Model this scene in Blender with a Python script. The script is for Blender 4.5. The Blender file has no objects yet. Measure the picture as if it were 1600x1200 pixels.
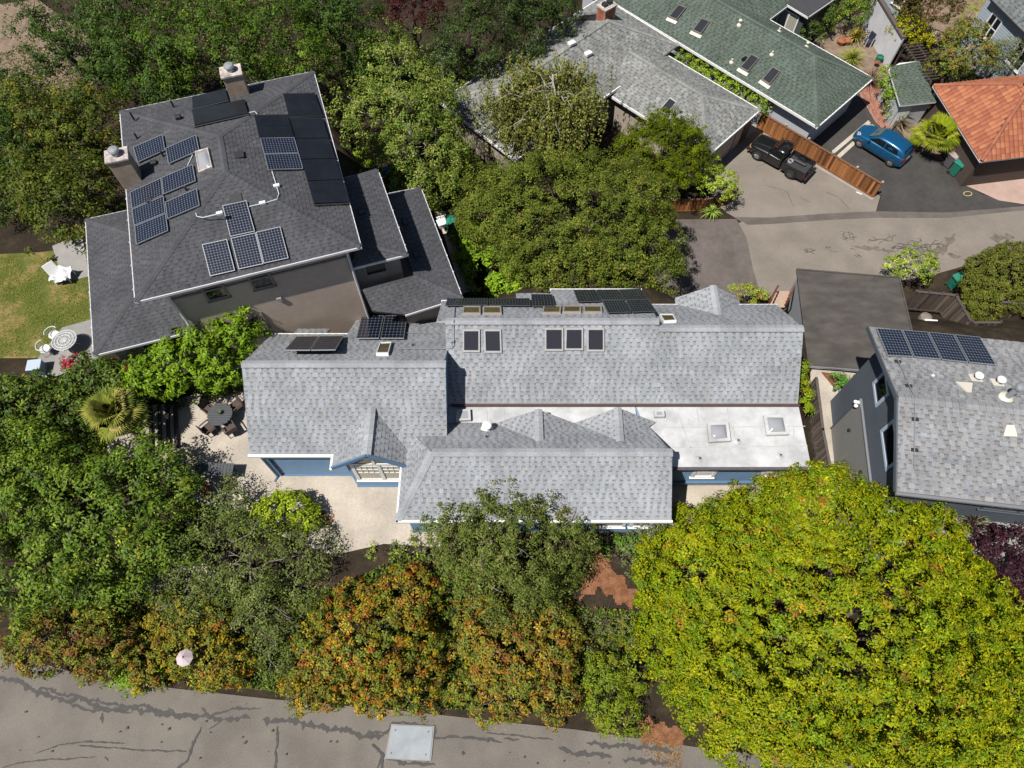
import bpy, math, random
import numpy as np
from mathutils import Vector, Matrix

# ------------------------------------------------------------------ camera, sky, sun, exposure
scene = bpy.context.scene
COL = scene.collection
F = 1090.0                      # focal length in photo pixels (1600 wide)
TILT = math.radians(27.5)       # tilt away from straight down
CAM_H = 36.0                    # metres above the lane
SUN_EL = math.radians(62.0)
SUN_AZ = math.radians(36.0)     # direction in which shadows fall, from +x

cam_data = bpy.data.cameras.new('camera')
cam = bpy.data.objects.new('camera', cam_data)
COL.objects.link(cam)
cam.location = (0, 0, CAM_H)
cam.rotation_euler = (TILT, 0, 0)
cam_data.sensor_width = 36.0
cam_data.lens = 36.0 * F / 1600.0
cam_data.clip_end = 2000
scene.camera = cam

world = bpy.data.worlds.new('World')
scene.world = world
world.use_nodes = True
wn = world.node_tree.nodes
wl = world.node_tree.links
bg = wn.get('Background') or wn.new('ShaderNodeBackground')
sky = wn.new('ShaderNodeTexSky')
sky.sky_type = 'NISHITA'
sky.sun_disc = False
sky.sun_elevation = SUN_EL
sky.sun_rotation = math.radians(270) - SUN_AZ
wl.new(sky.outputs[0], bg.inputs[0])
bg.inputs[1].default_value = 0.05

sun_data = bpy.data.lights.new('sun', 'SUN')
sun_data.energy = 5.0
sun_data.angle = math.radians(0.53)
sun_data.color = (1.0, 0.955, 0.89)
sun = bpy.data.objects.new('sun', sun_data)
COL.objects.link(sun)
sun.location = (-30, -20, 80)
_sd = Vector((math.cos(SUN_AZ) * math.cos(SUN_EL), math.sin(SUN_AZ) * math.cos(SUN_EL), -math.sin(SUN_EL)))
sun.rotation_euler = _sd.to_track_quat('-Z', 'Y').to_euler()

scene.view_settings.view_transform = 'Standard'
scene.view_settings.look = 'None'
scene.view_settings.exposure = 0.15
scene.view_settings.gamma = 1.0
scene.render.engine = 'CYCLES'
scene.cycles.max_bounces = 5
scene.cycles.diffuse_bounces = 1
scene.cycles.glossy_bounces = 2
scene.cycles.transmission_bounces = 3
scene.cycles.transparent_max_bounces = 4
scene.cycles.caustics_reflective = False
scene.cycles.caustics_refractive = False
scene.cycles.use_adaptive_sampling = True
scene.cycles.adaptive_threshold = 0.02
scene.cycles.use_denoising = True

RNG = np.random.default_rng(11)
random.seed(5)

# ------------------------------------------------------------------ from a photo pixel and a real height to a place
CT, ST = math.cos(TILT), math.sin(TILT)
def ray(u, v):
    x = (u - 800.0) / F
    y = -(v - 600.0) / F
    return Vector((x, y * CT + ST, y * ST - CT))
def P(u, v, z=0.0):
    d = ray(u, v)
    t = (z - CAM_H) / d.z
    return Vector((d.x * t, d.y * t, z))
def PX(u, v, x):
    d = ray(u, v)
    t = x / d.x
    return Vector((x, d.y * t, CAM_H + d.z * t))
def MPP(u, v, z):
    d = ray(u, v)
    return ((z - CAM_H) / d.z) / F            # metres per pixel there
class Plane:
    def __init__(s, a, b, c):
        s.p = Vector(a)
        s.n = (Vector(b) - s.p).cross(Vector(c) - s.p).normalized()
        if s.n.z < 0: s.n = -s.n
    def at(s, u, v, off=0.0):
        o = Vector((0, 0, CAM_H)); d = ray(u, v)
        t = s.n.dot(s.p + s.n * off - o) / s.n.dot(d)
        return o + d * t
    def z(s, x, y):
        return s.p.z - (s.n.x * (x - s.p.x) + s.n.y * (y - s.p.y)) / s.n.z

# ------------------------------------------------------------------ materials
MATS = {}
def _nodes(name):
    m = bpy.data.materials.new(name); m.use_nodes = True
    nt = m.node_tree
    return m, nt, nt.nodes, nt.links, nt.nodes.get('Principled BSDF')
def mat(name, col, rough=0.7, var=0.0, scale=6.0, metal=0.0, bump=0.0, bscale=None, spec=0.4, stain=0.0, sscale=0.6, coat=0.0, stretch=None):
    """plain surface: base colour with noise variation, larger stains and fine relief"""
    if name in MATS: return MATS[name]
    m, nt, N, L, b = _nodes(name)
    b.inputs['Roughness'].default_value = rough
    b.inputs['Metallic'].default_value = metal
    b.inputs['Specular IOR Level'].default_value = spec
    b.inputs['Coat Weight'].default_value = coat
    b.inputs['Coat Roughness'].default_value = 0.05
    tc = N.new('ShaderNodeTexCoord')
    src = tc.outputs['Object']
    if stretch:
        mp = N.new('ShaderNodeMapping'); mp.inputs['Scale'].default_value = stretch
        L.new(src, mp.inputs[0]); src = mp.outputs[0]
    c = (*col, 1)
    b.inputs['Base Color'].default_value = c
    last = None
    if var > 0:
        n1 = N.new('ShaderNodeTexNoise'); n1.inputs['Scale'].default_value = scale; n1.inputs['Detail'].default_value = 6; n1.inputs['Roughness'].default_value = 0.65
        L.new(src, n1.inputs['Vector'])
        r = N.new('ShaderNodeMapRange'); r.inputs[1].default_value = 0.3; r.inputs[2].default_value = 0.7
        r.inputs[3].default_value = 1 - var; r.inputs[4].default_value = 1 + var
        L.new(n1.outputs['Fac'], r.inputs[0])
        mx = N.new('ShaderNodeVectorMath'); mx.operation = 'SCALE'; mx.inputs[0].default_value = col
        L.new(r.outputs[0], mx.inputs['Scale']); last = mx.outputs[0]
    if stain > 0:
        n2 = N.new('ShaderNodeTexNoise'); n2.inputs['Scale'].default_value = sscale; n2.inputs['Detail'].default_value = 5; n2.inputs['Roughness'].default_value = 0.6
        L.new(src, n2.inputs['Vector'])
        r2 = N.new('ShaderNodeMapRange'); r2.inputs[1].default_value = 0.35; r2.inputs[2].default_value = 0.65
        r2.inputs[3].default_value = 1 - stain; r2.inputs[4].default_value = 1 + stain * 0.5
        L.new(n2.outputs['Fac'], r2.inputs[0])
        m2 = N.new('ShaderNodeVectorMath'); m2.operation = 'SCALE'
        if last: L.new(last, m2.inputs[0])
        else: m2.inputs[0].default_value = col
        L.new(r2.outputs[0], m2.inputs['Scale']); last = m2.outputs[0]
    if last: L.new(last, b.inputs['Base Color'])
    if bump > 0:
        n3 = N.new('ShaderNodeTexNoise'); n3.inputs['Scale'].default_value = bscale or scale * 4; n3.inputs['Detail'].default_value = 4
        L.new(src, n3.inputs['Vector'])
        bp = N.new('ShaderNodeBump'); bp.inputs['Strength'].default_value = bump; bp.inputs['Distance'].default_value = 0.02
        L.new(n3.outputs['Fac'], bp.inputs['Height']); L.new(bp.outputs[0], b.inputs['Normal'])
    MATS[name] = m
    return m
def attr_mat(name, rough=0.85, spec=0.25, var=0.12, scale=9.0, transl=0.0):
    """colour of each piece stored on its mesh"""
    if name in MATS: return MATS[name]
    m, nt, N, L, b = _nodes(name)
    b.inputs['Roughness'].default_value = rough
    b.inputs['Specular IOR Level'].default_value = spec
    a = N.new('ShaderNodeAttribute'); a.attribute_name = 'Col'
    last = a.outputs['Color']
    if var > 0:
        tc = N.new('ShaderNodeTexCoord')
        n1 = N.new('ShaderNodeTexNoise'); n1.inputs['Scale'].default_value = scale; n1.inputs['Detail'].default_value = 5
        L.new(tc.outputs['Object'], n1.inputs['Vector'])
        n2 = N.new('ShaderNodeTexNoise'); n2.inputs['Scale'].default_value = 0.7; n2.inputs['Detail'].default_value = 5
        L.new(tc.outputs['Object'], n2.inputs['Vector'])
        ad = N.new('ShaderNodeMath'); ad.operation = 'ADD'; L.new(n1.outputs['Fac'], ad.inputs[0]); L.new(n2.outputs['Fac'], ad.inputs[1])
        r = N.new('ShaderNodeMapRange'); r.inputs[1].default_value = 0.7; r.inputs[2].default_value = 1.3
        r.inputs[3].default_value = 1 - var; r.inputs[4].default_value = 1 + var
        L.new(ad.outputs[0], r.inputs[0])
        mx = N.new('ShaderNodeVectorMath'); mx.operation = 'SCALE'
        L.new(last, mx.inputs[0]); L.new(r.outputs[0], mx.inputs['Scale']); last = mx.outputs[0]
    L.new(last, b.inputs['Base Color'])
    if transl > 0:
        out = N.get('Material Output')
        t = N.new('ShaderNodeBsdfTranslucent'); L.new(last, t.inputs[0])
        ms = N.new('ShaderNodeMixShader'); ms.inputs[0].default_value = transl
        L.new(b.outputs[0], ms.inputs[1]); L.new(t.outputs[0], ms.inputs[2]); L.new(ms.outputs[0], out.inputs[0])
    MATS[name] = m
    return m
def glass_mat(name, col=(0.02, 0.03, 0.04), rough=0.06):
    return mat(name, col, rough=rough, spec=0.8)

def ground_mat(name, stops, scale=0.5, fine=14.0, rough=0.95, bump=0.5):
    if name in MATS: return MATS[name]
    m, nt, N, L, b = _nodes(name)
    b.inputs['Roughness'].default_value = rough
    b.inputs['Specular IOR Level'].default_value = 0.15
    tc = N.new('ShaderNodeTexCoord')
    n1 = N.new('ShaderNodeTexNoise'); n1.inputs['Scale'].default_value = scale; n1.inputs['Detail'].default_value = 8; n1.inputs['Roughness'].default_value = 0.7
    L.new(tc.outputs['Object'], n1.inputs['Vector'])
    cr = N.new('ShaderNodeValToRGB')
    el = cr.color_ramp.elements
    while len(el) < len(stops): el.new(0.5)
    for e, (p, c) in zip(el, stops): e.position = p; e.color = (*c, 1)
    L.new(n1.outputs['Fac'], cr.inputs[0])
    n2 = N.new('ShaderNodeTexNoise'); n2.inputs['Scale'].default_value = fine; n2.inputs['Detail'].default_value = 5; n2.inputs['Roughness'].default_value = 0.75
    L.new(tc.outputs['Object'], n2.inputs['Vector'])
    r = N.new('ShaderNodeMapRange'); r.inputs[1].default_value = 0.3; r.inputs[2].default_value = 0.7; r.inputs[3].default_value = 0.72; r.inputs[4].default_value = 1.28
    L.new(n2.outputs['Fac'], r.inputs[0])
    mx = N.new('ShaderNodeVectorMath'); mx.operation = 'SCALE'
    L.new(cr.outputs[0], mx.inputs[0]); L.new(r.outputs[0], mx.inputs['Scale'])
    L.new(mx.outputs[0], b.inputs['Base Color'])
    bp = N.new('ShaderNodeBump'); bp.inputs['Strength'].default_value = bump; bp.inputs['Distance'].default_value = 0.04
    L.new(n2.outputs['Fac'], bp.inputs['Height']); L.new(bp.outputs[0], b.inputs['Normal'])
    MATS[name] = m
    return m

# ------------------------------------------------------------------ mesh collecting
def wloc(o):
    v = Vector((0, 0, 0))
    while o is not None:
        v = v + o.location; o = o.parent
    return v
class MB:
    def __init__(s): s.v = []; s.f = []; s.c = []; s.usec = False
    def face(s, pts, col=None):
        i = len(s.v); s.v.extend([tuple(p) for p in pts]); s.f.append(tuple(range(i, i + len(pts))))
        if col is not None: s.usec = True
        s.c.extend([col or (1, 1, 1)] * len(pts))
        return s
    def mesh(s, verts, faces, col=None):
        i = len(s.v); s.v.extend([tuple(p) for p in verts]); s.f.extend([tuple(i + k for k in f) for f in faces])
        if col is not None: s.usec = True
        s.c.extend([col or (1, 1, 1)] * len(verts))
        return s
    def hexa(s, b4, t4, col=None):
        v = list(b4) + list(t4)
        return s.mesh(v, [(3, 2, 1, 0), (4, 5, 6, 7), (0, 1, 5, 4), (1, 2, 6, 5), (2, 3, 7, 6), (3, 0, 4, 7)], col)
    def box(s, c, size, rz=0.0, col=None, M=None):
        hx, hy, hz = size[0] / 2, size[1] / 2, size[2] / 2
        pts = [Vector((x, y, z)) for z in (-hz, hz) for x, y in ((-hx, -hy), (hx, -hy), (hx, hy), (-hx, hy))]
        R = M if M is not None else Matrix.Rotation(rz, 3, 'Z')
        c = Vector(c)
        pts = [R @ p + c for p in pts]
        return s.hexa(pts[:4], pts[4:], col)
    def bar(s, a, b, w, h, col=None, up=(0, 0, 1)):
        a = Vector(a); b = Vector(b); d = (b - a); L = d.length
        if L < 1e-6: return s
        x = d / L; u = Vector(up)
        y = u.cross(x)
        if y.length < 1e-5: y = Vector((0, 1, 0)).cross(x)
        y.normalize(); z = x.cross(y)
        M = Matrix((x, y, z)).transposed()
        return s.box((a + b) / 2, (L, w, h), M=M, col=col)
    def tube(s, pts, radii, seg=8, col=None, cap=True):
        pts = [Vector(p) for p in pts]
        if not hasattr(radii, '__len__'): radii = [radii] * len(pts)
        vs = []; fs = []
        for i, p in enumerate(pts):
            t = (pts[min(i + 1, len(pts) - 1)] - pts[max(i - 1, 0)]).normalized()
            ref = Vector((0, 0, 1)) if abs(t.z) < 0.9 else Vector((1, 0, 0))
            x = ref.cross(t).normalized(); y = t.cross(x)
            for k in range(seg):
                a = 2 * math.pi * k / seg
                vs.append(p + (x * math.cos(a) + y * math.sin(a)) * radii[i])
        for i in range(len(pts) - 1):
            for k in range(seg):
                k2 = (k + 1) % seg
                fs.append((i * seg + k, i * seg + k2, (i + 1) * seg + k2, (i + 1) * seg + k))
        if cap:
            fs.append(tuple(range(seg - 1, -1, -1)))
            n = (len(pts) - 1) * seg
            fs.append(tuple(range(n, n + seg)))
        return s.mesh(vs, fs, col)
    def prism(s, poly, z0, z1, col=None):
        n = len(poly)
        b = [(p[0], p[1], z0) for p in poly]; t = [(p[0], p[1], z1) for p in poly]
        fs = [tuple(range(n - 1, -1, -1)), tuple(range(n, 2 * n))] + [(i, (i + 1) % n, n + (i + 1) % n, n + i) for i in range(n)]
        return s.mesh(b + t, fs, col)
    def slab(s, pts, thick, col=None):
        """polygon in space thickened straight down"""
        n = len(pts)
        t = [Vector(p) for p in pts]; b = [p - Vector((0, 0, thick)) for p in t]
        fs = [tuple(range(n)), tuple(range(2 * n - 1, n - 1, -1))] + [(n + i, n + (i + 1) % n, (i + 1) % n, i) for i in range(n)]
        return s.mesh(t + b, fs, col)
    def lathe(s, c, prof, seg=20, col=None):
        c = Vector(c); vs = []; fs = []
        for r, z in prof:
            for k in range(seg):
                a = 2 * math.pi * k / seg
                vs.append(c + Vector((r * math.cos(a), r * math.sin(a), z)))
        for i in range(len(prof) - 1):
            for k in range(seg):
                k2 = (k + 1) % seg
                fs.append((i * seg + k, i * seg + k2, (i + 1) * seg + k2, (i + 1) * seg + k))
        fs.append(tuple(range(seg - 1, -1, -1)))
        n = (len(prof) - 1) * seg
        fs.append(tuple(range(n, n + seg)))
        return s.mesh(vs, fs, col)
    def build(s, name, m, parent=None, local=False, smooth=False, kind=None, bevel=0.0):
        me = bpy.data.meshes.new(name)
        off = Vector((0, 0, 0)) if (local or parent is None) else wloc(parent)
        me.from_pydata([(v[0] - off.x, v[1] - off.y, v[2] - off.z) for v in s.v], [], s.f)
        if s.usec:
            a = me.color_attributes.new('Col', 'FLOAT_COLOR', 'POINT')
            arr = np.ones((len(s.v), 4), dtype=np.float32); arr[:, :3] = np.array(s.c, dtype=np.float32)
            a.data.foreach_set('color', arr.ravel())
        me.materials.append(m)
        if smooth: me.polygons.foreach_set('use_smooth', [True] * len(me.polygons))
        o = bpy.data.objects.new(name, me); COL.objects.link(o)
        if parent is not None: o.parent = parent
        if kind: o['kind'] = kind
        if bevel > 0:
            bm = o.modifiers.new('bevel', 'BEVEL'); bm.width = bevel; bm.segments = 2; bm.limit_method = 'ANGLE'
        return o
def thing(name, label, cat, loc=(0, 0, 0), group=None, rz=0.0):
    o = bpy.data.objects.new(name, None); COL.objects.link(o)
    o.location = loc; o.rotation_euler = (0, 0, rz)
    o['label'] = label; o['category'] = cat
    if group: o['group'] = group
    o.empty_display_size = 0.3
    return o
def tag(o, label, cat, group=None):
    o['label'] = label; o['category'] = cat
    if group: o['group'] = group
    return o
def children(o): return [c for c in bpy.data.objects if c.parent == o]
def dup(root, kids, loc, rz, label, group=None):
    """copy of a thing; kids = [(part, [sub-parts])]"""
    r = root.copy(); COL.objects.link(r); r.location = loc; r.rotation_euler = (0, 0, rz); r['label'] = label
    if group: r['group'] = group
    for p, subs in kids:
        q = p.copy(); COL.objects.link(q); q.parent = r
        for s_ in subs:
            t = s_.copy(); COL.objects.link(t); t.parent = q
    return r
# ------------------------------------------------------------------ the ground: a hillside with level terraces
ZONES = [
    (0.0, [(1045, 352), (1110, 300), (1080, 235), (960, 175), (790, 240), (720, 150), (900, -20), (1000, -90), (1900, -90), (1900, 400), (1600, 415), (1440, 445), (1235, 470), (1190, 475), (1050, 470)]),
    (4.5, [(235, 640), (400, 575), (560, 500), (1010, 470), (1230, 560), (1225, 765), (1050, 800), (640, 835), (520, 855), (440, 830), (330, 800)]),
    (5.8, [(-60, 390), (130, 330), (185, 190), (480, 130), (560, 380), (560, 470), (300, 530), (150, 575), (-60, 600)]),
    (1.5, [(-300, 1010), (0, 1030), (420, 1100), (1100, 1185), (1900, 1260), (1900, 1500), (-300, 1500)]),
    (3.1, [(1272, 585), (1345, 592), (1340, 700), (1300, 770), (1275, 690)]),
    (5.0, [(-200, -60), (420, -60), (300, 60), (120, 130), (-200, 160)]),
    (3.0, [(1420, 790), (1700, 815), (1900, 900), (1900, 640), (1450, 560)]),
    (2.6, [(690, 330), (745, 460), (712, 462), (660, 330)]),
    (3.2, [(560, 240), (620, 280), (600, 170), (540, 130)]),
    (1.2, [(600, -60), (760, -60), (800, 60), (640, 90)]),
]
ZPOLY = [(z, np.array([[P(u, v, z).x, P(u, v, z).y] for u, v in poly])) for z, poly in ZONES]
def _poly_dist(px, py, poly):
    n = len(poly); inside = np.zeros(px.shape, bool); d2 = np.full(px.shape, 1e12)
    for i in range(n):
        ax, ay = poly[i]; bx, by = poly[(i + 1) % n]
        ex, ey = bx - ax, by - ay
        t = np.clip(((px - ax) * ex + (py - ay) * ey) / (ex * ex + ey * ey), 0, 1)
        d2 = np.minimum(d2, (px - ax - t * ex) ** 2 + (py - ay - t * ey) ** 2)
        cond = ((ay > py) != (by > py)) & (px < ex * (py - ay) / (ey if abs(ey) > 1e-9 else 1e-9) + ax)
        inside ^= cond
    d = np.sqrt(d2); d[inside] = 0
    return d
def zg_arr(px, py):
    num = np.zeros(px.shape); den = np.zeros(px.shape)
    for z, poly in ZPOLY:
        w = 1.0 / (_poly_dist(px, py, poly) + 0.02) ** 3
        num += w * z; den += w
    return num / den
def zg(x, y): return float(zg_arr(np.array([float(x)]), np.array([float(y)]))[0])

gx = np.concatenate([np.array([-400, -250, -150, -90]), np.arange(-60, 60.1, 0.7), np.array([90, 150, 250, 400])])
gy = np.concatenate([np.array([-300, -150, -60, -25]), np.arange(-12, 75.1, 0.7), np.array([90, 120, 200, 400])])
GX, GY = np.meshgrid(gx, gy)
GZ = zg_arr(GX, GY)
mb_v = np.stack([GX.ravel(), GY.ravel(), GZ.ravel()], 1)
nx = len(gx); ny = len(gy)
faces = [(j * nx + i, j * nx + i + 1, (j + 1) * nx + i + 1, (j + 1) * nx + i) for j in range(ny - 1) for i in range(nx - 1)]
me = bpy.data.meshes.new('ground'); me.from_pydata(mb_v.tolist(), [], faces)
me.polygons.foreach_set('use_smooth', [True] * len(me.polygons))
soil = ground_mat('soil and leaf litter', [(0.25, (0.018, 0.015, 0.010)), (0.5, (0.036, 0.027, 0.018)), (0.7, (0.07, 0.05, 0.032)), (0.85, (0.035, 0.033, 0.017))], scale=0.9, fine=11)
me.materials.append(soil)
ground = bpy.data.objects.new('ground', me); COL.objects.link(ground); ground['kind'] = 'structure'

def sheet(name, poly, z, m, off=0.0, thick=0.0, parent=None, kind='structure'):
    pts = [P(u, v, z) + Vector((0, 0, off)) for u, v in poly]
    b = MB()
    if thick: b.slab(pts, thick)
    else: b.face(pts)
    o = b.build(name, m, parent)
    if parent is None: o['kind'] = kind
    return o
M_LANE = mat('worn pale asphalt', (0.225, 0.195, 0.166), 0.92, var=0.20, scale=18, bump=0.45, bscale=40, stain=0.16, sscale=0.4)
M_ASPH = mat('dark asphalt', (0.058, 0.055, 0.052), 0.9, var=0.14, scale=3.0, bump=0.3, bscale=40, stain=0.22, sscale=0.5)
M_ASPH2 = mat('patched asphalt', (0.135, 0.115, 0.105), 0.9, var=0.12, scale=3.0, bump=0.3, bscale=40, stain=0.2, sscale=0.6)
M_STREET = mat('street asphalt', (0.178, 0.158, 0.138), 0.92, var=0.24, scale=20, bump=0.5, bscale=45, stain=0.18, sscale=0.5)
M_TAR = mat('crack sealant', (0.072, 0.067, 0.064), 0.8, var=0.12, scale=6, bump=0.2)
M_CONC = mat('patio concrete', (0.475, 0.42, 0.35), 0.9, var=0.12, scale=9, bump=0.25, bscale=30, stain=0.2, sscale=0.6)
M_CONC2 = mat('grey concrete', (0.30, 0.29, 0.275), 0.9, var=0.08, scale=2.0, bump=0.2, bscale=30, stain=0.15)
M_PINK = mat('tinted concrete', (0.44, 0.31, 0.26), 0.9, var=0.08, scale=2, bump=0.2, bscale=30, stain=0.12)
M_MULCH = ground_mat('bark mulch', [(0.3, (0.10, 0.045, 0.022)), (0.55, (0.22, 0.10, 0.055)), (0.75, (0.30, 0.15, 0.085))], scale=3.0, fine=16, bump=0.8)
M_GRAVEL = ground_mat('garden gravel', [(0.3, (0.15, 0.115, 0.085)), (0.55, (0.26, 0.19, 0.14)), (0.75, (0.34, 0.27, 0.21))], scale=2.0, fine=20, bump=0.8)
M_LAWN = ground_mat('lawn turf', [(0.3, (0.07, 0.10, 0.022)), (0.5, (0.13, 0.14, 0.035)), (0.6, (0.25, 0.19, 0.075)), (0.75, (0.33, 0.23, 0.11))], scale=0.8, fine=18, bump=0.7)

street = sheet('street', [(-300, 985), (0, 1015), (150, 1062), (420, 1092), (640, 1112), (900, 1140), (1120, 1172), (1900, 1250), (1900, 1600), (-300, 1600)], 1.5, M_STREET, 0.05)
lane = sheet('lane', [(690, 440), (1000, 400), (1160, 347), (1365, 335), (1560, 322), (1900, 315), (1900, 425), (1600, 412), (1510, 415), (1440, 435), (1240, 455), (1180, 470), (1050, 468), (700, 470)], 0.0, M_LANE, 0.045)
drv = sheet('driveway', [(1100, 250), (1187, 186), (1375, 307), (1367, 335), (1160, 348), (1130, 330), (1105, 300)], 0.0, M_LANE, 0.049)
drv2 = sheet('asphalt_driveway', [(1270, 180), (1345, 130), (1365, 165), (1397, 198), (1425, 235), (1480, 255), (1500, 285), (1535, 305), (1600, 320), (1600, 327), (1480, 334), (1367, 338), (1377, 306), (1240, 225)], 0.0, M_ASPH, 0.054)
sheet('asphalt_patch', [(1000, 400), (1045, 344), (1150, 343), (1166, 372), (1176, 420), (1190, 468), (1050, 468)], 0.0, M_ASPH2, 0.058)
sheet('asphalt_seam', [(1148, 340), (1200, 341), (1300, 334), (1367, 331), (1480, 333), (1600, 323), (1600, 329), (1480, 341), (1367, 341), (1300, 344), (1200, 351), (1168, 352)], 0.0, M_ASPH2, 0.062)
sheet('apron', [(1500, 287), (1530, 262), (1700, 245), (1800, 330), (1600, 320), (1560, 314)], 0.0, M_PINK, 0.06)
sheet('driveway_border', [(1178, 205), (1187, 200), (1368, 306), (1362, 314)], 0.0, M_CONC2, 0.064)
sheet('driveway_border', [(1098, 255), (1187, 187), (1195, 192), (1112, 260)], 0.0, M_CONC2, 0.066)
for a in ([(1299, 237), (1303, 241), (1360, 193), (1356, 189)], [(1307, 244), (1312, 248), (1366, 198), (1362, 195)]):
    sheet('concrete_strip', a, 0.0, M_CONC, 0.068)
sheet('patio', [(228, 640), (300, 618), (400, 560), (700, 560), (690, 855), (600, 850), (520, 868), (420, 830), (330, 800), (250, 740)], 4.5, M_CONC, 0.04)
sheet('walkway', [(1048, 760), (1226, 760), (1240, 830), (1040, 840)], 4.4, M_CONC, 0.15, thick=0.4)
sheet('side_path', [(1258, 575), (1348, 585), (1345, 640), (1340, 800), (1285, 800)], 3.1, M_CONC, 0.04)
sheet('planting_bed', [(1282, 582), (1318, 586), (1322, 610), (1300, 604)], 3.1, M_MULCH, 0.06)
sheet('garden_path', [(172, 690), (236, 672), (236, 705), (170, 745)], 4.7, M_CONC, 0.25, thick=0.5)
sheet('lawn', [(-60, 400), (60, 395), (140, 385), (150, 560), (60, 560), (-60, 560)], 5.8, M_LAWN, 0.03)
sheet('lawn_path', [(82, 385), (128, 365), (140, 432), (100, 442)], 5.8, M_CONC2, 0.036)
sheet('terrace', [(98, 512), (142, 500), (160, 560), (60, 600), (60, 560)], 5.8, M_CONC2, 0.036)
sheet('side_path', [(682, 332), (694, 330), (745, 452), (722, 460)], 2.6, M_CONC, 0.05)
sheet('gravel_bed', [(1270, 60), (1300, 30), (1350, 20), (1395, 110), (1372, 150), (1300, 110)], 0.0, M_GRAVEL, 0.04)
sheet('gravel_bed', [(1370, 150), (1395, 110), (1460, 190), (1480, 255), (1430, 235), (1398, 198)], 0.0, M_GRAVEL, 0.044)
sheet('rear_terrace', [(1435, 0), (1600, -10), (1600, 90), (1530, 110), (1460, 90)], 0.0, M_GRAVEL, 0.042)
sheet('dirt_track', [(-100, 20), (60, 0), (140, 60), (150, 130), (60, 150), (-100, 120)], 5.0, M_GRAVEL, 0.05)
sheet('brick_path', [(1337, 138), (1362, 118), (1378, 140), (1398, 192), (1388, 212), (1366, 190)], 0.0, M_PINK, 0.07)

def ribbon(name, pts, w, z, m, off, parent, seed=0, jag=0.35, step=0.10):
    """sealed crack: ragged flat strip"""
    r = np.random.default_rng(seed)
    W = [P(u, v, z) for u, v in pts]
    line = []
    for a, b in zip(W[:-1], W[1:]):
        n = max(2, int((b - a).length / step))
        for k in range(n): line.append(a.lerp(b, k / n))
    line.append(W[-1])
    bm = MB(); L = []; R = []; drift = 0.0
    for i, p in enumerate(line):
        d = (line[min(i + 1, len(line) - 1)] - line[max(i - 1, 0)]).normalized(); q = Vector((-d.y, d.x, 0))
        drift = drift * 0.85 + r.normal() * w * 0.25
        ww = w * 0.5 * (1 + r.normal() * jag); ww = max(ww, w * 0.12)
        t = min(1.0, min(i, len(line) - 1 - i) / 3 + 0.2)
        L.append(p + q * (ww * t + drift) + Vector((0, 0, off))); R.append(p + q * (-ww * t * (1 + r.normal() * jag * 0.6) + drift) + Vector((0, 0, off)))
    n = len(line)
    bm.mesh(L + R, [(i, n + i, n + i + 1, i + 1) for i in range(n - 1)])
    return bm.build(name, m, parent)
S = 1 / 2.667
def zz3(l): return [(x * S, 780 + y * S) for x, y in l]
def zz4(l): return [(400 + x / 2.2857, 760 + y / 2.2857) for x, y in l]
tar = [
    (zz3([(-200, 690), (0, 740), (80, 755), (150, 800), (280, 850), (500, 872), (700, 893), (850, 905), (930, 918), (1045, 910)]), 0.17),
    (zz3([(150, 800), (210, 785), (260, 815), (380, 835), (480, 850), (600, 858), (800, 895)]), 0.13),
    (zz3([(230, 820), (300, 865), (420, 872), (560, 880)]), 0.10),
    (zz3([(600, 850), (640, 885)]), 0.08), (zz3([(700, 870), (730, 895)]), 0.08), (zz3([(430, 890), (425, 935)]), 0.14),
    (zz3([(840, 870), (870, 905), (990, 868), (1090, 875)]), 0.10),
    (zz3([(1090, 925), (1200, 938), (1340, 950), (1480, 962), (1600, 985)]), 0.2),
    (zz4([(400, 878), (470, 885), (490, 850), (560, 850), (640, 855), (640, 900), (760, 900), (880, 915)]), 0.10),
    (zz4([(420, 920), (455, 960), (430, 1010)]), 0.12), (zz4([(455, 965), (540, 990), (640, 1000)]), 0.12),
    (zz4([(1080, 930), (1130, 945), (1200, 955), (1270, 967)]), 0.16), (zz4([(1180, 912), (1260, 925), (1400, 935), (1490, 945)]), 0.16),
    (zz4([(1310, 980), (1400, 985), (1480, 992)]), 0.14), (zz4([(820, 880), (930, 890), (1060, 905)]), 0.05), (zz4([(880, 905), (940, 900)]), 0.09),
    (zz3([(1162, 945), (1155, 1020), (1150, 1060), (1155, 1200)]), 0.10),
    (zz3([(840, 950), (810, 1000), (800, 1060), (745, 1120), (720, 1200)]), 0.10),
    (zz3([(-50, 1140), (60, 1105), (200, 1085), (400, 1075)]), 0.04), (zz3([(150, 1060), (250, 1020), (380, 1008), (520, 1022)]), 0.05),
    (zz3([(330, 1025), (500, 1040), (780, 1052)]), 0.05), (zz3([(1550, 1020), (1600, 1060), (1590, 1150)]), 0.09),
    (zz3([(440, 1070), (455, 1090)]), 0.08), (zz3([(870, 960), (930, 920)]), 0.05),
]
for k, (pts, w) in enumerate(tar):
    ribbon('crack_sealant', pts, w, 1.5, M_TAR, 0.056 + k * 0.0012, street, seed=100 + k)
rr = random.Random(3)
for k in range(34):      # small oil spots and patches on the street
    u = rr.uniform(20, 1000); v = rr.uniform(1105 + u * 0.05, 1195)
    b = MB(); c = P(u, v, 1.5); n = 9; r0 = rr.uniform(0.02, 0.075)
    b.face([c + Vector((math.cos(2 * math.pi * i / n) * r0 * rr.uniform(.5, 1.4), math.sin(2 * math.pi * i / n) * r0 * rr.uniform(.5, 1.3), 0.09 + k * 0.0008)) for i in range(n)])
    b.build('oil_spot', M_TAR, street)
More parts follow.
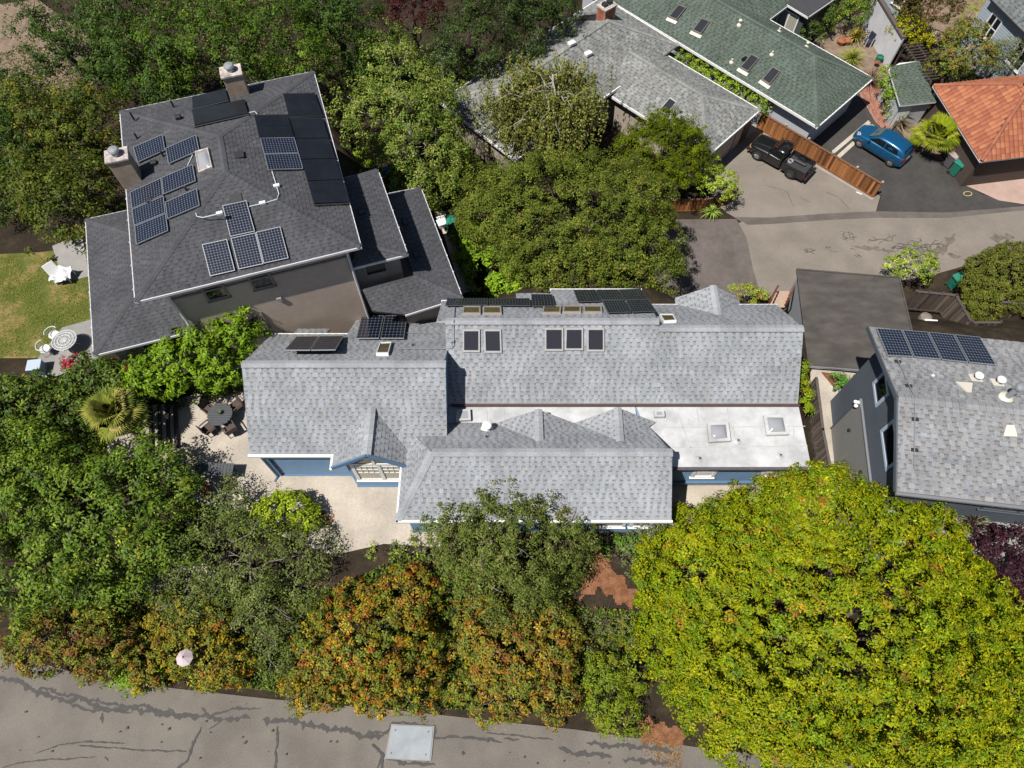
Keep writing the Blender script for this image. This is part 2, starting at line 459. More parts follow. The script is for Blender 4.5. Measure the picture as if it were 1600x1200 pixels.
# fine branching cracks in the lane
def crack_net(u0, v0, a0, n, w, k, depth=0):
    pts = [(u0, v0)]; a = a0
    for i in range(n):
        a = a0 + rr.choice((-.7, -.3, 0, .3, .7)) + rr.gauss(0, .15); st = rr.uniform(2.0, 4.5)
        pts.append((pts[-1][0] + math.cos(a) * st, pts[-1][1] + math.sin(a) * st * .6))
        if depth < 2 and rr.random() < .45: crack_net(*pts[-1], a + rr.choice((-1.2, 1.2)), max(2, n // 2), w * .8, k + 1, depth + 1)
    ribbon('crack', pts, w, 0.0, M_TAR, 0.063 + rr.random() * .004, lane, seed=rr.randint(0, 10 ** 6), jag=.45, step=.05)
for k in range(15):
    if k < 11: crack_net(rr.gauss(1405, 50), rr.gauss(384, 7), rr.choice((0.05, 3.1, -.2)), rr.randint(4, 9), rr.uniform(.03, .055), k)
    else: crack_net(rr.gauss(1315, 18), rr.gauss(388, 8), rr.choice((.2, 2.9)), rr.randint(3, 5), rr.uniform(.02, .04), k)
for k, (pts, w) in enumerate([([(1418, 380), (1440, 392), (1470, 388), (1500, 375)], 0.5), ([(1545, 370), (1585, 374)], 0.45), ([(1330, 386), (1372, 390), (1400, 396)], 0.2), ([(1480, 398), (1500, 404)], 0.35)]):
    ribbon('stain', pts, w, 0.0, mat('worn patch', (0.16, 0.135, 0.11), 0.92, var=0.2, scale=8, stain=0.3, sscale=3), 0.0605 + k * 0.001, lane, seed=400 + k, jag=0.5, step=0.16)
for k, pts in enumerate([[(1180, 262), (1215, 250), (1245, 262)], [(1195, 290), (1230, 300), (1240, 325)], [(1290, 300), (1310, 310), (1330, 330)], [(1250, 310), (1270, 318)]]):
    ribbon('crack', pts, 0.03, 0.0, M_TAR, 0.053 + k * 0.0006, drv, seed=440 + k)
# steel vault cover in the street
c4 = [P(u, v, 1.5) for u, v in [(614, 1133), (677, 1136), (672, 1187), (604, 1184)]]
vc = thing('vault_cover', 'pale grey steel utility cover set into the cracked street', 'utility cover', ((c4[0] + c4[2]) / 2))
cen = (c4[0] + c4[2]) / 2
M_STEEL = mat('galvanised plate', (0.26, 0.285, 0.31), 0.55, var=0.06, scale=4, metal=0.2, stain=0.12, sscale=1.5)
b = MB(); b.slab([cen + (p - cen) * 1.07 + Vector((0, 0, 0.105)) for p in c4][::-1], 0.1); b.build('frame', M_CONC2, vc)
b = MB(); b.slab([p + Vector((0, 0, 0.125)) for p in c4][::-1], 0.05); b.build('plate', M_STEEL, vc)
for fx, fy in ((.1, .15), (.9, .15), (.1, .85), (.9, .85)):
    p = c4[0].lerp(c4[1], fx).lerp(c4[3].lerp(c4[2], fx), fy)
    b = MB(); b.lathe(p + Vector((0, 0, 0.12)), [(0.03, 0), (0.03, 0.014)], 10); b.build('bolt', M_TAR, vc)
# survey paint on the lane and driveway
M_PAINT = mat('white paint', (0.72, 0.70, 0.66), 0.8, var=0.15, scale=12)
b = MB()
def stroke(pts, w, z):
    for a, c in zip(pts[:-1], pts[1:]): b.bar(P(*a, 0) + Vector((0, 0, z)), P(*c, 0) + Vector((0, 0, z)), w, 0.004)
stroke([(1057, 376.5), (1058, 373), (1069, 374)], 0.06, 0.075); stroke([(1069, 374), (1068.5, 380.5)], 0.06, 0.078); stroke([(1059, 377), (1066, 378)], 0.05, 0.081)
stroke([(1337, 301), (1346, 305)], 0.1, 0.075)
b.build('paint_mark', M_PAINT, lane)
b = MB()
el = [P(1511 + 6.5 * math.cos(a), 304 + 3.4 * math.sin(a), 0) + Vector((0, 0, 0.085)) for a in np.linspace(0, 2 * math.pi, 25)]
for a, c in zip(el[:-1], el[1:]): b.bar(a, c, 0.05, 0.004)
b.build('paint_mark', mat('yellow paint', (0.55, 0.42, 0.18), 0.8), lane)
# rows of brick in the little path: each brick proud of its joint
bp = bpy.data.objects['brick_path']
b = MB()
o0 = P(1362, 118, 0); e1 = (P(1388, 212, 0) - o0).normalized(); e2 = Vector((-e1.y, e1.x, 0))
poly = [(p.x, p.y) for p in [P(u, v, 0) for u, v in [(1337, 138), (1362, 118), (1378, 140), (1398, 192), (1388, 212), (1366, 190)]]]
pa = np.array(poly)
for i in range(-10, 40):
    for j in range(-14, 30):
        c = o0 + e1 * (i * 0.23 + (j % 2) * 0.11) + e2 * (j * 0.115)
        if _poly_dist(np.array([c.x]), np.array([c.y]), pa)[0] > 0: continue
        g = rr.uniform(0.75, 1.2)
        b.box(c + Vector((0, 0, 0.078 + rr.uniform(0, 0.006))), (0.205, 0.095, 0.03), math.atan2(e1.y, e1.x), col=(0.36 * g, 0.17 * g, 0.12 * g))
b.build('bricks', attr_mat('brick paver'), bp, kind='stuff')
# ------------------------------------------------------------------ roofing and wall helpers
M_SHINGLE = attr_mat('asphalt shingles', rough=0.95, spec=0.12, var=0.24, scale=16)
M_WHITE = mat('white trim paint', (0.78, 0.78, 0.76), 0.6, var=0.04, scale=5)
M_METAL = mat('galvanised metal', (0.42, 0.44, 0.46), 0.45, metal=0.5, var=0.08)
M_DARK = mat('dark flashing', (0.03, 0.03, 0.034), 0.6)
M_PANE = glass_mat('window glass', (0.012, 0.016, 0.02))
M_PANE2 = glass_mat('skylight glass', (0.030, 0.030, 0.036), 0.05)

def interval(poly, y):
    xs = []
    n = len(poly)
    for i in range(n):
        (x0, y0), (x1, y1) = poly[i], poly[(i + 1) % n]
        if (y0 <= y <= y1) or (y1 <= y <= y0):
            if abs(y1 - y0) < 1e-9: xs += [x0, x1]
            else: xs.append(x0 + (x1 - x0) * (y - y0) / (y1 - y0))
    if len(xs) < 2: return None
    return min(xs), max(xs)
def shingles(pts, parent, pal, exp=0.21, tabw=(0.16, 0.36), name='shingles', seed=None, lift=0.016, b=None):
    """courses of overlapping tabs on one roof plane; pts[0]->pts[1] is the eave"""
    r = random.Random(seed if seed is not None else len(bpy.data.objects))
    pts = [Vector(p) for p in pts]
    n = Vector((0, 0, 0))
    for i in range(1, len(pts) - 1): n += (pts[i] - pts[0]).cross(pts[i + 1] - pts[0])
    n.normalize()
    if n.z < 0: n = -n
    ex = (pts[1] - pts[0]).normalized(); ey = n.cross(ex)
    cen = sum(pts, Vector()) / len(pts)
    if ey.dot(cen - pts[0]) < 0: ex = -ex; ey = n.cross(ex)
    o = pts[0]
    poly = [((p - o).dot(ex), (p - o).dot(ey)) for p in pts]
    ymin = min(q[1] for q in poly); ymax = max(q[1] for q in poly)
    light, mid, dark, jit = pal
    own = b is None
    if own: b = MB()
    def W(x, y, h): return o + ex * x + ey * y + n * h
    rows = max(1, int(round((ymax - ymin) / exp))); e = (ymax - ymin) / rows
    for i in range(rows):
        y0 = ymin + i * e; y1 = y0 + e
        A = interval(poly, y0 + 1e-4); B = interval(poly, y1 - 1e-4)
        if A is None or B is None: continue
        lo = min(A[0], B[0]); hi = max(A[1], B[1])
        x = lo - r.uniform(0, 0.3); tooth = r.random() < 0.5
        while x < hi:
            w = r.uniform(*tabw) if tooth else r.uniform(tabw[0] * 0.6, tabw[1] * 0.7)
            a0 = min(max(x, A[0]), A[1]); a1 = min(max(x + w, A[0]), A[1])
            b0 = min(max(x, B[0]), B[1]); b1 = min(max(x + w, B[0]), B[1])
            x += w
            if a1 - a0 < 1e-3 and b1 - b0 < 1e-3: tooth = not tooth; continue
            g = 1 + r.gauss(0, jit); tint = r.gauss(0, jit * 0.25)
            def sc(c, k=1.0): return tuple(max(0.004, q * g * k * (1 + tint * s)) for q, s in zip(c, (1, 0, -1)))
            if tooth:
                b.face([W(a0, y0, lift), W(a1, y0, lift), W(b1, y1, 0.004), W(b0, y1, 0.004)], sc(light))
                b.face([W(a0, y0, 0.0), W(a1, y0, 0.0), W(a1, y0, lift), W(a0, y0, lift)], sc(dark))
            else:
                f = 0.70
                m0 = a0 + (b0 - a0) * f; m1 = a1 + (b1 - a1) * f
                hm = 0.004 + lift * 0.35 * (1 - f)
                b.face([W(a0, y0, lift * 0.4), W(a1, y0, lift * 0.4), W(m1, y0 + e * f, hm), W(m0, y0 + e * f, hm)], sc(mid))
                b.face([W(m0, y0 + e * f, hm), W(m1, y0 + e * f, hm), W(b1, y1, 0.003), W(b0, y1, 0.003)], sc(dark))
            tooth = not tooth
    if own: return b.build(name, M_SHINGLE, parent, kind='stuff')
def caps(a, c, parent, pal, w=0.26, step=0.22, name='ridge_cap', up=(0, 0, 1), b=None):
    a = Vector(a); c = Vector(c); L = (c - a).length; n = max(1, int(L / step))
    own = b is None
    if own: b = MB()
    r = random.Random(int(L * 1000))
    x = (c - a).normalized(); y = Vector(up).cross(x).normalized(); z = x.cross(y)
    for i in range(n):
        p = a.lerp(c, i / n); q = a.lerp(c, (i + 1) / n) + x * 0.02
        g = 1 + r.gauss(0, pal[3] * 0.7); col = tuple(k * g for k in pal[0])
        h = 0.055
        for s in (-1, 1):
            b.face([p + y * s * w / 2 + z * (0.035 - w * 0.12), q + y * s * w / 2 + z * (0.02 - w * 0.12), q + z * (h - 0.02), p + z * h] if s < 0 else
                   [p + z * h, q + z * (h - 0.02), q + y * w / 2 + z * (0.02 - w * 0.12), p + y * w / 2 + z * (0.035 - w * 0.12)], col)
        b.face([p + y * -w / 2 + z * (-0.01), p + y * w / 2 + z * (-0.01), p + z * h], tuple(k * 0.6 for k in col))
    if own: return b.build(name, M_SHINGLE, parent, kind='stuff')
def deck(planes, parent, m, thick=0.14, name='roof'):
    b = MB()
    for pl in planes:
        pts = [Vector(p) for p in pl]
        n = Vector((0, 0, 0))
        for i in range(1, len(pts) - 1): n += (pts[i] - pts[0]).cross(pts[i + 1] - pts[0])
        if n.z < 0: pts = pts[::-1]
        b.slab([p - Vector((0, 0, 0.004)) for p in pts], thick)
    return b.build(name, m, parent)
def fascia(pts, parent, m, w=0.10, h=0.16, name='gutter', drop=0.05, closed=False):
    b = MB(); n = len(pts)
    for i in range(n if closed else n - 1):
        a = Vector(pts[i]); c = Vector(pts[(i + 1) % n])
        d = (c - a).normalized()
        b.bar(a - d * 0.04 - Vector((0, 0, drop)), c + d * 0.04 - Vector((0, 0, drop)), w, h)
    return b.build(name, m, parent)
class WallFrame:
    """a vertical wall from a to b (seen from outside, left to right), z0..z1"""
    def __init__(s, a, b, z0, z1):
        s.a = Vector((a[0], a[1], 0)); s.b = Vector((b[0], b[1], 0)); s.z0 = z0; s.z1 = z1
        s.x = (s.b - s.a).normalized(); s.L = (s.b - s.a).length
        s.n = Vector((s.x.y, -s.x.x, 0))
    def pt(s, t, z, off=0.0):
        p = s.a + s.x * t + s.n * off
        return Vector((p.x, p.y, z))
    def siding(s, parent, m, exp=0.16, top=None, name='siding'):
        """lapped boards; top(t) gives the wall's upper edge"""
        b = MB(); z = s.z0
        while z < s.z1:
            z2 = min(z + exp, s.z1)
            t0, t1 = 0.0, s.L
            if top:
                ts = [t for t in np.linspace(0, s.L, 60) if top(t) >= z2 - 0.02]
                if not ts: break
                t0, t1 = ts[0], ts[-1]
            b.face([s.pt(t0, z, 0.028), s.pt(t1, z, 0.028), s.pt(t1, z2, 0.006), s.pt(t0, z2, 0.006)])
            b.face([s.pt(t0, z, 0.002), s.pt(t1, z, 0.002), s.pt(t1, z, 0.028), s.pt(t0, z, 0.028)][::-1])
            z = z2
        return b.build(name, m, parent, kind='stuff')
    def window(s, parent, t0, t1, z0, z1, m_frame, m_pane=None, fw=0.10, mull=0, bars=0, name='window', sill=True, grid=None):
        b = MB(); o0, o1 = 0.02, 0.075
        def bx(ta, tb, za, zb, oa, ob):
            b.hexa([s.pt(ta, za, ob), s.pt(tb, za, ob), s.pt(tb, za, oa), s.pt(ta, za, oa)], [s.pt(ta, zb, ob), s.pt(tb, zb, ob), s.pt(tb, zb, oa), s.pt(ta, zb, oa)])
        bx(t0, t0 + fw, z0, z1, 0, o1); bx(t1 - fw, t1, z0, z1, 0, o1)
        bx(t0 + fw, t1 - fw, z1 - fw, z1, 0, o1); bx(t0 + fw, t1 - fw, z0, z0 + fw, 0, o1)
        for k in range(mull):
            tm = t0 + (t1 - t0) * (k + 1) / (mull + 1); bx(tm - fw / 2, tm + fw / 2, z0 + fw, z1 - fw, 0, o1 - 0.003)
        for k in range(bars):
            zm = z0 + (z1 - z0) * (k + 1) / (bars + 1); bx(t0 + fw, t1 - fw, zm - 0.025, zm + 0.025, 0, o1 - 0.012)
        if grid:
            for (ga, gb, gza, gzb, nx_, nz_) in grid:
                for k in range(1, nx_): tm = ga + (gb - ga) * k / nx_; bx(tm - 0.018, tm + 0.018, gza, gzb, 0, o1 - 0.02)
                for k in range(0, nz_ + 1): zm = gza + (gzb - gza) * k / nz_; bx(ga, gb, zm - 0.018, zm + 0.018, 0, o1 - 0.022)
        w = b.build(name, m_frame, parent)
        p = MB(); p.face([s.pt(t0 + fw, z0 + fw, o0 + 0.012), s.pt(t1 - fw, z0 + fw, o0 + 0.012), s.pt(t1 - fw, z1 - fw, o0 + 0.012), s.pt(t0 + fw, z1 - fw, o0 + 0.012)])
        p.build('pane', m_pane or M_PANE, w)
        if sill:
            q = MB(); q.hexa([s.pt(t0 - .05, z0 - .05, .13), s.pt(t1 + .05, z0 - .05, .13), s.pt(t1 + .05, z0 - .05, 0), s.pt(t0 - .05, z0 - .05, 0)], [s.pt(t0 - .05, z0 - .003, .13), s.pt(t1 + .05, z0 - .003, .13), s.pt(t1 + .05, z0 - .003, 0), s.pt(t0 - .05, z0 - .003, 0)])
            q.build('sill', m_frame, w)
        return w
def skylight(parent, corners, n, m_frame, m_pane, h=0.10, fw=0.07, name='skylight', dome=False, kerb=None):
    """corners on the roof plane (in order), n the roof normal"""
    c = [Vector(p) for p in corners]; n = Vector(n)
    b = MB(); cen = sum(c, Vector()) / 4
    for i in range(4):
        a0, a1 = c[i], c[(i + 1) % 4]
        inn0 = a0 + (cen - a0).normalized() * fw * 1.41; inn1 = a1 + (cen - a1).normalized() * fw * 1.41
        b.hexa([a0 - n * 0.02, a1 - n * 0.02, inn1 - n * 0.02, inn0 - n * 0.02], [a0 + n * h, a1 + n * h, inn1 + n * h, inn0 + n * h])
    f = b.build(name, m_frame, parent)
    inner = [p + (cen - p).normalized() * fw * 1.41 for p in c]
    g = MB()
    if dome:
        N_ = 8; vs = []; fs = []
        for j in range(N_ + 1):
            for i in range(N_ + 1):
                s_, t_ = i / N_, j / N_
                p = inner[0].lerp(inner[1], s_).lerp(inner[3].lerp(inner[2], s_), t_)
                vs.append(p + n * (h * 0.8 + 0.16 * (1 - (2 * s_ - 1) ** 2) ** .5 * (1 - (2 * t_ - 1) ** 2) ** .5))
        for j in range(N_):
            for i in range(N_): fs.append((j * (N_ + 1) + i, j * (N_ + 1) + i + 1, (j + 1) * (N_ + 1) + i + 1, (j + 1) * (N_ + 1) + i))
        g.mesh(vs, fs); g.build('dome', m_pane, f, smooth=True)
    else:
        g.face([p + n * h * 0.75 for p in inner]); g.build('pane', m_pane, f)
    return f
M_CELL = mat('photovoltaic cells', (0.010, 0.013, 0.026), 0.22, var=0.25, scale=3, spec=0.6)
M_BACK = mat('panel backsheet', (0.17, 0.20, 0.26), 0.5)
M_ALU = mat('aluminium frame', (0.36, 0.38, 0.41), 0.4, metal=0.5)
M_THERM = mat('solar thermal absorber', (0.012, 0.014, 0.019), 0.32, var=0.3, scale=1.2, spec=0.5)
def solar(c4, label, group, nx=8, ny=12, frame_m=None, thick=0.045, leg=0.10, diamonds=True, back=None):
    """photovoltaic panel from its four corners, clockwise or not, edge 0-1 along nx"""
    c = [Vector(p) for p in c4]
    n = (c[1] - c[0]).cross(c[3] - c[0]).normalized()
    if n.z < 0: n = -n
    def Q(s, r, h): return c[0].lerp(c[1], s).lerp(c[3].lerp(c[2], s), r) + n * h
    ex = (c[1] - c[0]).length; ey = (c[3] - c[0]).length
    b = MB(); fx = 0.022 / ex; fy = 0.022 / ey
    for s0, s1, r0, r1 in ((0, 1, 0, fy), (0, 1, 1 - fy, 1), (0, fx, fy, 1 - fy), (1 - fx, 1, fy, 1 - fy)):
        b.hexa([Q(s0, r0, -thick), Q(s1, r0, -thick), Q(s1, r1, -thick), Q(s0, r1, -thick)], [Q(s0, r0, 0.004), Q(s1, r0, 0.004), Q(s1, r1, 0.004), Q(s0, r1, 0.004)])
    t = b.build('solar_panel', frame_m or M_ALU, group)
    b = MB(); b.hexa([Q(fx, fy, -thick * .8), Q(1 - fx, fy, -thick * .8), Q(1 - fx, 1 - fy, -thick * .8), Q(fx, 1 - fy, -thick * .8)], [Q(fx, fy, -0.004), Q(1 - fx, fy, -0.004), Q(1 - fx, 1 - fy, -0.004), Q(fx, 1 - fy, -0.004)])
    bs = b.build('backsheet', back or M_BACK, t)
    b = MB(); gx = 0.035 / nx + fx / nx
    cw = (1 - 2.4 * fx) / nx; ch = (1 - 2.4 * fy) / ny; gp = 0.04
    for i in range(nx):
        for j in range(ny):
            s0 = 1.2 * fx + cw * (i + gp); s1 = 1.2 * fx + cw * (i + 1 - gp); r0 = 1.2 * fy + ch * (j + gp); r1 = 1.2 * fy + ch * (j + 1 - gp)
            if diamonds:
                k = 0.17
                ds = (s1 - s0) * k; dr = (r1 - r0) * k
                b.face([Q(*q, 0.001) for q in ((s0 + ds, r0), (s1 - ds, r0), (s1, r0 + dr), (s1, r1 - dr), (s1 - ds, r1), (s0 + ds, r1), (s0, r1 - dr), (s0, r0 + dr))])
            else:
                b.face([Q(*q, 0.001) for q in ((s0, r0), (s1, r0), (s1, r1), (s0, r1))])
    b.build('cells', M_CELL, t, kind='stuff')
    for r_ in (0.22, 0.78):
        b = MB(); b.bar(Q(0.0, r_, -thick - 0.02), Q(1.0, r_, -thick - 0.02), 0.035, 0.035)
        for s_ in (0.06, 0.94): b.bar(Q(s_, r_, -thick - .01), Q(s_, r_, -thick - leg), 0.04, 0.04)
        b.build('mounting_rail', M_DARK, t)
    return t
def thermal(c4, label, group, lines=1, thick=0.09):
    c = [Vector(p) for p in c4]
    n = (c[1] - c[0]).cross(c[3] - c[0]).normalized()
    if n.z < 0: n = -n
    def Q(s, r, h): return c[0].lerp(c[1], s).lerp(c[3].lerp(c[2], s), r) + n * h
    b = MB()
    for r_ in (-0.012, 1.012): b.tube([Q(-0.02, r_, -thick * .5), Q(1.02, r_, -thick * .5)], 0.03, 8)
    for s_ in (0.15, 0.85): b.bar(Q(s_, -0.012, -thick - .03), Q(s_, 1.012, -thick - .03), .05, .05)
    t = b.build('solar_collector', M_DARK, group)
    for k in range(lines):
        r0 = k / lines + (0.004 if k else 0); r1 = (k + 1) / lines - (0.004 if k < lines - 1 else 0)
        b = MB(); b.hexa([Q(0, r0, -thick), Q(1, r0, -thick), Q(1, r1, -thick), Q(0, r1, -thick)], [Q(0, r0, 0), Q(1, r0, 0), Q(1, r1, 0), Q(0, r1, 0)])
        b.build('absorber', M_THERM, t)
    return t
def pipe_vent(parent, p, h, r=0.05, m=None, cap=False, flash=None, name='vent_pipe'):
    b = MB(); p = Vector(p)
    b.lathe(p - Vector((0, 0, .05)), [(r * 1.0, 0), (r, h)], 12)
    if cap: b.lathe(p + Vector((0, 0, h - .02)), [(r * .5, 0), (r * 1.9, .02), (r * 1.9, .06), (r * 1.2, .10), (0.01, .115)], 16)
    o = b.build(name, m or M_METAL, parent, smooth=False)
    if flash:
        q = MB(); q.lathe(p - Vector((0, 0, .02)), [(r * 2.6, -0.05), (r * 2.6, .03), (r * 1.1, .14)], 14); q.build('flashing', flash, o)
    return o
def chimney(parent, c, w, d, z0, z1, rz, m, cap_m, pots=1, name='chimney'):
    b = MB(); b.box((c[0], c[1], (z0 + z1) / 2), (w, d, z1 - z0), rz); o = b.build(name, m, parent, bevel=0.015)
    b = MB(); b.box((c[0], c[1], z1 + 0.04), (w + .10, d + .10, 0.11), rz); b.build('crown', cap_m, o, bevel=0.02)
    b = MB(); b.lathe((c[0], c[1], z1 + .09), [(.17, 0), (.17, .10), (.15, .12), (.15, .22), (.24, .22), (.24, .27), (.2, .33), (.02, .36)], 20); b.build('cap', M_METAL, o)
    return o
def wall_prism(name, poly, z0, z1, m, parent):
    b = MB(); b.prism(poly, z0, z1); return b.build(name, m, parent)
# ------------------------------------------------------------------ the blue house in the middle
PAL_BLUE = ((0.295, 0.307, 0.326), (0.26, 0.271, 0.288), (0.155, 0.165, 0.18), 0.05)
M_BLUE = mat('blue siding paint', (0.165, 0.275, 0.43), 0.55, var=0.05, scale=2, stain=0.06)
M_BLUE2 = mat('blue trim paint', (0.10, 0.19, 0.31), 0.5, var=0.05, scale=3)
M_CREAM = mat('cream foundation', (0.60, 0.50, 0.41), 0.8, var=0.06, scale=3)
M_MEMB = mat('white roof membrane', (0.53, 0.535, 0.54), 0.7, var=0.06, scale=1.5, stain=0.26, sscale=0.9, bump=0.08, bscale=6)
M_SKYFR = mat('skylight frame', (0.36, 0.35, 0.35), 0.5, var=0.1)
M_TAN = mat('tan skylight frame', (0.31, 0.28, 0.25), 0.5, var=0.1)
house = thing('blue_house', 'blue sided house with many light grey shingled roofs and white flat roof', 'house', (0.5, 13.0, 4.4))
xL, xA, xR = -11.45, -2.82, 12.94
# heights found from the gable ends
yAe, yAr, yAb, zE, zAr = 11.33, 14.40, 17.45, 7.6, 10.18
yBe, zBe = 13.8, 7.6
sB = (9.67 - 7.6) / (16.5 - 13.8)
yBr, zBr = 16.75, 7.6 + sB * (16.75 - 13.8)
V = Vector
PL_Af = Plane((0, yAe, zE), (1, yAe, zE), (0, yAr, zAr))
PL_Ar = Plane((0, yAr, zAr), (1, yAr, zAr), (0, yAb, zE))
PL_Bf = Plane((0, yBe, zBe), (1, yBe, zBe), (0, yBr, zBr))
PL_Br = Plane((0, yBr, zBr), (1, yBr, zBr), (0, yBr + 1, zBr - sB))
PL_B2r = Plane((0, 16.5, 9.67), (1, 16.5, 9.67), (0, 17.5, 9.67 - 0.80))
# --- block A
bayL = P(519, 730.7, zE); bayR = P(640, 728, zE)
bay_ap = V((-6.03, 10.75, 8.99)); bay_bk = V((-6.02, 12.98, 8.99))
A_front = [V((xL, yAe, zE)), V((-2.82, yAe, zE)), V((-2.82, yAr, zAr)), V((xL, yAr, zAr))]
a1 = PL_Ar.at(545, 518); a2 = PL_Ar.at(549, 494); a3 = PL_Ar.at(684, 491)
A_rear1 = [V((a1.x, yAb + .02, PL_Ar.z(0, yAb + .02))), V((xL, yAb + .02, PL_Ar.z(0, yAb + .02))), V((xL, yAr, zAr)), V((a1.x, yAr, zAr))]
A_rear2 = [V((-2.9, 19.8, PL_Ar.z(0, 19.8))), V((a1.x, 19.8, PL_Ar.z(0, 19.8))), V((a1.x, yAr, zAr)), V((-2.9, yAr, zAr))]
A_rear3 = [V((-8.9, 18.1, PL_Ar.z(0, 18.1))), V((-10.45, 18.1, PL_Ar.z(0, 18.1))), V((-10.45, yAb, zE + .0)), V((-8.9, yAb, zE))]
# --- bay gable
eL = V((-7.78, bay_ap.y, zE)); eR = V((-4.40, bay_ap.y, zE))
eLb = V((-7.78, yAe, zE)); eRb = V((-4.40, yAe, zE))
bay_l = [eLb, eL, bay_ap, bay_bk]
bay_r = [eR, eRb, bay_bk, bay_ap]
# --- block B
xB0, xB1 = -2.95, 6.50
B_f1 = [V((xB0, yBe, zBe)), V((xB1, yBe, zBe)), V((xB1, yBr, zBr)), V((xB0, yBr, zBr))]
B_f2 = [V((xB1, yBe, zBe)), V((xR, yBe, zBe)), V((xR, 16.5, 9.67)), V((xB1, 16.5, 9.67))]
def rearB(x0, x1, y1): return [V((x1, y1, PL_Br.z(0, y1))), V((x0, y1, PL_Br.z(0, y1))), V((x0, yBr, zBr)), V((x1, yBr, zBr))]
B_r1 = rearB(-3.35, 0.2, 19.0); B_r2 = rearB(0.2, 1.95, 19.95); B_r3 = rearB(1.95, 6.5, 20.45)
B_r4 = [V((xR, 19.22, PL_B2r.z(0, 19.22))), V((xB1, 19.22, PL_B2r.z(0, 19.22))), V((xB1, 16.5, 9.67)), V((xR, 16.5, 9.67))]
# rear cross gable
g_fr = PL_B2r.at(1122, 492); g_z = g_fr.z
g_bk = P(1115, 446, g_z)
g_l = P(1056, 470, g_z - 1.05); g_r = P(1156, 476, g_z - 1.05)
gab_l = [V((g_l.x, g_bk.y, g_l.z)), V((g_l.x, 18.3, g_l.z)), g_fr, V((g_fr.x, g_bk.y, g_z))]
gab_r = [V((g_r.x, 18.3, g_r.z)), V((g_r.x, g_bk.y, g_r.z)), V((g_fr.x, g_bk.y, g_z)), g_fr]
# --- block C (front wing)
xC0, xC1, yCe, zCe, yCr, zCr = -4.78, 6.66, 8.40, 7.55, 10.87, 8.97
C_hip = V((-3.33, yCr, zCr))
C_front = [V((xC0, yCe, zCe)), V((xC1, yCe, zCe)), V((xC1, yCr, zCr)), C_hip]
C_left = [V((xC0, 12.7, zCe)), V((xC0, yCe, zCe)), C_hip]
C_rear = [V((5.95, 13.0, 7.35)), V((-4.9, 13.0, 7.35)), V((-3.33, yCr, zCr)), V((xC1, yCr, zCr))]
PL_Cr = Plane(C_rear[0], C_rear[1], C_rear[2])
planes = [A_front, A_rear1, A_rear2, A_rear3, bay_l, bay_r, B_f1, B_f2, B_r1, B_r2, B_r3, B_r4, gab_l, gab_r, C_front, C_left, C_rear]
# little crickets between wing and main block
def cricket(ub, vb, uf, vf, us, vs_, side_z=7.42):
    f = PL_Cr.at(uf, vf); z = f.z + 0.02
    bk = P(ub, vb, z); out = []
    for (u, v) in ((us[0], vs_[0]), (us[1], vs_[1])): out.append(P(u, v, side_z))
    return [[out[0], f, bk], [f, out[1], bk]], (f, bk)
cr1, rid1 = cricket(841, 640, 843, 690, (772, 897), (662, 661))
cr2, rid2 = cricket(965, 637, 969, 690, (897, 1026), (661, 660))
roof = deck(planes, house, M_WHITE, 0.13)
for i, pl in enumerate(planes):
    shingles(pl, roof, PAL_BLUE, seed=20 + i, exp=.19, tabw=(.13, .25))
for tri in cr1 + cr2:
    b = MB(); t3 = tri if (tri[1] - tri[0]).cross(tri[2] - tri[0]).z > 0 else tri[::-1]
    b.face([p - V((0, 0, .01)) for p in t3]); b.build('cricket', M_WHITE, roof)
    shingles(t3, roof, PAL_BLUE, seed=77, exp=.19, tabw=(.13, .25))
for a, c in (((V((xL, yAr, zAr))), V((xA, yAr, zAr))), (V((xB0, yBr, zBr)), V((xB1, yBr, zBr))), (V((xB1, 16.5, 9.67)), V((xR, 16.5, 9.67))),
             (C_hip, V((xC1, yCr, zCr))), (V((xC0, yCe, zCe)), C_hip), (bay_ap, bay_bk), (V((g_fr.x, g_bk.y, g_z)), g_fr), rid1, rid2):
    caps(a, c, roof, PAL_BLUE, w=0.36, step=0.30)
# white membrane roof and strip
mz = 7.42
mem = [P(1032, 645, mz), V((13.02, 13.75, mz)), V((13.02, 10.79, mz)), V((6.7, 10.79, mz))]
b = MB(); b.slab([V((6.55, 10.79, mz)), V((13.02, 10.79, mz)), V((13.02, 13.85, mz)), V((5.6, 13.85, mz))], 0.22)
b.slab([V((-2.9, 12.3, mz - .004)), V((5.6, 12.3, mz - .004)), V((5.6, 13.85, mz - .004)), V((-2.9, 13.85, mz - .004))], 0.2)
flat = b.build('flat_roof', M_MEMB, house)
b = MB()       # welded seams of the membrane
for (u0, v0, u1, v1) in ((1035, 668, 1258, 666), (1050, 699, 1262, 697), (1088, 638, 1092, 659), (1178, 634, 1180, 640), (1136, 638, 1139, 656), (1145, 668, 1150, 697), (1230, 698, 1232, 706), (1240, 668, 1241, 697), (1058, 645, 1087, 718), (760, 640, 761, 660), (788, 640, 788, 658)):
    p, q = P(u0, v0, mz), P(u1, v1, mz)
    b = MB(); b.bar(p + V((0, 0, .006)), q + V((0, 0, .006)), 0.035, 0.012)
    b.build('seam', mat('membrane seam', (0.45, 0.46, 0.47), 0.8, var=0.2, scale=10), flat)
for (u, v) in ((1092, 718), (1218, 713), (1152, 690)):
    p = P(u, v, mz); b = MB(); b.lathe(p, [(.16, .004), (.13, .03), (.05, .06), (.045, .16)], 14); o = b.build('roof_jack', M_MEMB, flat)
    q = MB(); q.lathe(p + V((0, 0, .15)), [(.035, 0), (.035, .06)], 10); q.build('pipe', M_DARK, o)
M_DOME = mat('acrylic dome', (0.32, 0.33, 0.35), 0.08, spec=0.8)
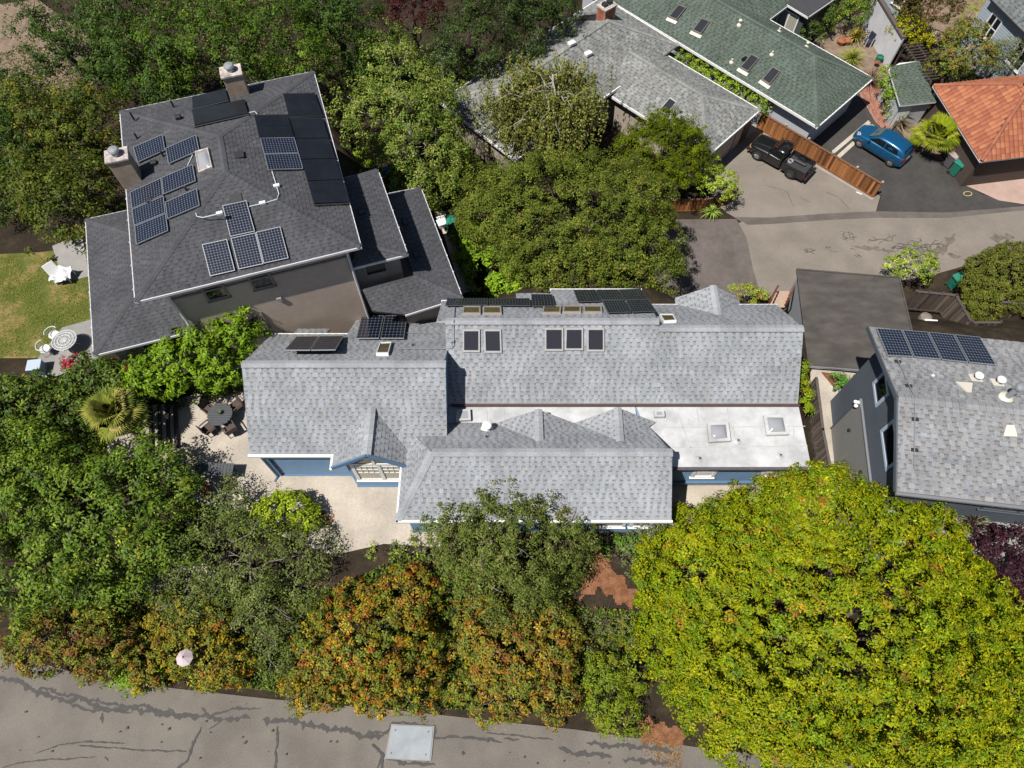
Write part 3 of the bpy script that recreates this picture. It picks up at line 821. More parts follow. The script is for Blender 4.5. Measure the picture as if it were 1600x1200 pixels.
for (c4) in ([(1104, 662), (1137, 661), (1141, 690), (1107, 692)], [(1192, 650), (1226, 650), (1232, 680), (1197, 681)]):
    skylight(house, [P(u, v, mz + .12) for u, v in c4], (0, 0, 1), M_MEMB, M_DOME, h=0.12, fw=0.13, dome=True)
for (c4) in ([(1021, 643), (1037, 643), (1038, 653), (1022, 653)], [(714, 642), (735, 641), (736, 658), (713, 659)]):
    skylight(house, [P(u, v, mz + .06) for u, v in c4], (0, 0, 1), M_MEMB, M_DOME, h=0.14, fw=0.10)
# skylights on the slopes
def sk(pl, c4, fr, pane, h=.09, fw=.06, off=0.02): return skylight(house, [pl.at(u, v, off) for u, v in c4], pl.n, fr, pane, h=h, fw=fw)
for c4 in ([(723, 514), (750, 514), (750, 550), (723, 550)], [(756, 514), (783, 514), (784, 551), (757, 551)], [(851, 512), (880, 512), (880, 548), (851, 548)], [(883, 512), (911, 512), (911, 547), (882, 547)], [(917, 512), (944, 512), (944, 549), (917, 549)]):
    sk(PL_Bf, c4, M_SKYFR, M_PANE2, fw=.08)
M_TANP = mat('tan skylight shaft', (0.11, 0.085, 0.045), 0.1, var=0.2, scale=3, spec=0.7)  # tan interior of the shaft, coloured onto the pane
for c4 in ([(724, 481), (751, 481), (751, 492), (722, 492)], [(755, 481), (783, 481), (784, 492), (754, 492)], [(849, 480), (877, 480), (876, 491), (847, 491)], [(880, 480), (908, 480), (908, 490), (879, 490)], [(911, 480), (940, 480), (941, 490), (912, 490)]):
    sk(PL_Br, c4, M_TAN, M_TANP, h=.10, fw=.08)
sk(PL_B2r, [(1030, 494), (1051, 494), (1057, 504), (1037, 505)], M_WHITE, M_TANP, h=.12, fw=.06)
sk(PL_Ar, [(594, 539), (612, 538), (607, 556), (588, 556)], M_WHITE, M_TANP, h=.14, fw=.07)
# walls
wz0 = 4.4
wA = [(xL + .45, yAe + .22), (xA - .05, yAe + .22), (xA - .05, yAb - .3), (xL + .45, yAb - .3)]
wall_prism('wall', wA, wz0 - 2, zE - .05, M_BLUE, house)
wall_prism('wall', [(xA - .05, 13.9), (12.6, 13.9), (12.6, 18.9), (xA - .05, 18.9)], 0.2, zE - .1, M_BLUE, house)
wall_prism('wall', [(-4.5, 8.75), (6.4, 8.75), (6.4, 13.9), (-4.5, 13.9)], wz0 - 2, 7.3, M_BLUE, house)
wall_prism('wall', [(6.4, 11.0), (12.8, 11.0), (12.8, 13.9), (6.4, 13.9)], wz0 - 2, 7.2, M_CREAM, house)
# gable ends
for x, xo in ((xL + .45, -1), (xA - .06, 1)):
    b = MB(); y0, y1 = yAe + .1, yAb - .1
    pr = [V((x, y0, zE - .1)), V((x, y1, zE - .1)), V((x, yAr, zAr - .12))]
    b.mesh([p for p in pr] + [p - V((xo * .12, 0, 0)) for p in pr], [(0, 1, 2), (5, 4, 3), (0, 3, 4, 1), (1, 4, 5, 2), (2, 5, 3, 0)])
    b.build('gable_wall', M_BLUE2, house)
for x, y0, y1, ym, z0, z1 in ((12.6, 13.9, 19.0, 16.5, 7.4, 9.55), (5.9, 8.75, 12.3, yCr, 7.2, 8.75)):
    b = MB(); pr = [V((x, y0, z0)), V((x, y1, z0)), V((x, ym, z1))]
    b.mesh(pr + [p - V((.12, 0, 0)) for p in pr], [(0, 1, 2), (5, 4, 3), (0, 3, 4, 1), (1, 4, 5, 2), (2, 5, 3, 0)]); b.build('gable_wall', M_BLUE2, house)
fw = WallFrame(wA[0], (-7.3, yAe + .22), wz0 + .1, zE - .08); fw.siding(house, M_BLUE, 0.15)
b = MB(); b.bar(fw.pt(0, wz0 + .1, .05), fw.pt(fw.L, wz0 + .1, .05), .12, .16); b.build('base_board', M_BLUE2, house)
b = MB(); b.bar((xL + .45, yAe + .18, wz0 + .05), (xL + .45, yAe + .18, zE - .1), .16, .16); b.build('corner_board', M_BLUE2, house)
b = MB(); b.tube([(xL + .18, yAe + .02, zE - .15), (xL + .30, yAe + .1, zE - .35), (xL + .32, yAe + .1, wz0 + .25), (xL + .22, yAe - .15, wz0 + .14)], 0.06, 8); b.build('downspout', M_BLUE2, house)
# bay
bx0, bx1, by = -7.30, -4.5, 11.0
wall_prism('bay_wall', [(bx0, by), (bx1, by), (bx1, yAe + .3), (bx0, yAe + .3)], wz0 - 1, zE - .06, M_BLUE, house)
pr = [V((bx0 + .05, by, zE - .07)), V((bx1 - .05, by, zE - .07)), V((-6.03, by, 8.72))]
b = MB(); b.mesh(pr + [p + V((0, .2, 0)) for p in pr], [(0, 1, 2), (5, 4, 3), (0, 3, 4, 1), (1, 4, 5, 2), (2, 5, 3, 0)]); b.build('gable_wall', M_BLUE, house)
bw = WallFrame((bx0, by), (bx1, by), wz0 + .1, zE - .05); bw.siding(house, M_BLUE, 0.15)
b = MB(); b.bar(bw.pt(0, wz0 + .12, .05), bw.pt(bw.L, wz0 + .12, .05), .12, .16); b.build('base_board', M_BLUE2, house)
win = bw.window(house, .18, 2.68, 5.35, 7.45, M_WHITE, mat('pale blind', (0.46, 0.43, 0.33), 0.3, var=0.08), fw=.16, mull=1, grid=[(.34, 1.35, 6.3, 7.1, 4, 2), (1.51, 2.52, 6.3, 7.1, 4, 2)])
b = MB(); b.face([bw.pt(.55, 7.5, .05), bw.pt(1.2, 7.5, .05), bw.pt(1.2, 8.25, .05)]); b.face([bw.pt(1.36, 7.5, .05), bw.pt(2.1, 7.5, .05), bw.pt(1.36, 8.25, .05)]); b.build('transom_pane', M_PANE, win)
b = MB(); b.bar(bw.pt(1.28, 7.4, .05), bw.pt(1.28, 8.5, .05), .14, .07); b.build('mullion', M_WHITE, win)
b = MB()
for e in (eL, eR): b.bar(V((e.x, by - .28, e.z - .06)), V((-6.03, by - .28, 8.96)), .09, .2)
b.build('bargeboard', M_BLUE2, house)
# wing front wall and membrane front wall
cw = WallFrame((-4.5, 8.75), (6.4, 8.75), wz0, 7.3); cw.siding(house, M_BLUE, .15)
cw.window(house, 8.0, 9.5, 5.5, 7.05, M_WHITE, fw=.12); cw.window(house, 9.7, 10.7, 5.5, 7.05, M_WHITE, fw=.12); cw.window(house, 2.0, 4.0, 5.5, 7.05, M_WHITE, fw=.12, mull=1)
mw = WallFrame((6.4, 11.0), (12.8, 11.0), 5.1, 7.2); mw.siding(house, M_BLUE, .15)
b = MB(); b.bar(mw.pt(0, 5.08, .06), mw.pt(mw.L, 5.08, .06), .14, .16); b.build('base_board', M_BLUE2, house)
for t in (1.75, 4.85): mw.window(house, t, t + 1.05, 5.75, 7.05, M_WHITE, mat('white blind', (0.7, 0.7, 0.68), 0.3), fw=.13, bars=1)
ew = WallFrame((12.8, 11.0), (12.8, 13.9), 5.1, 7.2); ew.siding(house, M_BLUE, .15)
# trim
fascia([V((xL - .02, yAe - .06, zE - .02)), V((-7.8, yAe - .06, zE - .02))], house, M_WHITE, .12, .14)
fascia([V((xC0 - .02, yAe - .5, zCe)), V((xC0 - .02, yCe - .05, zCe)), V((xC1, yCe - .05, zCe))], house, M_WHITE, .10, .14)
fascia([V((eL.x - .05, yAe, zE)), V((eL.x - .05, eL.y - .1, zE))], house, M_WHITE, .10, .12)
fascia([V((-2.7, yBe - .07, zBe - .02)), V((xR + .05, yBe - .07, zBe - .02))], house, mat('brown gutter', (0.09, 0.055, 0.05), 0.5, var=.2), .10, .10)
fascia([V((6.62, 10.74, mz)), V((13.05, 10.74, mz))], house, mat('dark gutter', (0.10, 0.09, 0.10), 0.5, var=.2), .13, .13)
fascia([A_rear1[0], A_rear1[1]], house, M_WHITE, .1, .12); fascia([B_r1[0], B_r1[1]], house, M_WHITE, .1, .12); fascia([B_r3[0], B_r3[1]], house, M_WHITE, .1, .12)
fascia([B_r4[0], B_r4[1]], house, M_WHITE, .08, .10)
# vent stack with white cap, small pipes, conduit
pipe_vent(house, PL_Cr.at(761, 671), .42, .11, M_WHITE, cap=True, flash=M_WHITE)
for pl, u, v in ((PL_Ar, 655, 507), (PL_Ar, 645, 540), (PL_Cr, 760, 683)):
    pipe_vent(house, pl.at(u, v), .2, .035, M_DARK)
b = MB(); b.tube([PL_Br.at(711, 480, .05), PL_Br.at(709, 501, .06), PL_Bf.at(709, 512, .06), PL_Bf.at(709, 540, .05), PL_Bf.at(706, 544, .05), PL_Ar.at(690, 545, .06), PL_Ar.at(620, 545, .05)], .018, 6); b.build('conduit', M_ALU, house)
b = MB(); b.tube([PL_Ar.at(636, 520, .05), PL_Ar.at(684, 521, .05)], .018, 6); b.build('conduit', M_ALU, house)
b = MB(); b.box(PL_Bf.at(707, 533, .08), (.14, .12, .12)); b.build('junction_box', M_METAL, house)
# solar panels on the rear slopes
GRP = house
DKF = mat('dark anodised frame', (0.10, 0.105, 0.115), 0.4, metal=0.5)
BK2 = mat('grey panel backsheet', (0.16, 0.18, 0.21), 0.5)
def psol(pl, c4, label, offs=(.16, .16, .16, .16), **k):
    return solar([pl.at(u, v, o) for (u, v), o in zip(c4, offs)], label, GRP, **k)
lift = (.18, .18, .42, .42)
psol(PL_Ar, [(463, 525.5), (498, 525), (484.5, 546.5), (445, 546.5)], 'left of the paired panels tilted up over the shingles at the far left roof end', lift, nx=10, ny=6, diamonds=False, leg=.2, back=BK2)
psol(PL_Ar, [(499.5, 525), (537, 524.5), (524, 546), (486, 546.5)], 'right of the paired panels tilted up over the shingles at the far left roof end', lift, nx=10, ny=6, diamonds=False, leg=.2, back=BK2)
psol(PL_Ar, [(565, 493), (599.5, 493), (592, 528), (556.5, 528.5)], 'left panel of the pair above the small white skylight', nx=6, ny=8, leg=.15)
psol(PL_Ar, [(601.5, 493), (636.5, 493), (631, 528), (594.5, 528)], 'right panel of the pair above the small white skylight', nx=6, ny=8, leg=.15)
psol(PL_Br, [(699, 466), (762.5, 466), (762, 476), (696, 477)], 'long low panel at the left end of the rear roof edge row', nx=14, ny=4, diamonds=False, frame_m=DKF, back=BK2)
psol(PL_Br, [(764, 466), (828, 466), (829, 477), (764, 476.5)], 'long low panel second along the rear roof edge row', nx=14, ny=4, diamonds=False, frame_m=DKF, back=BK2)
psol(PL_Br, [(830, 459.5), (863, 460), (867, 477.5), (831, 477.5)], 'single short panel standing right of the long low panels', nx=7, ny=6, diamonds=False, frame_m=DKF, back=BK2)
psol(PL_Br, [(896, 453), (930, 452.5), (939, 470), (903, 471)], 'leftmost upper panel of the five by the rear roof edge', nx=7, ny=8, diamonds=False, frame_m=DKF, back=BK2)
psol(PL_Br, [(931.5, 452.5), (965, 452), (975.5, 467.5), (940.5, 468)], 'middle upper panel of the five by the rear roof edge', nx=8, ny=6, diamonds=False, frame_m=DKF, back=BK2)
psol(PL_Br, [(966.5, 452), (1001, 451), (1012.5, 467), (977, 467.5)], 'rightmost upper panel of the five by the rear roof edge', nx=8, ny=6, diamonds=False, frame_m=DKF, back=BK2)
psol(PL_Br, [(941, 469.5), (976, 469), (986, 487), (950, 488)], 'lower left panel of the five by the rear roof edge', nx=8, ny=6, diamonds=False, frame_m=DKF, back=BK2)
psol(PL_Br, [(978, 468.8), (1013, 468), (1024.5, 485.5), (988, 487)], 'lower right panel of the five by the rear roof edge', nx=8, ny=6, diamonds=False, frame_m=DKF, back=BK2)
# ------------------------------------------------------------------ the stucco house with the dark hipped roof, upper left
PAL_DK = ((0.080, 0.082, 0.090), (0.073, 0.075, 0.082), (0.05, 0.051, 0.057), 0.06)
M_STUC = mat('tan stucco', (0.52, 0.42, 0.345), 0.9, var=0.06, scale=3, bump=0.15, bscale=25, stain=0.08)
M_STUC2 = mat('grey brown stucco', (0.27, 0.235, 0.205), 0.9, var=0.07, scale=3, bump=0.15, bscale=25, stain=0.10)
M_CHIM = mat('chimney stucco', (0.40, 0.315, 0.245), 0.9, var=0.12, scale=4, bump=0.2, stain=0.2, sscale=1.5)
M_CROWN = mat('weathered mortar crown', (0.48, 0.42, 0.39), 0.9, var=0.25, scale=6, stain=0.3, sscale=3)
M_GUT = mat('pale gutter', (0.62, 0.60, 0.64), 0.5)
lh = thing('stucco_house', 'two storey stucco house with charcoal hipped roof and two stucco chimneys', 'house', (-12.8, 23.3, 5.8))
zl = 12.0
rzL = math.radians(17.5)
cx, cy = -12.81, 23.33
ux, uy = V((math.cos(rzL), math.sin(rzL), 0)), V((-math.sin(rzL), math.cos(rzL), 0))
def LQ(a, b_, z): return V((cx, cy, 0)) + ux * a + uy * b_ + V((0, 0, z))
hw, hd = 4.73, 5.83
eTL, eTR, eBR, eBL = LQ(-hw, hd, zl), LQ(hw, hd, zl), LQ(hw, -hd, zl), LQ(-hw, -hd, zl)
R1, R2 = LQ(0, 1.0, 13.42), LQ(0, -1.25, 13.42)
Lp = {'front': [eBL, eBR, R2], 'left': [eTL, eBL, R2, R1], 'right': [eBR, eTR, R1, R2], 'rear': [eTR, eTL, R1]}
PLl = {k: Plane(v[0], v[1], v[2]) for k, v in Lp.items()}
lroof = deck(Lp.values(), lh, M_DARK, .12)
for i, (k, pl) in enumerate(Lp.items()): shingles(pl, lroof, PAL_DK, seed=200 + i, exp=.17, tabw=(.14, .26))
for a, c in ((eBL, R2), (eBR, R2), (eTL, R1), (eTR, R1), (R1, R2)): caps(a, c, lroof, PAL_DK, w=.30, step=.24)
fascia([eTL, eTR, eBR, eBL], lh, M_GUT, .10, .12, closed=True, drop=.07)
def brackets(a, c, n, parent):
    for i in range(n):
        p = Vector(a).lerp(Vector(c), (i + .5) / n)
        b = MB(); b.box(p - V((0, 0, .015)), (.16, .05, .04), rzL); b.build('gutter_strap', M_GUT, parent)
brackets(eTL, eBL, 9, lh); brackets(eBL, eBR, 7, lh)
wpoly = [LQ(-3.6, -5.45, 0), LQ(4.12, -5.45, 0), LQ(4.12, 5.28, 0), LQ(-3.6, 5.28, 0)]
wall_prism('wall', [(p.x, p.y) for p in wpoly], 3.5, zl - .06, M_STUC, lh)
lw = WallFrame(wpoly[0], wpoly[1], 4, zl)
b = MB(); b.bar(lw.pt(0, 11.15, .03), lw.pt(lw.L, 11.15, .03), .08, .10); b.build('belt_course', M_STUC2, lh)
b = MB(); b.tube([lw.pt(lw.L - .05, 11.9, .1), lw.pt(lw.L - .05, 6.2, .1)], .06, 8); b.build('downspout', M_GUT, lh)
for t in (1.3, 3.3): lw.window(lh, t, t + .95, 10.45, 11.4, M_STUC2, fw=.09)
lw.window(lh, 1.9, 3.1, 7.0, 8.6, M_STUC2, fw=.1)
b = MB(); b.box(lw.pt(4.1, 9.4, .06), (.22, .1, .22), rzL); b.build('wall_lamp', M_METAL, lh)
b = MB(); b.lathe(lw.pt(2.0, 8.9, .03), [(.09, -.05), (.09, .05)], 12); b.build('wall_vent', M_DARK, lh)
# lower left roof
zw = 8.7
q0, q1, e2 = LQ(-8.16, 2.8, zw), LQ(-8.06, -5.47, zw), LQ(-3.7, -5.5, zw)
qa = LQ(-3.6, 2.75, zw)
i1 = LQ(-4.0, -1.35, zw + 1.36)
i2 = LQ(-3.62, -1.35, zw + 1.36)
LL = [[q0, q1, i1], [q1, e2, i2, i1], [qa, q0, i1, i2]]
lr2 = deck(LL, lh, M_DARK, .12, name='lower_roof')
for i, pl in enumerate(LL): shingles(pl, lr2, PAL_DK, seed=230 + i, exp=.17, tabw=(.14, .26))
caps(q1, i1, lr2, PAL_DK, w=.3, step=.24); caps(q0, i1, lr2, PAL_DK, w=.3, step=.24)
fascia([qa, q0, q1, e2], lh, M_GUT, .10, .12, drop=.07); brackets(q0, q1, 8, lh)
wl_ = [LQ(-7.6, 2.4, 0), LQ(-7.5, -5.1, 0), LQ(-3.5, -5.1, 0), LQ(-3.5, 2.4, 0)]
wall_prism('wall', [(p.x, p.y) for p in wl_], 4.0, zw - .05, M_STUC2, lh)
fwl = WallFrame(wl_[1], wl_[2], 5.8, zw)
fwl.window(lh, 1.2, 2.6, 6.3, 8.2, M_STUC2, fw=.1); fwl.window(lh, 3.0, 3.7, 6.0, 8.2, M_DARK, fw=.1)
b = MB(); b.tube([LQ(-3.62, -5.6, 11.8), LQ(-3.62, -5.55, 9.6), LQ(-3.66, -5.6, zw + .1)], .055, 8); b.build('downspout', M_WHITE, lh)
b = MB(); pr4 = [P(289, 495, zw - .4), P(312, 486, zw - .4), P(312, 513, zw - .6), P(289, 519, zw - .6)]; b.slab(pr4[::-1], .1); b.build('porch_roof', M_DARK, lh)
# mid and low roofs on the right side
zm, zs = 10.3, 8.0
m0, m1, m2 = P(590, 266, zm), P(636, 397, zm), P(555, 419, zm)
ri0 = V((wpoly[2].x, wpoly[2].y, 0)); ri1 = V((wpoly[1].x, wpoly[1].y, 0))
dm = (m1 - m0).normalized()
mi0 = m0.lerp(m1, .15) - ux * 2.0 + V((0, 0, .62)); mi1 = m0.lerp(m1, .85) - ux * 2.0 + V((0, 0, .62))
mm0 = m0 - ux * 2.6; mm1 = m1 - ux * 2.6
Rm = [[m1, m0, mi0, mi1], [mm1, m1, mi1], [m0, mm0, mi0]]
lr3 = deck(Rm, lh, M_DARK, .12, name='middle_roof')
for i, pl in enumerate(Rm): shingles(pl, lr3, PAL_DK, seed=240 + i, exp=.17, tabw=(.14, .26))
caps(m0, mi0, lr3, PAL_DK, w=.3, step=.24); caps(m1, mi1, lr3, PAL_DK, w=.3, step=.24)
fascia([mm1, m1, m0, mm0], lh, M_GUT, .10, .12, drop=.07); brackets(m0, m1, 5, lh)
wm = [mm1 + uy * .4, m1 - ux * .35 + uy * .4, m0 - ux * .35 - uy * .4, mm0 - uy * .4]
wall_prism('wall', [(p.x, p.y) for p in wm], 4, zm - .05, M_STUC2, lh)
mwf = WallFrame(wm[0], wm[1], 4, zm); mwf.window(lh, mwf.L - 1.75, mwf.L - .65, zm - 1.35, zm - .25, M_STUC2, fw=.09, sill=False)
s0, s1 = P(656.8, 293, zs), P(721.5, 464, zs)
sa, sb = P(604, 303, zs), P(634, 491.5, zs)
si0 = s0.lerp(s1, .16) - ux * 1.9 + V((0, 0, .62)); si1 = s0.lerp(s1, .80) - ux * 1.9 + V((0, 0, .62))
PLz = Plane(sb, s1, si1)
sbc = PLz.at(582, 486); sbb = PLz.at(566, 452)
Rs = [[s1, s0, si0, si1], [sb, s1, si1, sbb, sbc], [s0, sa, si0]]
lr4 = deck(Rs, lh, M_DARK, .12, name='lower_roof')
for i, pl in enumerate(Rs): shingles(pl, lr4, PAL_DK, seed=250 + i, exp=.17, tabw=(.14, .26))
caps(s1, si1, lr4, PAL_DK, w=.3, step=.24); caps(s0, si0, lr4, PAL_DK, w=.3, step=.24)
fascia([sb, s1, s0, sa], lh, M_GUT, .10, .12, drop=.07); brackets(s0, s1, 7, lh)
ws = [sb + uy * .4, s1 - ux * .4 + uy * .4, s0 - ux * .4 - uy * .4, sa - uy * .4]
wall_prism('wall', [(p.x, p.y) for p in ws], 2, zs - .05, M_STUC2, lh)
PLm = Plane(m0, m1, mi0); PLs = Plane(s0, s1, si0)
for pl, c4 in ((PLm, [(559, 328), (570, 325), (572, 334), (561, 337)]), (PLs, [(628, 342), (634, 340), (637, 351), (631, 353)]), (PLs, [(645, 394), (653, 392), (656, 401), (648, 404)])):
    skylight(lh, [pl.at(u, v, .02) for u, v in c4], pl.n, M_DARK, M_PANE2, h=.08, fw=.05)
# chimneys
ca = PLl['rear'].at(375, 146); cb = PLl['left'].at(207, 284)
chimney(lh, (ca.x, ca.y), .92, .7, 11.8, 13.45, rzL, M_CHIM, M_CROWN)
chimney(lh, (cb.x, cb.y + .1), .9, .7, 9.0, 13.55, rzL, M_CHIM, M_CROWN)
# skylight dome, vents, conduits
skylight(lh, [PLl['left'].at(u, v, .04) for u, v in ((307, 239), (327, 233), (334, 263), (313, 272))], PLl['left'].n, M_CROWN, M_DOME, h=.12, fw=.07, dome=True)
for k, u, v, h in (('rear', 209, 186, .45), ('rear', 272, 168, .45), ('left', 215, 217, .4), ('left', 256, 245, .4), ('left', 292, 298, .3)):
    pipe_vent(lh, PLl[k].at(u, v), h, .045, M_DARK)
for k, u, v in (('rear', 280, 186), ('left', 242, 257), ('left', 236, 316)):
    p = PLl[k].at(u, v); b = MB(); b.box(p + V((0, 0, .1)), (.28, .24, .22), rzL); b.build('roof_vent', M_DARK, lh, bevel=.04)
for k, u, v in (('right', 372, 243), ('front', 369, 310)):
    p = PLl[k].at(u, v); b = MB(); n = PLl[k].n; b.bar(p - ux * .25 + n * .03, p + ux * .25 + n * .03, .4, .06, up=n); b.build('ridge_vent', M_DARK, lh)
M_COND = mat('pale conduit', (0.55, 0.60, 0.66), 0.45)
def cond(pts): b = MB(); b.tube([PLl[k].at(u, v, .05) for k, u, v in pts], .022, 6); b.build('conduit', M_COND, lh)
cond([('left', 306, 333), ('left', 308, 338), ('left', 317, 340), ('left', 340, 334.5), ('front', 348, 332.5)])
cond([('front', 388, 323), ('front', 415, 317), ('right', 433, 311), ('right', 436, 303), ('right', 425, 267)])
cond([('left', 301, 242), ('left', 293, 259)]); cond([('rear', 385, 177), ('rear', 398, 174), ('right', 402, 178)])
for k, u, v in (('left', 343, 333), ('front', 410, 317), ('right', 432, 290)):
    b = MB(); b.box(PLl[k].at(u, v, .07), (.26, .14, .1), rzL); b.build('junction_box', M_WHITE, lh)
# panels
GRL = lh
def zl1(l): return [(190 + x / 6.314, 200 + y / 6.314) for x, y in l]
def lsol(k, c4, label, **kw): return solar([PLl[k].at(u, v, .14) for u, v in c4], label, GRL, **kw)
lsol('left', zl1([(112, 188), (402, 62), (428, 214), (155, 338)]), 'panel beside the stucco chimney, the upper left one on the left slope', nx=12, ny=8)
lsol('left', zl1([(432, 198), (733, 66), (765, 218), (460, 352)]), 'panel above and left of the domed skylight', nx=12, ny=8)
lsol('left', zl1([(394, 487), (700, 357), (730, 518), (412, 650)]), 'panel directly below and left of the domed skylight', nx=12, ny=8)
lsol('left', zl1([(80, 632), (388, 492), (408, 660), (100, 795)]), 'top panel of the stack of three by the left eave', nx=12, ny=8)
lsol('left', zl1([(100, 802), (412, 668), (432, 835), (122, 962)]), 'middle panel of the stack of three by the left eave', nx=12, ny=8)
lsol('left', zl1([(126, 967), (434, 842), (457, 1010), (142, 1148)]), 'bottom panel of the stack of three by the left eave', nx=12, ny=8)
lsol('left', zl1([(428, 730), (740, 595), (768, 762), (450, 895)]), 'panel right of the stack of three, feeding the pale conduit', nx=12, ny=8)
def zl2(l): return [(310 + x / 9.233, 310 + y / 9.233) for x, y in l]
lsol('front', zl2([(345, 103), (690, 27), (815, 475), (458, 552)]), 'topmost panel of the four on the front slope')
lsol('front', zl2([(50, 665), (410, 585), (527, 1040), (168, 1122)]), 'leftmost panel of the four on the front slope')
lsol('front', zl2([(466, 572), (822, 492), (935, 945), (580, 1022)]), 'bottom middle panel of the four on the front slope')
lsol('front', zl2([(828, 485), (1180, 405), (1300, 860), (942, 938)]), 'rightmost panel of the four on the front slope')
def zl3(l): return [(380 + x / 6, 130 + y / 6) for x, y in l]
lsol('right', zl3([(157, 513), (478, 507), (520, 652), (195, 660)]), 'upper silver panel of the two on the right slope', nx=12, ny=8)
lsol('right', zl3([(197, 664), (522, 656), (562, 800), (232, 810)]), 'lower silver panel of the two on the right slope', nx=12, ny=8)
def lth(k, c4, label, **kw): return thermal([PLl[k].at(u, v, .16) for u, v in c4], label, lh, **kw)
lth('right', zl3([(378, 98), (668, 92), (745, 298), (428, 304)]), 'black collector at the upper right eave corner')
lth('right', zl3([(438, 328), (745, 330), (995, 1108), (665, 1125)]), 'long black collector along the right eave', lines=4)
lth('right', zl3([(105, 300), (418, 292), (475, 500), (152, 508)]), 'black collector above the two silver panels', lines=2)
lth('rear', [(300, 151), (352, 138), (356, 156), (301, 169)], 'upper black collector near the rear chimney')
lth('rear', [(300, 171), (381, 155), (387, 176), (304, 195)], 'lower long black collector in front of the rear chimney', thick=.16)
# ------------------------------------------------------------------ house at the right edge
PAL_RH = ((0.255, 0.26, 0.27), (0.225, 0.226, 0.232), (0.145, 0.147, 0.155), 0.075)
M_NAVY = mat('slate grey siding', (0.085, 0.10, 0.122), 0.65, var=0.05, scale=2, stain=0.08)
M_LTRIM = mat('pale blue trim', (0.42, 0.50, 0.60), 0.5)
rh = thing('slate_house', 'tall slate grey sided house with grey shingled gable roof at the right edge', 'house', (19.0, 12.0, 3.0))
thR = math.radians(-7); rx = V((math.cos(thR), math.sin(thR), 0)); ry = V((-math.sin(thR), math.cos(thR), 0))
zr = 11.0
Rr = P(1403.3, 620.7, zr)
def RQ(a, b_, z): return V((Rr.x, Rr.y, 0)) + rx * a + ry * b_ + V((0, 0, z))
zrb, zrf = 9.49, 9.95
LEN = 11.0
r_b0, r_b1 = RQ(0, 4.3, zrb), RQ(LEN, 4.3, zrb)
r_f0, r_f1 = RQ(0, -3.6, zrf), RQ(LEN, -3.6, zrf)
r_r0, r_r1 = RQ(0, 0, zr), RQ(LEN, 0, zr)
RP = {'front': [r_f0, r_f1, r_r1, r_r0], 'rear': [r_b1, r_b0, r_r0, r_r1]}
PLr = {k: Plane(v[0], v[1], v[2]) for k, v in RP.items()}
rroof = deck(RP.values(), rh, M_NAVY, .16)
for i, (k, pl) in enumerate(RP.items()): shingles(pl, rroof, PAL_RH, seed=300 + i, exp=.19, tabw=(.15, .32))
caps(r_r0, r_r1, rroof, PAL_RH, w=.42, step=.26)
for a, c in ((r_r0, r_f0), (r_r0, r_b0)):
    b = MB(); b.bar(a - V((0, 0, .07)) - rx * .04, c - V((0, 0, .07)) - rx * .04, .06, .2); b.build('bargeboard', M_NAVY, rh)
fascia([r_f0 - ry * .08, r_f1 - ry * .08], rh, mat('grey gutter', (0.20, 0.20, 0.21), .5), .12, .12)
o_ = .8
wr = [RQ(o_, -3.1, 0), RQ(LEN, -3.1, 0), RQ(LEN, 3.8, 0), RQ(o_, 3.8, 0)]
wall_prism('wall', [(p.x, p.y) for p in wr], 2.0, zrb - .1, M_NAVY, rh)
pr = [RQ(o_, -3.1, zrb - .1), RQ(o_, 3.8, zrb - .1), RQ(o_, 3.8, zrb), RQ(o_, 0, zr - .2), RQ(o_, -3.1, zrf)]
b = MB(); b.mesh(pr + [p + rx * .1 for p in pr], [(0, 1, 2, 3, 4), (9, 8, 7, 6, 5)] + [(i, i + 5, (i + 1) % 5 + 5, (i + 1) % 5) for i in range(5)]); b.build('gable_wall', M_NAVY, rh)
gw = WallFrame(RQ(o_, 3.8, 0), RQ(o_, -3.1, 0), 3.0, zr - .25)
gw.siding(rh, M_NAVY, .17, top=lambda t: (zr - .2) - abs(t - 3.8) * (.36 if t < 3.8 else .29))
ad = WallFrame(RQ(o_ - .10, 2.2, 0), RQ(o_ - .10, -3.1, 0), 2.9, 6.55)
wall_prism('addition_wall', [(p.x, p.y) for p in (RQ(o_ - .10, 2.2, 0), RQ(o_ + .1, 2.2, 0), RQ(o_ + .1, -3.1, 0), RQ(o_ - .10, -3.1, 0))], 2.5, 6.55, M_NAVY, rh)
ad.siding(rh, mat('grey siding', (0.20, 0.198, 0.19), .65, var=.05, scale=2), .17)
b = MB(); b.bar(ad.pt(0, 6.6, .03), ad.pt(ad.L, 6.6, .03), .10, .06); b.build('flashing', M_ALU, rh)
b = MB(); b.bar(ad.pt(0, 3.1, .03), ad.pt(0, 6.55, .03), .07, .07); b.build('corner_board', M_NAVY, rh)
for (t0, t1, z0, z1) in ((1.33, 2.58, 7.72, 8.98), (3.78, 5.7, 7.85, 9.1)): gw.window(rh, t0, t1, z0, z1, M_LTRIM, fw=.14, sill=False)
for t, z in ((1.0, 5.2), (3.4, 5.9)):
    b = MB(); b.box(ad.pt(t, z, .06), (.12, .14, .12), thR); b.build('wall_vent', M_DARK, rh)
b = MB(); b.box(ad.pt(.15, 6.5, .1), (.12, .14, .1), thR); b.lathe(ad.pt(.12, 6.36, .22), [(.03, 0), (.09, .1), (.09, .14)], 12); b.lathe(ad.pt(.3, 6.3, .2), [(.03, 0), (.09, .1), (.09, .14)], 12); b.build('flood_lamp', M_WHITE, rh)
fr = WallFrame(wr[0], wr[1], 3.0, zrf); fr.siding(rh, M_NAVY, .17); fr.window(rh, 3.5, 6.5, 8.0, 9.8, M_NAVY, fw=.1, mull=1)
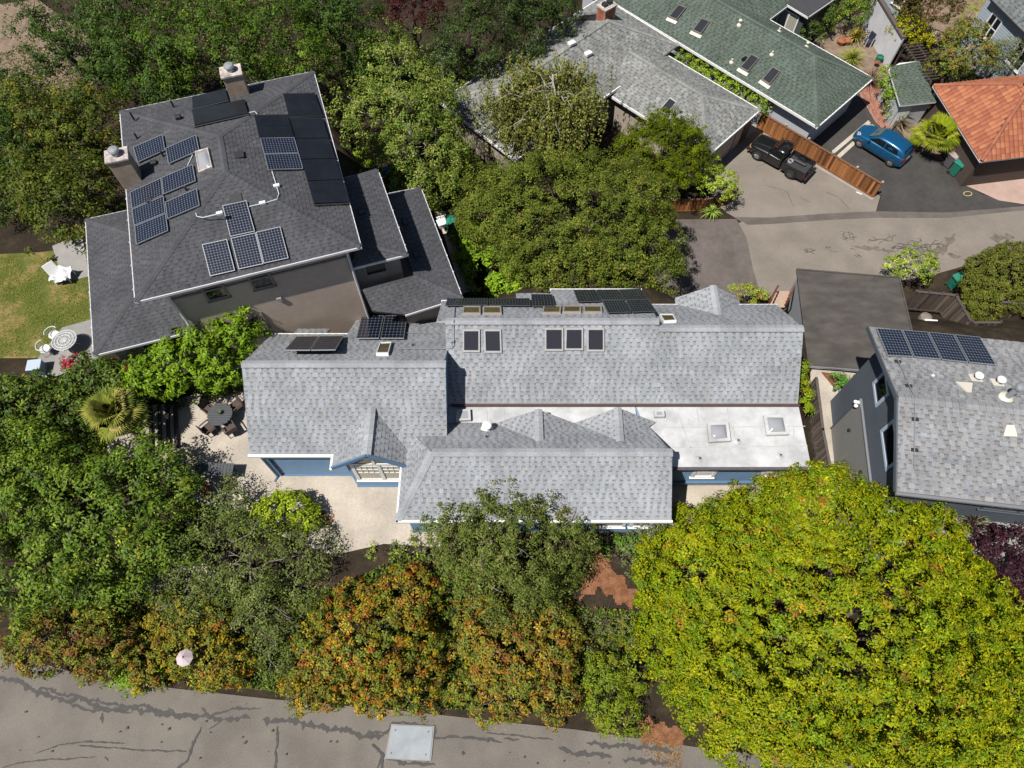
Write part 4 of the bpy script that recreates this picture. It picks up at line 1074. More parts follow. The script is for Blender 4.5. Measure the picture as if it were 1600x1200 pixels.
b = MB(); tq = [RQ(o_ + .4, -3.1, 0), RQ(LEN, -3.1, 0), RQ(LEN, -4.6, 0), RQ(o_ + .4, -4.6, 0)]; b.prism([(p.x, p.y) for p in tq], 2.0, 6.6); b.build('terrace', M_CONC2, rh)
def zr4(l): return [(1355 + x / 6.53, 500 + y / 6.53) for x, y in l]
for c4 in ([(95, 82), (350, 100), (470, 372), (208, 358)], [(362, 101), (615, 120), (752, 397), (482, 374)], [(627, 121), (880, 146), (1030, 430), (766, 400)], [(893, 147), (1150, 172), (1315, 455), (1043, 430)]):
    solar([PLr['rear'].at(u, v, .13) for u, v in zr4(c4)], '', rh, nx=8, ny=10, frame_m=M_ALU)
M_CREAMY = mat('cream flashing', (0.66, 0.62, 0.52), .6)
for u, v, r_, h in ((1531, 585, .17, .22), (1565, 592, .17, .25)):
    p = PLr['rear'].at(u - 6, v + 6); b = MB(); b.lathe(p, [(.07, -.05), (.07, h), (r_, h), (r_, h + .05), (.02, h + .08)], 20); o = b.build('roof_vent', M_WHITE, rh)
    q = MB(); n = PLr['rear'].n; q.bar(p - rx * .25 + n * .014, p + rx * .2 + n * .014, .42, .02, up=n); q.build('flashing', M_CREAMY, o)
p = PLr['rear'].at(1571, 622); b = MB(); b.lathe(p, [(.11, -.1), (.11, .85), (.16, .85), (.18, .9), (.18, 1.0), (.14, 1.06), (.02, 1.08)], 18); o = b.build('flue', M_METAL, rh)
q = MB(); q.lathe(p, [(.3, -.08), (.28, .05), (.12, .16)], 16); q.build('flashing', M_CREAMY, o)
for k, c4 in (('rear', [(1494, 596), (1520, 598), (1518, 613), (1511, 612)]), ('front', [(1573, 664), (1585, 664), (1590, 682), (1568, 681)])):
    b = MB(); pl = PLr[k]; b.slab([pl.at(u, v, .07) for u, v in c4][::-1], .07); b.build('box_vent', M_CREAMY, rh)
p = PLr['rear'].at(1458, 587); pipe_vent(rh, p, .25, .03, M_METAL, flash=M_WHITE)
b = MB(); b.tube([PLr['rear'].at(u, v, .07) for u, v in zr4([(300, 375), (430, 670), (488, 785)])] + [PLr['front'].at(u, v, .07) for u, v in ((1430, 622), (1429, 690), (1429, 732))], .02, 6); b.build('conduit', M_ALU, rh)
for k, u, v in (('rear', 1403, 565), ('rear', 1420, 603), ('front', 1430, 655), ('front', 1429, 703)):
    b = MB(); b.box(PLr[k].at(u, v, .03), (.26, .14, .06), thR); b.build('conduit_block', M_DARK, rh)
# ------------------------------------------------------------------ flat roofed garage beside the lane
zg_ = 3.5
gr = thing('flat_garage', 'garage with dark brown flat roof and grey walls beside the lane', 'garage', (18.5, 20.5, 0))
M_BROWNROOF = mat('brown rolled roofing', (0.082, 0.073, 0.066), 0.9, var=0.12, scale=1.2, bump=.2, bscale=20, stain=0.22, sscale=.6, stretch=(1, 2.2, 1))
M_GREYW = mat('grey wall paint', (0.25, 0.27, 0.29), .8, var=.05, scale=2)
gp = [P(1245, 421, zg_), P(1405, 434, zg_), P(1425, 520, zg_), P(1436, 585, zg_), P(1264, 572, zg_)]
b = MB(); b.slab(gp[::-1], .14); grf = b.build('flat_roof', M_BROWNROOF, gr)
r_ = random.Random(4)
gcen = sum(gp, Vector()) / 5
gi = [p + (gcen - p).normalized() * .28 for p in gp]
wall_prism('wall', [(p.x, p.y) for p in gi], -.1, zg_ - .1, M_GREYW, gr)
b = MB()
for a, c in ((gp[0], gp[1]), (gp[1], gp[2]), (gp[2], gp[3]), (gp[4], gp[0])): b.bar(a + V((0, 0, .02)), c + V((0, 0, .02)), .09, .06)
b.build('roof_edge', M_BROWNROOF, gr)
b = MB(); b.bar(gp[4] + V((0, -.05, .0)), gp[3] + V((0, -.05, .0)), .05, .16); b.build('metal_edge', M_ALU, gr)
# ------------------------------------------------------------------ generic low house builder
def low_house(name, label, faces, wallpoly, z0, z1, pal, wall_m, trim, eaves, hips, seed, exp=.2, tabw=(.18, .4)):
    c = sum([Vector((p[0], p[1], 0)) for p in wallpoly], Vector()) / len(wallpoly)
    h = thing(name, label, 'house', (c.x, c.y, z0))
    rf = deck(faces, h, trim, .14)
    for i, f in enumerate(faces): shingles(f, rf, pal, seed=seed + i, exp=exp, tabw=tabw)
    for a, d in hips: caps(a, d, rf, pal, w=.32, step=.28)
    for e in eaves: fascia(e, h, trim, .09, .17, drop=.06)
    wall_prism('wall', [(p[0], p[1]) for p in wallpoly], z0 - .3, z1, wall_m, h)
    return h, rf
def inset(poly, d):
    c = sum([Vector(p) for p in poly], Vector()) / len(poly)
    out = []
    n = len(poly)
    for i in range(n):
        p0, p1, p2 = Vector(poly[i - 1]), Vector(poly[i]), Vector(poly[(i + 1) % n])
        e1 = (p1 - p0); e2 = (p2 - p1); e1.z = e2.z = 0; e1.normalize(); e2.normalize()
        n1 = Vector((-e1.y, e1.x, 0)); n2 = Vector((-e2.y, e2.x, 0))
        if n1.dot(c - p1) < 0: n1 = -n1
        if n2.dot(c - p1) < 0: n2 = -n2
        m = (n1 + n2)
        if m.length < .3: m = n1 * 1.0
        m = m / max(.4, m.dot(n1))
        out.append(p1 + m * d)
    return out
# grey house, upper middle
PAL_GR = ((0.24, 0.245, 0.235), (0.20, 0.204, 0.196), (0.12, 0.122, 0.118), 0.11)
M_BEIGE = mat('beige wall', (0.42, 0.36, 0.29), .85, var=.06, scale=2)
ze, zt = 3.1, 4.9
N1, E1, S1, W1 = P(935, -8, ze), P(1066.7, 74, ze), P(790, 252, ze), P(700, 157, ze)
def rect_fit(q, z):
    """nearest true rectangle, corners in the same order"""
    q = [Vector((p.x, p.y, 0)) for p in q]
    d = ((q[1] - q[0]).normalized() + (q[2] - q[3]).normalized()).normalized(); n = Vector((-d.y, d.x, 0))
    c = sum(q, Vector()) / 4
    hl = sum(abs((p - c).dot(d)) for p in q) / 4; hw = sum(abs((p - c).dot(n)) for p in q) / 4
    return [c + d * hl * (1 if (p - c).dot(d) > 0 else -1) + n * hw * (1 if (p - c).dot(n) > 0 else -1) + Vector((0, 0, z)) for p in q], c, d, n, hl, hw
(S1, E1, N1, W1), gc_, gd_, gn_, ghl, ghw = rect_fit([S1, E1, N1, W1], ze)
Rg1 = gc_ + gd_ * (ghl - ghw) + V((0, 0, zt)); Rg2 = gc_ - gd_ * (ghl - ghw) + V((0, 0, zt))
fA = [[E1, N1, Rg1], [N1, W1, Rg2, Rg1], [W1, S1, Rg2], [S1, E1, Rg1, Rg2]]
wl1 = inset([N1, E1, S1, W1], .5)
grey, grf2 = low_house('grey_house', 'low house with mottled grey shingled hip roofs and white eave trim behind the birch', fA, wl1, 0, ze - .05, PAL_GR, M_BEIGE, M_WHITE, [[N1, E1], [N1, W1], [W1, S1], [S1, S1.lerp(E1, .62)]], [(E1, Rg1), (N1, Rg1), (Rg1, Rg2), (W1, Rg2), (S1, Rg2)], 400)
z2, z2t = 2.75, 4.05
gE, gS, gN, gW = P(1188, 172, z2), P(1105, 245, z2), P(1050, 90, z2), P(981, 178, z2)
gd2 = (gE - gS).normalized(); gn2 = V((-gd2.y, gd2.x, 0)); gl2 = (gE - gS).length
gN = gE + gn2 * 9.2; gW = gS + gn2 * 9.2
k1 = (gE + gS) / 2 + gn2 * gl2 / 2 + V((0, 0, z2t - z2)); k2 = (gE + gS) / 2 + gn2 * 9.2 + V((0, 0, z2t - z2))
fB = [[gS, gE, k1], [gE, gN, k2, k1], [gW, gS, k1, k2]]
gar = deck(fB, grey, M_WHITE, .14, name='garage_roof')
for i, f in enumerate(fB): shingles(f, gar, PAL_GR, seed=420 + i, exp=.2)
for a, d in ((gE, k1), (gS, k1), (k1, k2)): caps(a, d, gar, PAL_GR, w=.32, step=.28)
for e in ([gN, gE], [gE, gS], [gS, gW]): fascia(e, grey, M_WHITE, .09, .17, drop=.06)
wl2 = inset([gN, gE, gS, gW], .38)
wall_prism('garage_wall', [(p.x, p.y) for p in wl2], -.2, z2 - .05, M_BEIGE, grey)
gd = WallFrame(wl2[2], wl2[1], 0, z2)
M_TANDOOR = mat('tan garage door', (0.45, 0.37, 0.29), .6)
door = MB(); door.hexa([gd.pt(.5, 0.05, .05), gd.pt(3.6, .05, .05), gd.pt(3.6, .05, 0), gd.pt(.5, .05, 0)], [gd.pt(.5, 2.2, .05), gd.pt(3.6, 2.2, .05), gd.pt(3.6, 2.2, 0), gd.pt(.5, 2.2, 0)]); dr = door.build('garage_door', M_TANDOOR, grey)
for k in range(4):
    b = MB(); z = .15 + k * .52; b.hexa([gd.pt(.6, z, .075), gd.pt(3.5, z, .075), gd.pt(3.5, z, .052), gd.pt(.6, z, .052)], [gd.pt(.6, z + .44, .075), gd.pt(3.5, z + .44, .075), gd.pt(3.5, z + .44, .052), gd.pt(.6, z + .44, .052)]); b.build('door_section', M_TANDOOR, dr)
for t in (3.9, 4.9):
    b = MB(); b.hexa([gd.pt(t, .05, .06), gd.pt(t + .75, .05, .06), gd.pt(t + .75, .05, 0), gd.pt(t, .05, 0)], [gd.pt(t, 2.1, .06), gd.pt(t + .75, 2.1, .06), gd.pt(t + .75, 2.1, 0), gd.pt(t, 2.1, 0)]); b.build('side_panel', mat('dark stained wood', (0.10, 0.05, 0.03), .6, var=.2, scale=5) if t > 4 else M_TANDOOR, grey)
pS = Plane(*fA[3][:3]); pN = Plane(*fA[1][:3]); pg = Plane(*fB[2][:3])
skylight(grey, [pg.at(u, v, .02) for u, v in ((1047, 153), (1058, 160), (1041, 181), (1029, 174))], pg.n, M_METAL, M_PANE2, h=.1, fw=.06)
skylight(grey, [pN.at(u, v, .02) for u, v in ((906, 26), (934, 24), (930, 32), (903, 32))], pN.n, M_DARK, M_PANE2, h=.08, fw=.05)
for u, v in ((893, 70), (919, 86)):
    p = pS.at(u, v); b = MB(); b.box(p + V((0, 0, .12)), (.5, .35, .2), .6); b.build('roof_vent', M_WHITE, grey, bevel=.03)
M_BRICK = mat('red brick', (0.30, 0.11, 0.065), .85, var=.22, scale=8)
c = pN.at(946, 27)
b = MB(); b.box((c.x, c.y, 4.6), (1.0, .8, 1.7), math.radians(40)); ch = b.build('chimney', M_CROWN, grey)
Mx = Matrix.Rotation(math.radians(40), 3, 'Z')
bb = MB(); rb = random.Random(8)
for k in range(21):
    z = 3.85 + k * .075
    for s, (w, d, rot) in enumerate(((1.0, .8, 0), (.8, 1.0, math.pi / 2), (1.0, .8, math.pi), (.8, 1.0, 3 * math.pi / 2))):
        n = 5 if w == 1.0 else 4
        for i in range(n):
            g = rb.uniform(.7, 1.25); x = -w / 2 + (i + .5 + (.25 if k % 2 else 0)) * w / n
            if x > w / 2 - .06: continue
            pnt = Matrix.Rotation(rot, 3, 'Z') @ V((x, -d / 2 - .008, 0))
            pnt = Mx @ pnt
            bb.box((c.x + pnt.x, c.y + pnt.y, z), (w / n - .014, .02, .062), math.radians(40) + rot, col=(.34 * g, .125 * g, .075 * g))
bb.build('bricks', attr_mat('chimney brick'), ch, kind='stuff')
b = MB(); b.box((c.x, c.y, 5.5), (1.14, .94, .12), math.radians(40)); b.build('crown', M_CROWN, ch)
for s in (-.22, .22):
    q = Mx @ V((s, 0, 0)); b = MB(); b.box((c.x + q.x, c.y + q.y, 5.66), (.3, .36, .22), math.radians(40)); b.build('flue_pot', M_DARK, ch)
# green house
PAL_GN = ((0.098, 0.124, 0.102), (0.085, 0.108, 0.089), (0.05, 0.064, 0.053), 0.08)
M_PALEW = mat('pale grey wall', (0.46, 0.48, 0.52), .8, var=.05)
he, ht = 2.9, 4.7
hE, hS = P(1364.7, 122.5, he), P(1277.5, 198.5, he)
hd_ = (hE - hS).normalized(); hn_ = V((-hd_.y, hd_.x, 0)); hl_ = (hE - hS).length
hN = hE + hn_ * ((P(1198.5, 33.5, he) - hE).dot(hn_)); hW = hS + hn_ * 22; hN2 = hE + hn_ * 22
kk1 = (hE + hS) / 2 + hn_ * hl_ / 2 + V((0, 0, ht - he)); kk2 = (hE + hS) / 2 + hn_ * 22 + V((0, 0, ht - he))
PLg1 = Plane(hS, hW, kk1); PLg2 = Plane(hE, hN, kk1)
fG = [[hS, hE, kk1], [hW, hS, kk1, kk2], [hE, hN2, kk2, kk1]]
wing = [hN, P(1226, 12, he), P(1190, -45, ht - .4), P(1085, -45, ht - .4), PLg2.at(1160, 27)]
wG = inset([hE, hS, hW, hN2], .5)
green, gnr = low_house('green_house', 'low house with dark green shingled hip roof and white eave line', fG, wG, 0, he - .05, PAL_GN, M_PALEW, M_WHITE, [[hN, hE], [hE, hS], [hS, hW]], [(hE, kk1), (hS, kk1), (kk1, kk2)], 440, exp=.21, tabw=(.16, .30))
wgA = hN + hd_ * 2.2; wgk = hN - hd_ * .2 + V((0, 0, .02))
wgf = [hN - hd_ * (hl_ / 2), wgA + hd_ * 4, wgA + hd_ * 4 + hn_ * 4 + V((0, 0, 2.0)), hN - hd_ * (hl_ / 2) + hn_ * 4 + V((0, 0, 2.0))]
wgf[0].z = wgf[1].z = he + .02
wr_ = deck([wgf], green, M_WHITE, .14, name='wing_roof')
shingles(wgf, wr_, PAL_GN, seed=460)
fascia([hN, wgA + hd_ * 4], green, M_WHITE, .09, .17, drop=.06)
gw2 = WallFrame(wG[1], wG[0], 0, he)
PLg1 = Plane(hS, hW, kk1)
for c4 in ([(1070, 8), (1072, 12), (1056, 34), (1045, 30)], [(1085, 30), (1111, 33), (1095, 55), (1083, 50)], [(1176, 85), (1187, 92), (1167, 114), (1155, 107)], [(1209, 105), (1220, 112), (1201, 134), (1190, 127)]):
    pass
for c4 in ([(1061, 8), (1073, 13), (1057, 33), (1045, 28)], [(1097, 29), (1110, 34), (1095, 55), (1082, 49)], [(1175, 85), (1187, 92), (1168, 114), (1156, 107)], [(1208, 105), (1220, 112), (1202, 134), (1190, 126)]):
    s_ = skylight(green, [PLg1.at(u, v, .02) for u, v in c4], PLg1.n, mat('bronze skylight frame', (0.12, 0.11, 0.10), .5), M_PANE2, h=.14, fw=.07)
    a, d = PLg1.at(*c4[3]), PLg1.at(*c4[2]); e = (a - PLg1.at(*c4[0])).normalized()
    b = MB(); b.bar(a + e * .12 + PLg1.n * .02 - (d - a) * .15, d + e * .12 + PLg1.n * .02 + (d - a) * .15, .24, .03, up=PLg1.n); b.build('flashing', M_CREAMY, s_)
for pl, u, v in ((PLg1, 1143, 97), (PLg2, 1155, 39), (PLg2, 1260, 73), (PLg1, 1206, 85), (PLg2, 1217, 49)):
    p = pl.at(u, v); pipe_vent(green, p, .3, .06, M_CREAMY, cap=(u in (1155, 1260)), flash=M_CREAMY)
# dark flat roof behind
b = MB(); fp = [P(1263, 26, 3.0), P(1200, -12, 3.0), P(1270, -40, 3.0), P(1330, -20, 3.0)]
flatb = thing('dark_flat_house', 'building corner with dark flat roof and white fascia behind the green roof', 'house', (P(1263, 0, 0)))
b.slab(fp, .16); b.build('flat_roof', mat('dark rolled roofing', (0.055, 0.055, 0.06), .9, var=.1, scale=2), flatb)
fascia([fp[1], fp[0], fp[3]], flatb, M_WHITE, .08, .14, drop=.1)
wf_ = inset(fp, .35); wall_prism('wall', [(p.x, p.y) for p in wf_], -.2, 2.8, mat('dark stained wall', (0.07, 0.075, 0.085), .8), flatb)
fwf = WallFrame(wf_[1], wf_[0], 0, 2.8); fwf.window(flatb, fwf.L - 3.0, fwf.L - .4, .5, 2.4, M_WHITE, mat('curtain behind glass', (0.38, 0.37, 0.31), .3), fw=.1, mull=2)
# small green roofed shed
sh = thing('green_shed', 'small white shed with green shingled roof beside the long white wall', 'shed', P(1425, 160, 0))
sp = [P(1406.5, 165, 2.1), P(1463, 159, 2.1), P(1436, 95, 2.45), P(1404, 98, 2.45), P(1389, 108, 2.35)]
pls = Plane(sp[0], sp[1], sp[2]); sp = [sp[0], sp[1]] + [pls.at(u, v) for u, v in ((1436, 95), (1405, 98.5), (1389, 108))]
sr = deck([sp], sh, M_WHITE, .12); shingles(sp, sr, PAL_GN, seed=470, tabw=(.16, .3))
ws_ = inset(sp, .2); wall_prism('wall', [(p.x, p.y) for p in ws_], -.1, 1.95, M_PALEW, sh)
sw = WallFrame(ws_[0], ws_[1], 0, 1.95)
b = MB(); b.hexa([sw.pt(.15, .1, .04), sw.pt(.95, .1, .04), sw.pt(.95, .1, 0), sw.pt(.15, .1, 0)], [sw.pt(.15, 1.8, .04), sw.pt(.95, 1.8, .04), sw.pt(.95, 1.8, 0), sw.pt(.15, 1.8, 0)]); b.build('door', M_WHITE, sh)
# long white wall
lwq = thing('white_wall', 'long white garden wall with brown capping above the gravel garden', 'wall', P(1367, 70, 0))
wa, wb = P(1345, 36, 0), P(1386, 108, 0)
lf = WallFrame(wa, wb, 0, 3.0)
lnrm = V((lf.x.y, -lf.x.x, 0))
if lnrm.x > 0: lnrm = -lnrm
n_p = 4
for i in range(n_p):
    a = lf.a.lerp(lf.b, i / n_p); d = lf.a.lerp(lf.b, (i + 1) / n_p)
    b = MB(); dd = (d - a).normalized(); b.bar(V((a.x, a.y, 1.3)) + dd * .008, V((d.x, d.y, 1.3)) - dd * .008, .12, 2.6); b.build('panel', mat('white board', (0.62, 0.63, 0.66), .7, var=.05, scale=2, stain=.1), lwq)
b = MB(); b.bar(V((wa.x, wa.y, 2.65)), V((wb.x, wb.y, 2.65)), .34, .1); b.build('capping', mat('brown capping', (0.12, 0.095, 0.085), .8, var=.2), lwq)
# terracotta roofed building
tz, tzt = 2.8, 5.0
tA, tS = P(1459, 134, tz), P(1533, 252, tz)
tE_ = P(1690, 240, tz); tN_ = P(1690, 92, tz)
td = (tS - tA).normalized(); tn = V((-td.y, td.x, 0)); tl = (tS - tA).length
if tn.x < 0: tn = -tn
ap1 = (tA + tS) / 2 - td * .5 + tn * (tl / 2 - .5) + V((0, 0, tzt - tz)); ap2 = (tA + tS) / 2 + td * .5 + tn * (tl / 2 - .5) + V((0, 0, tzt - tz))
ap3 = ap1 + tn * 9; ap4 = ap2 + tn * 9; tE_ = tS + tn * 9; tN_ = tA + tn * 9
TF = [[tA, tS, ap2, ap1], [tS, tE_, ap4, ap2], [tN_, tA, ap1, ap3]]
tb = thing('terracotta_house', 'building with orange clay tile hip roof at the right edge', 'house', P(1560, 220, 0))
M_CLAY = attr_mat('clay tile', rough=.8, spec=.25, var=.1)
M_CLAYD = mat('clay underlay', (0.13, 0.045, 0.028), .9)
troof = deck(TF, tb, M_CLAYD, .14)
wt = inset([tA, tS, tE_, tN_], .4); wall_prism('wall', [(p.x, p.y) for p in wt], -.2, tz - .05, mat('brown siding', (0.085, 0.062, 0.05), .8, var=.1), tb)
fascia([tA, tS, tE_], tb, M_WHITE, .08, .14, drop=.06)
tf = WallFrame(wt[1], wt[2], 0, tz); tf.siding(tb, mat('brown siding'
, (0.085, 0.062, 0.05)), .18)
def clay_tile_mesh():
    b = MB(); W_, L_ = .30, .40; n = 6; vs = []; fs = []
    for j in range(2):
        for i in range(n + 1):
            t = i / n; x = (t - .5) * W_; z = .05 * math.sin(t * math.pi) ** .8 if t < 1 else 0
            vs.append((x, (j - .5) * L_ * 1.12, z + (.035 if j == 0 else .0)))
    for i in range(n): fs.append((i, i + 1, n + 2 + i, n + 1 + i))
    base = len(vs)
    for i in range(n + 1): vs.append((vs[i][0], vs[i][1], vs[i][2] - .03))
    for i in range(n): fs.append((base + i, base + i + 1, i + 1, i))
    return vs, fs
tv, tfc = clay_tile_mesh()
tile_meshes = []
rt = random.Random(21)
for k in range(6):
    g = .82 + .07 * k; b = MB(); b.mesh(tv, tfc, (0.35 * g, 0.128 * g * (.92 + .03 * k), 0.068 * g))
    o = b.build('roof_tile', M_CLAY); tile_meshes.append(o.data); bpy.data.objects.remove(o)
NT = 0
stuff_b = MB()
for fi, f in enumerate(TF):
    n = (f[1] - f[0]).cross(f[2] - f[0]).normalized()
    if n.z < 0: n = -n
    ex = (f[1] - f[0]).normalized(); ey = n.cross(ex)
    if ey.dot(f[2] - f[0]) < 0: ex = -ex; ey = n.cross(ex)
    poly = [((p - f[0]).dot(ex), (p - f[0]).dot(ey)) for p in f]
    ymax = max(q[1] for q in poly)
    j = 0; y = .17
    while y < ymax:
        iv = interval(poly, y)
        if iv:
            x = iv[0] + .15
            while x < iv[1] - .12:
                pos = f[0] + ex * x + ey * y + n * .012
                # only where the photograph can see it
                c_ = pos.y * ST + (CAM_H - pos.z) * CT; u_ = 800 + F * pos.x / c_
                if u_ < 1625:
                    M4 = Matrix((ex, ey, n)).transposed().to_4x4(); M4.translation = pos - wloc(troof)
                    if NT < 300 and fi < 2 or (fi == 0):
                        o = bpy.data.objects.new('roof_tile', rt.choice(tile_meshes)); COL.objects.link(o); o.parent = troof; o.matrix_local = M4; NT += 1
                    else:
                        g = rt.uniform(.8, 1.2); M4.translation = pos
                        stuff_b.mesh([M4 @ Vector(v) for v in tv], tfc, (0.35 * g, 0.128 * g, 0.068 * g))
                x += .31
        y += .36; j += 1
stuff_b.build('roof_tiles', M_CLAY, troof, kind='stuff')
def ridge_tiles(a, c):
    L = (c - a).length; n = max(1, int(L / .38)); d = (c - a).normalized()
    for i in range(n):
        p = a.lerp(c, i / n); q = p + d * .42
        b = MB(); g = rt.uniform(.8, 1.15); b.tube([p + V((0, 0, .03)), q + V((0, 0, .05))], [.13, .11], 10, col=(0.33 * g, 0.125 * g, 0.072 * g)); b.build('ridge_tile', M_CLAY, troof)
for a, c in ((tA, ap1), (tS, ap2), (ap1, ap2)): ridge_tiles(a, c)
# pergola beams between shed and tiled roof
pg_ = thing('pergola', 'dark slatted pergola between the green shed and the tiled roof', 'pergola', P(1445, 115, 0))
M_DWOOD = mat('weathered dark wood', (0.075, 0.058, 0.048), .85, var=.2, scale=5, stretch=(1, 6, 1))
pa_, pb_ = P(1423, 70, 2.3), P(1464, 128, 2.3)
for s in (-.45, .45):
    b = MB(); nn = (pb_ - pa_).normalized(); sd = V((-nn.y, nn.x, 0)) * s; b.bar(pa_ + sd, pb_ + sd, .09, .14); b.build('beam', M_DWOOD, pg_)
    for e in (pa_, pb_):
        b = MB(); b.bar(V((e.x + sd.x, e.y + sd.y, 0)), V((e.x + sd.x, e.y + sd.y, 2.25)), .1, .1); b.build('post', M_DWOOD, pg_)
for i in range(14):
    p = pa_.lerp(pb_, (i + .3) / 14); nn = (pb_ - pa_).normalized(); sd = V((-nn.y, nn.x, 0)) * .75
    b = MB(); b.bar(p + sd + V((0, 0, .1)), p - sd + V((0, 0, .1)), .06, .09); b.build('slat', M_DWOOD, pg_)
# house at the top right corner
tr = thing('blue_grey_house', 'pale blue grey house with shingled roof at the top right corner', 'house', P(1590, 60, 0))
PAL_TR = ((0.16, 0.175, 0.175), (0.135, 0.148, 0.148), (0.08, 0.088, 0.09), 0.1)
tz_ = 4.6
e0, e1 = P(1548, -2, tz_), P(1612, 62, tz_)
TT = [[e1, e0, P(1600, -60, tz_ + 2), P(1680, 10, tz_ + 2)]]
t_rf = deck(TT, tr, M_DARK, .14); shingles(TT[0], t_rf, PAL_TR, seed=480)
dd = (e1 - e0).normalized(); nn = V((dd.y, -dd.x, 0))
if nn.y > 0: nn = -nn
wq = [e0 - nn * .4 - dd * .5, e1 - nn * .4 + dd * 2, e1 - nn * 6 + dd * 2, e0 - nn * 6 - dd * .5]
M_BGW = mat('blue grey siding', (0.34, 0.40, 0.45), .75, var=.04)
wall_prism('wall', [(p.x, p.y) for p in wq], -.2, tz_ - .06, M_BGW, tr)
tw = WallFrame(wq[0], wq[1], .2, tz_); tw.siding(tr, M_BGW, .18); tw.window(tr, 1.0, 2.2, 2.2, 3.9, M_WHITE, fw=.1, bars=1, mull=1); tw.window(tr, 4.2, 5.6, 2.2, 3.9, M_WHITE, fw=.1, mull=1)
b = MB(); dk = [P(1550, 60, 1.2), P(1576, 40, 1.2), P(1640, 100, 1.2), P(1592, 92, 1.2)]; b.slab(dk, .12); b.build('deck', mat('pale deck', (0.42, 0.46, 0.50), .7), tr)
b = MB(); b.bar(P(1577, 66, 1.6), P(1588, 78, 1.6), .08, .9); b.build('deck_rail', M_WHITE, tr)
tr2 = thing('grey_cottage', 'grey cottage gable with small windows behind the long white wall', 'house', P(1392, 5, 0))
b = MB(); cp = [P(1372, 12, 0), P(1398, 32, 0), P(1425, 0, 0), P(1395, -40, 0)]; b.prism([(p.x, p.y) for p in cp], -.2, 3.2); b.build('wall', M_BGW, tr2)
cf = WallFrame(cp[0], cp[1], 0, 3.2); cf.siding(tr2, M_BGW, .18); cf.window(tr2, .9, 1.9, 1.0, 1.8, M_WHITE, fw=.09); cf.window(tr2, .9, 1.9, 2.1, 2.9, M_WHITE, fw=.09)
cpt = [p + V((0, 0, 3.25)) for p in inset(cp, -.3)]
b = MB(); b.slab(cpt, .12); b.build('roof', M_DARK, tr2)
# ------------------------------------------------------------------ fences
M_RED = attr_mat('redwood board', rough=.75, spec=.25, var=.16, scale=14)
def fence(name, label, a, c, h, base_col, pitch=.15, posts=6, caps_=True, mat_=None, rail=True, z0=None, cat='fence', top_rail=True, jit=.3, seed=1, slope=True):
    a = Vector(a); c = Vector(c); r = random.Random(seed)
    d = (c - a); d.z = 0; L = d.length; d.normalize(); n = V((d.y, -d.x, 0))
    if n.y > 0: n = -n
    t = thing(name, label, cat, (a + c) / 2)
    ang = math.atan2(d.y, d.x); nb = max(2, int(L / pitch))
    for i in range(nb):
        p = a.lerp(c, (i + .5) / nb); g = 1 + r.gauss(0, jit)
        col = tuple(max(.01, k * g) for k in base_col)
        b = MB(); off = .05 if i % 2 else .012
        b.box(p + n * off + V((0, 0, h / 2)), (pitch * .96, .018, h - .08), ang, col=col); b.build('board', mat_ or M_RED, t)
    for i in range(posts):
        p = a.lerp(c, i / max(1, posts - 1)); col = tuple(k * .8 for k in base_col)
        b = MB(); b.box(p - n * .03 + V((0, 0, (h + .08) / 2)), (.1, .1, h + .08), ang, col=col); po = b.build('post', mat_ or M_RED, t)
        if caps_:
            q = MB(); q.box(p - n * .03 + V((0, 0, h + .12)), (.13, .13, .07), ang, col=(.42, .36, .32)); q.build('post_cap', mat_ or M_RED, po)
    up = V((0, 0, 1))
    if top_rail:
        b = MB(); b.bar(a + up * (h - .01), c + up * (h - .01), .14, .04, col=tuple(k * .5 + .03 for k in base_col)); b.build('top_rail', mat_ or M_RED, t)
    if rail:
        b = MB(); b.bar(a + up * .12 + n * .06, c + up * .12 + n * .06, .04, .12, col=tuple(k * .75 for k in base_col)); b.build('bottom_rail', mat_ or M_RED, t)
    return t
RW = (0.30, 0.125, 0.045); DW = (0.125, 0.098, 0.082); GW = (0.16, 0.13, 0.11)
fence('redwood_fence', 'long orange redwood fence between the black pickup and the blue hatchback', P(1182, 200, 0), P(1363, 309, 0), 1.35, RW, pitch=.17, posts=6, seed=3)
fence('redwood_fence', 'short orange redwood fence under the dense yellow green conifer', P(1016, 332, 0), P(1098, 330, 0), 1.15, RW, pitch=.15, posts=4, seed=4)
fence('redwood_fence', 'shaded redwood fence end behind the spiky lane side plant', P(1098, 330, 0), P(1140, 318, 0), 1.15, (0.16, 0.07, 0.035), pitch=.15, posts=3, seed=5)  # same redwood, shade painted into a darker board colour
fence('dark_fence', 'weathered fence beside the white flat roof, rear run under the vine', P(1259, 612, 3.1), P(1268, 690, 3.1), 1.5, GW, pitch=.14, posts=3, seed=6, caps_=False)
fence('dark_fence', 'weathered fence beside the white flat roof, front run with pale rail', P(1268, 690, 3.1), P(1280, 755, 3.1), 1.5, GW, pitch=.14, posts=3, seed=7, caps_=False)
fence('dark_gate', 'weathered slanting gate across the side path', P(1283, 745, 3.1), P(1312, 720, 3.1), 1.5, GW, pitch=.14, posts=2, seed=8, caps_=False, cat='gate')
fence('dark_fence', 'short weathered fence between the slanting gate and the slate house', P(1312, 720, 3.1), P(1338, 760, 3.1), 1.4, GW, pitch=.14, posts=2, seed=9, caps_=False)
fence('dark_fence', 'dark board fence running right from the flat brown garage roof', P(1408, 482, .6), P(1468, 488, .6), 1.8, DW, pitch=.16, posts=4, seed=10, caps_=False)
fence('dark_fence', 'dark board fence slanting down past the small white table', P(1468, 488, .6), P(1490, 528, .6), 1.8, DW, pitch=.16, posts=3, seed=11, caps_=False)
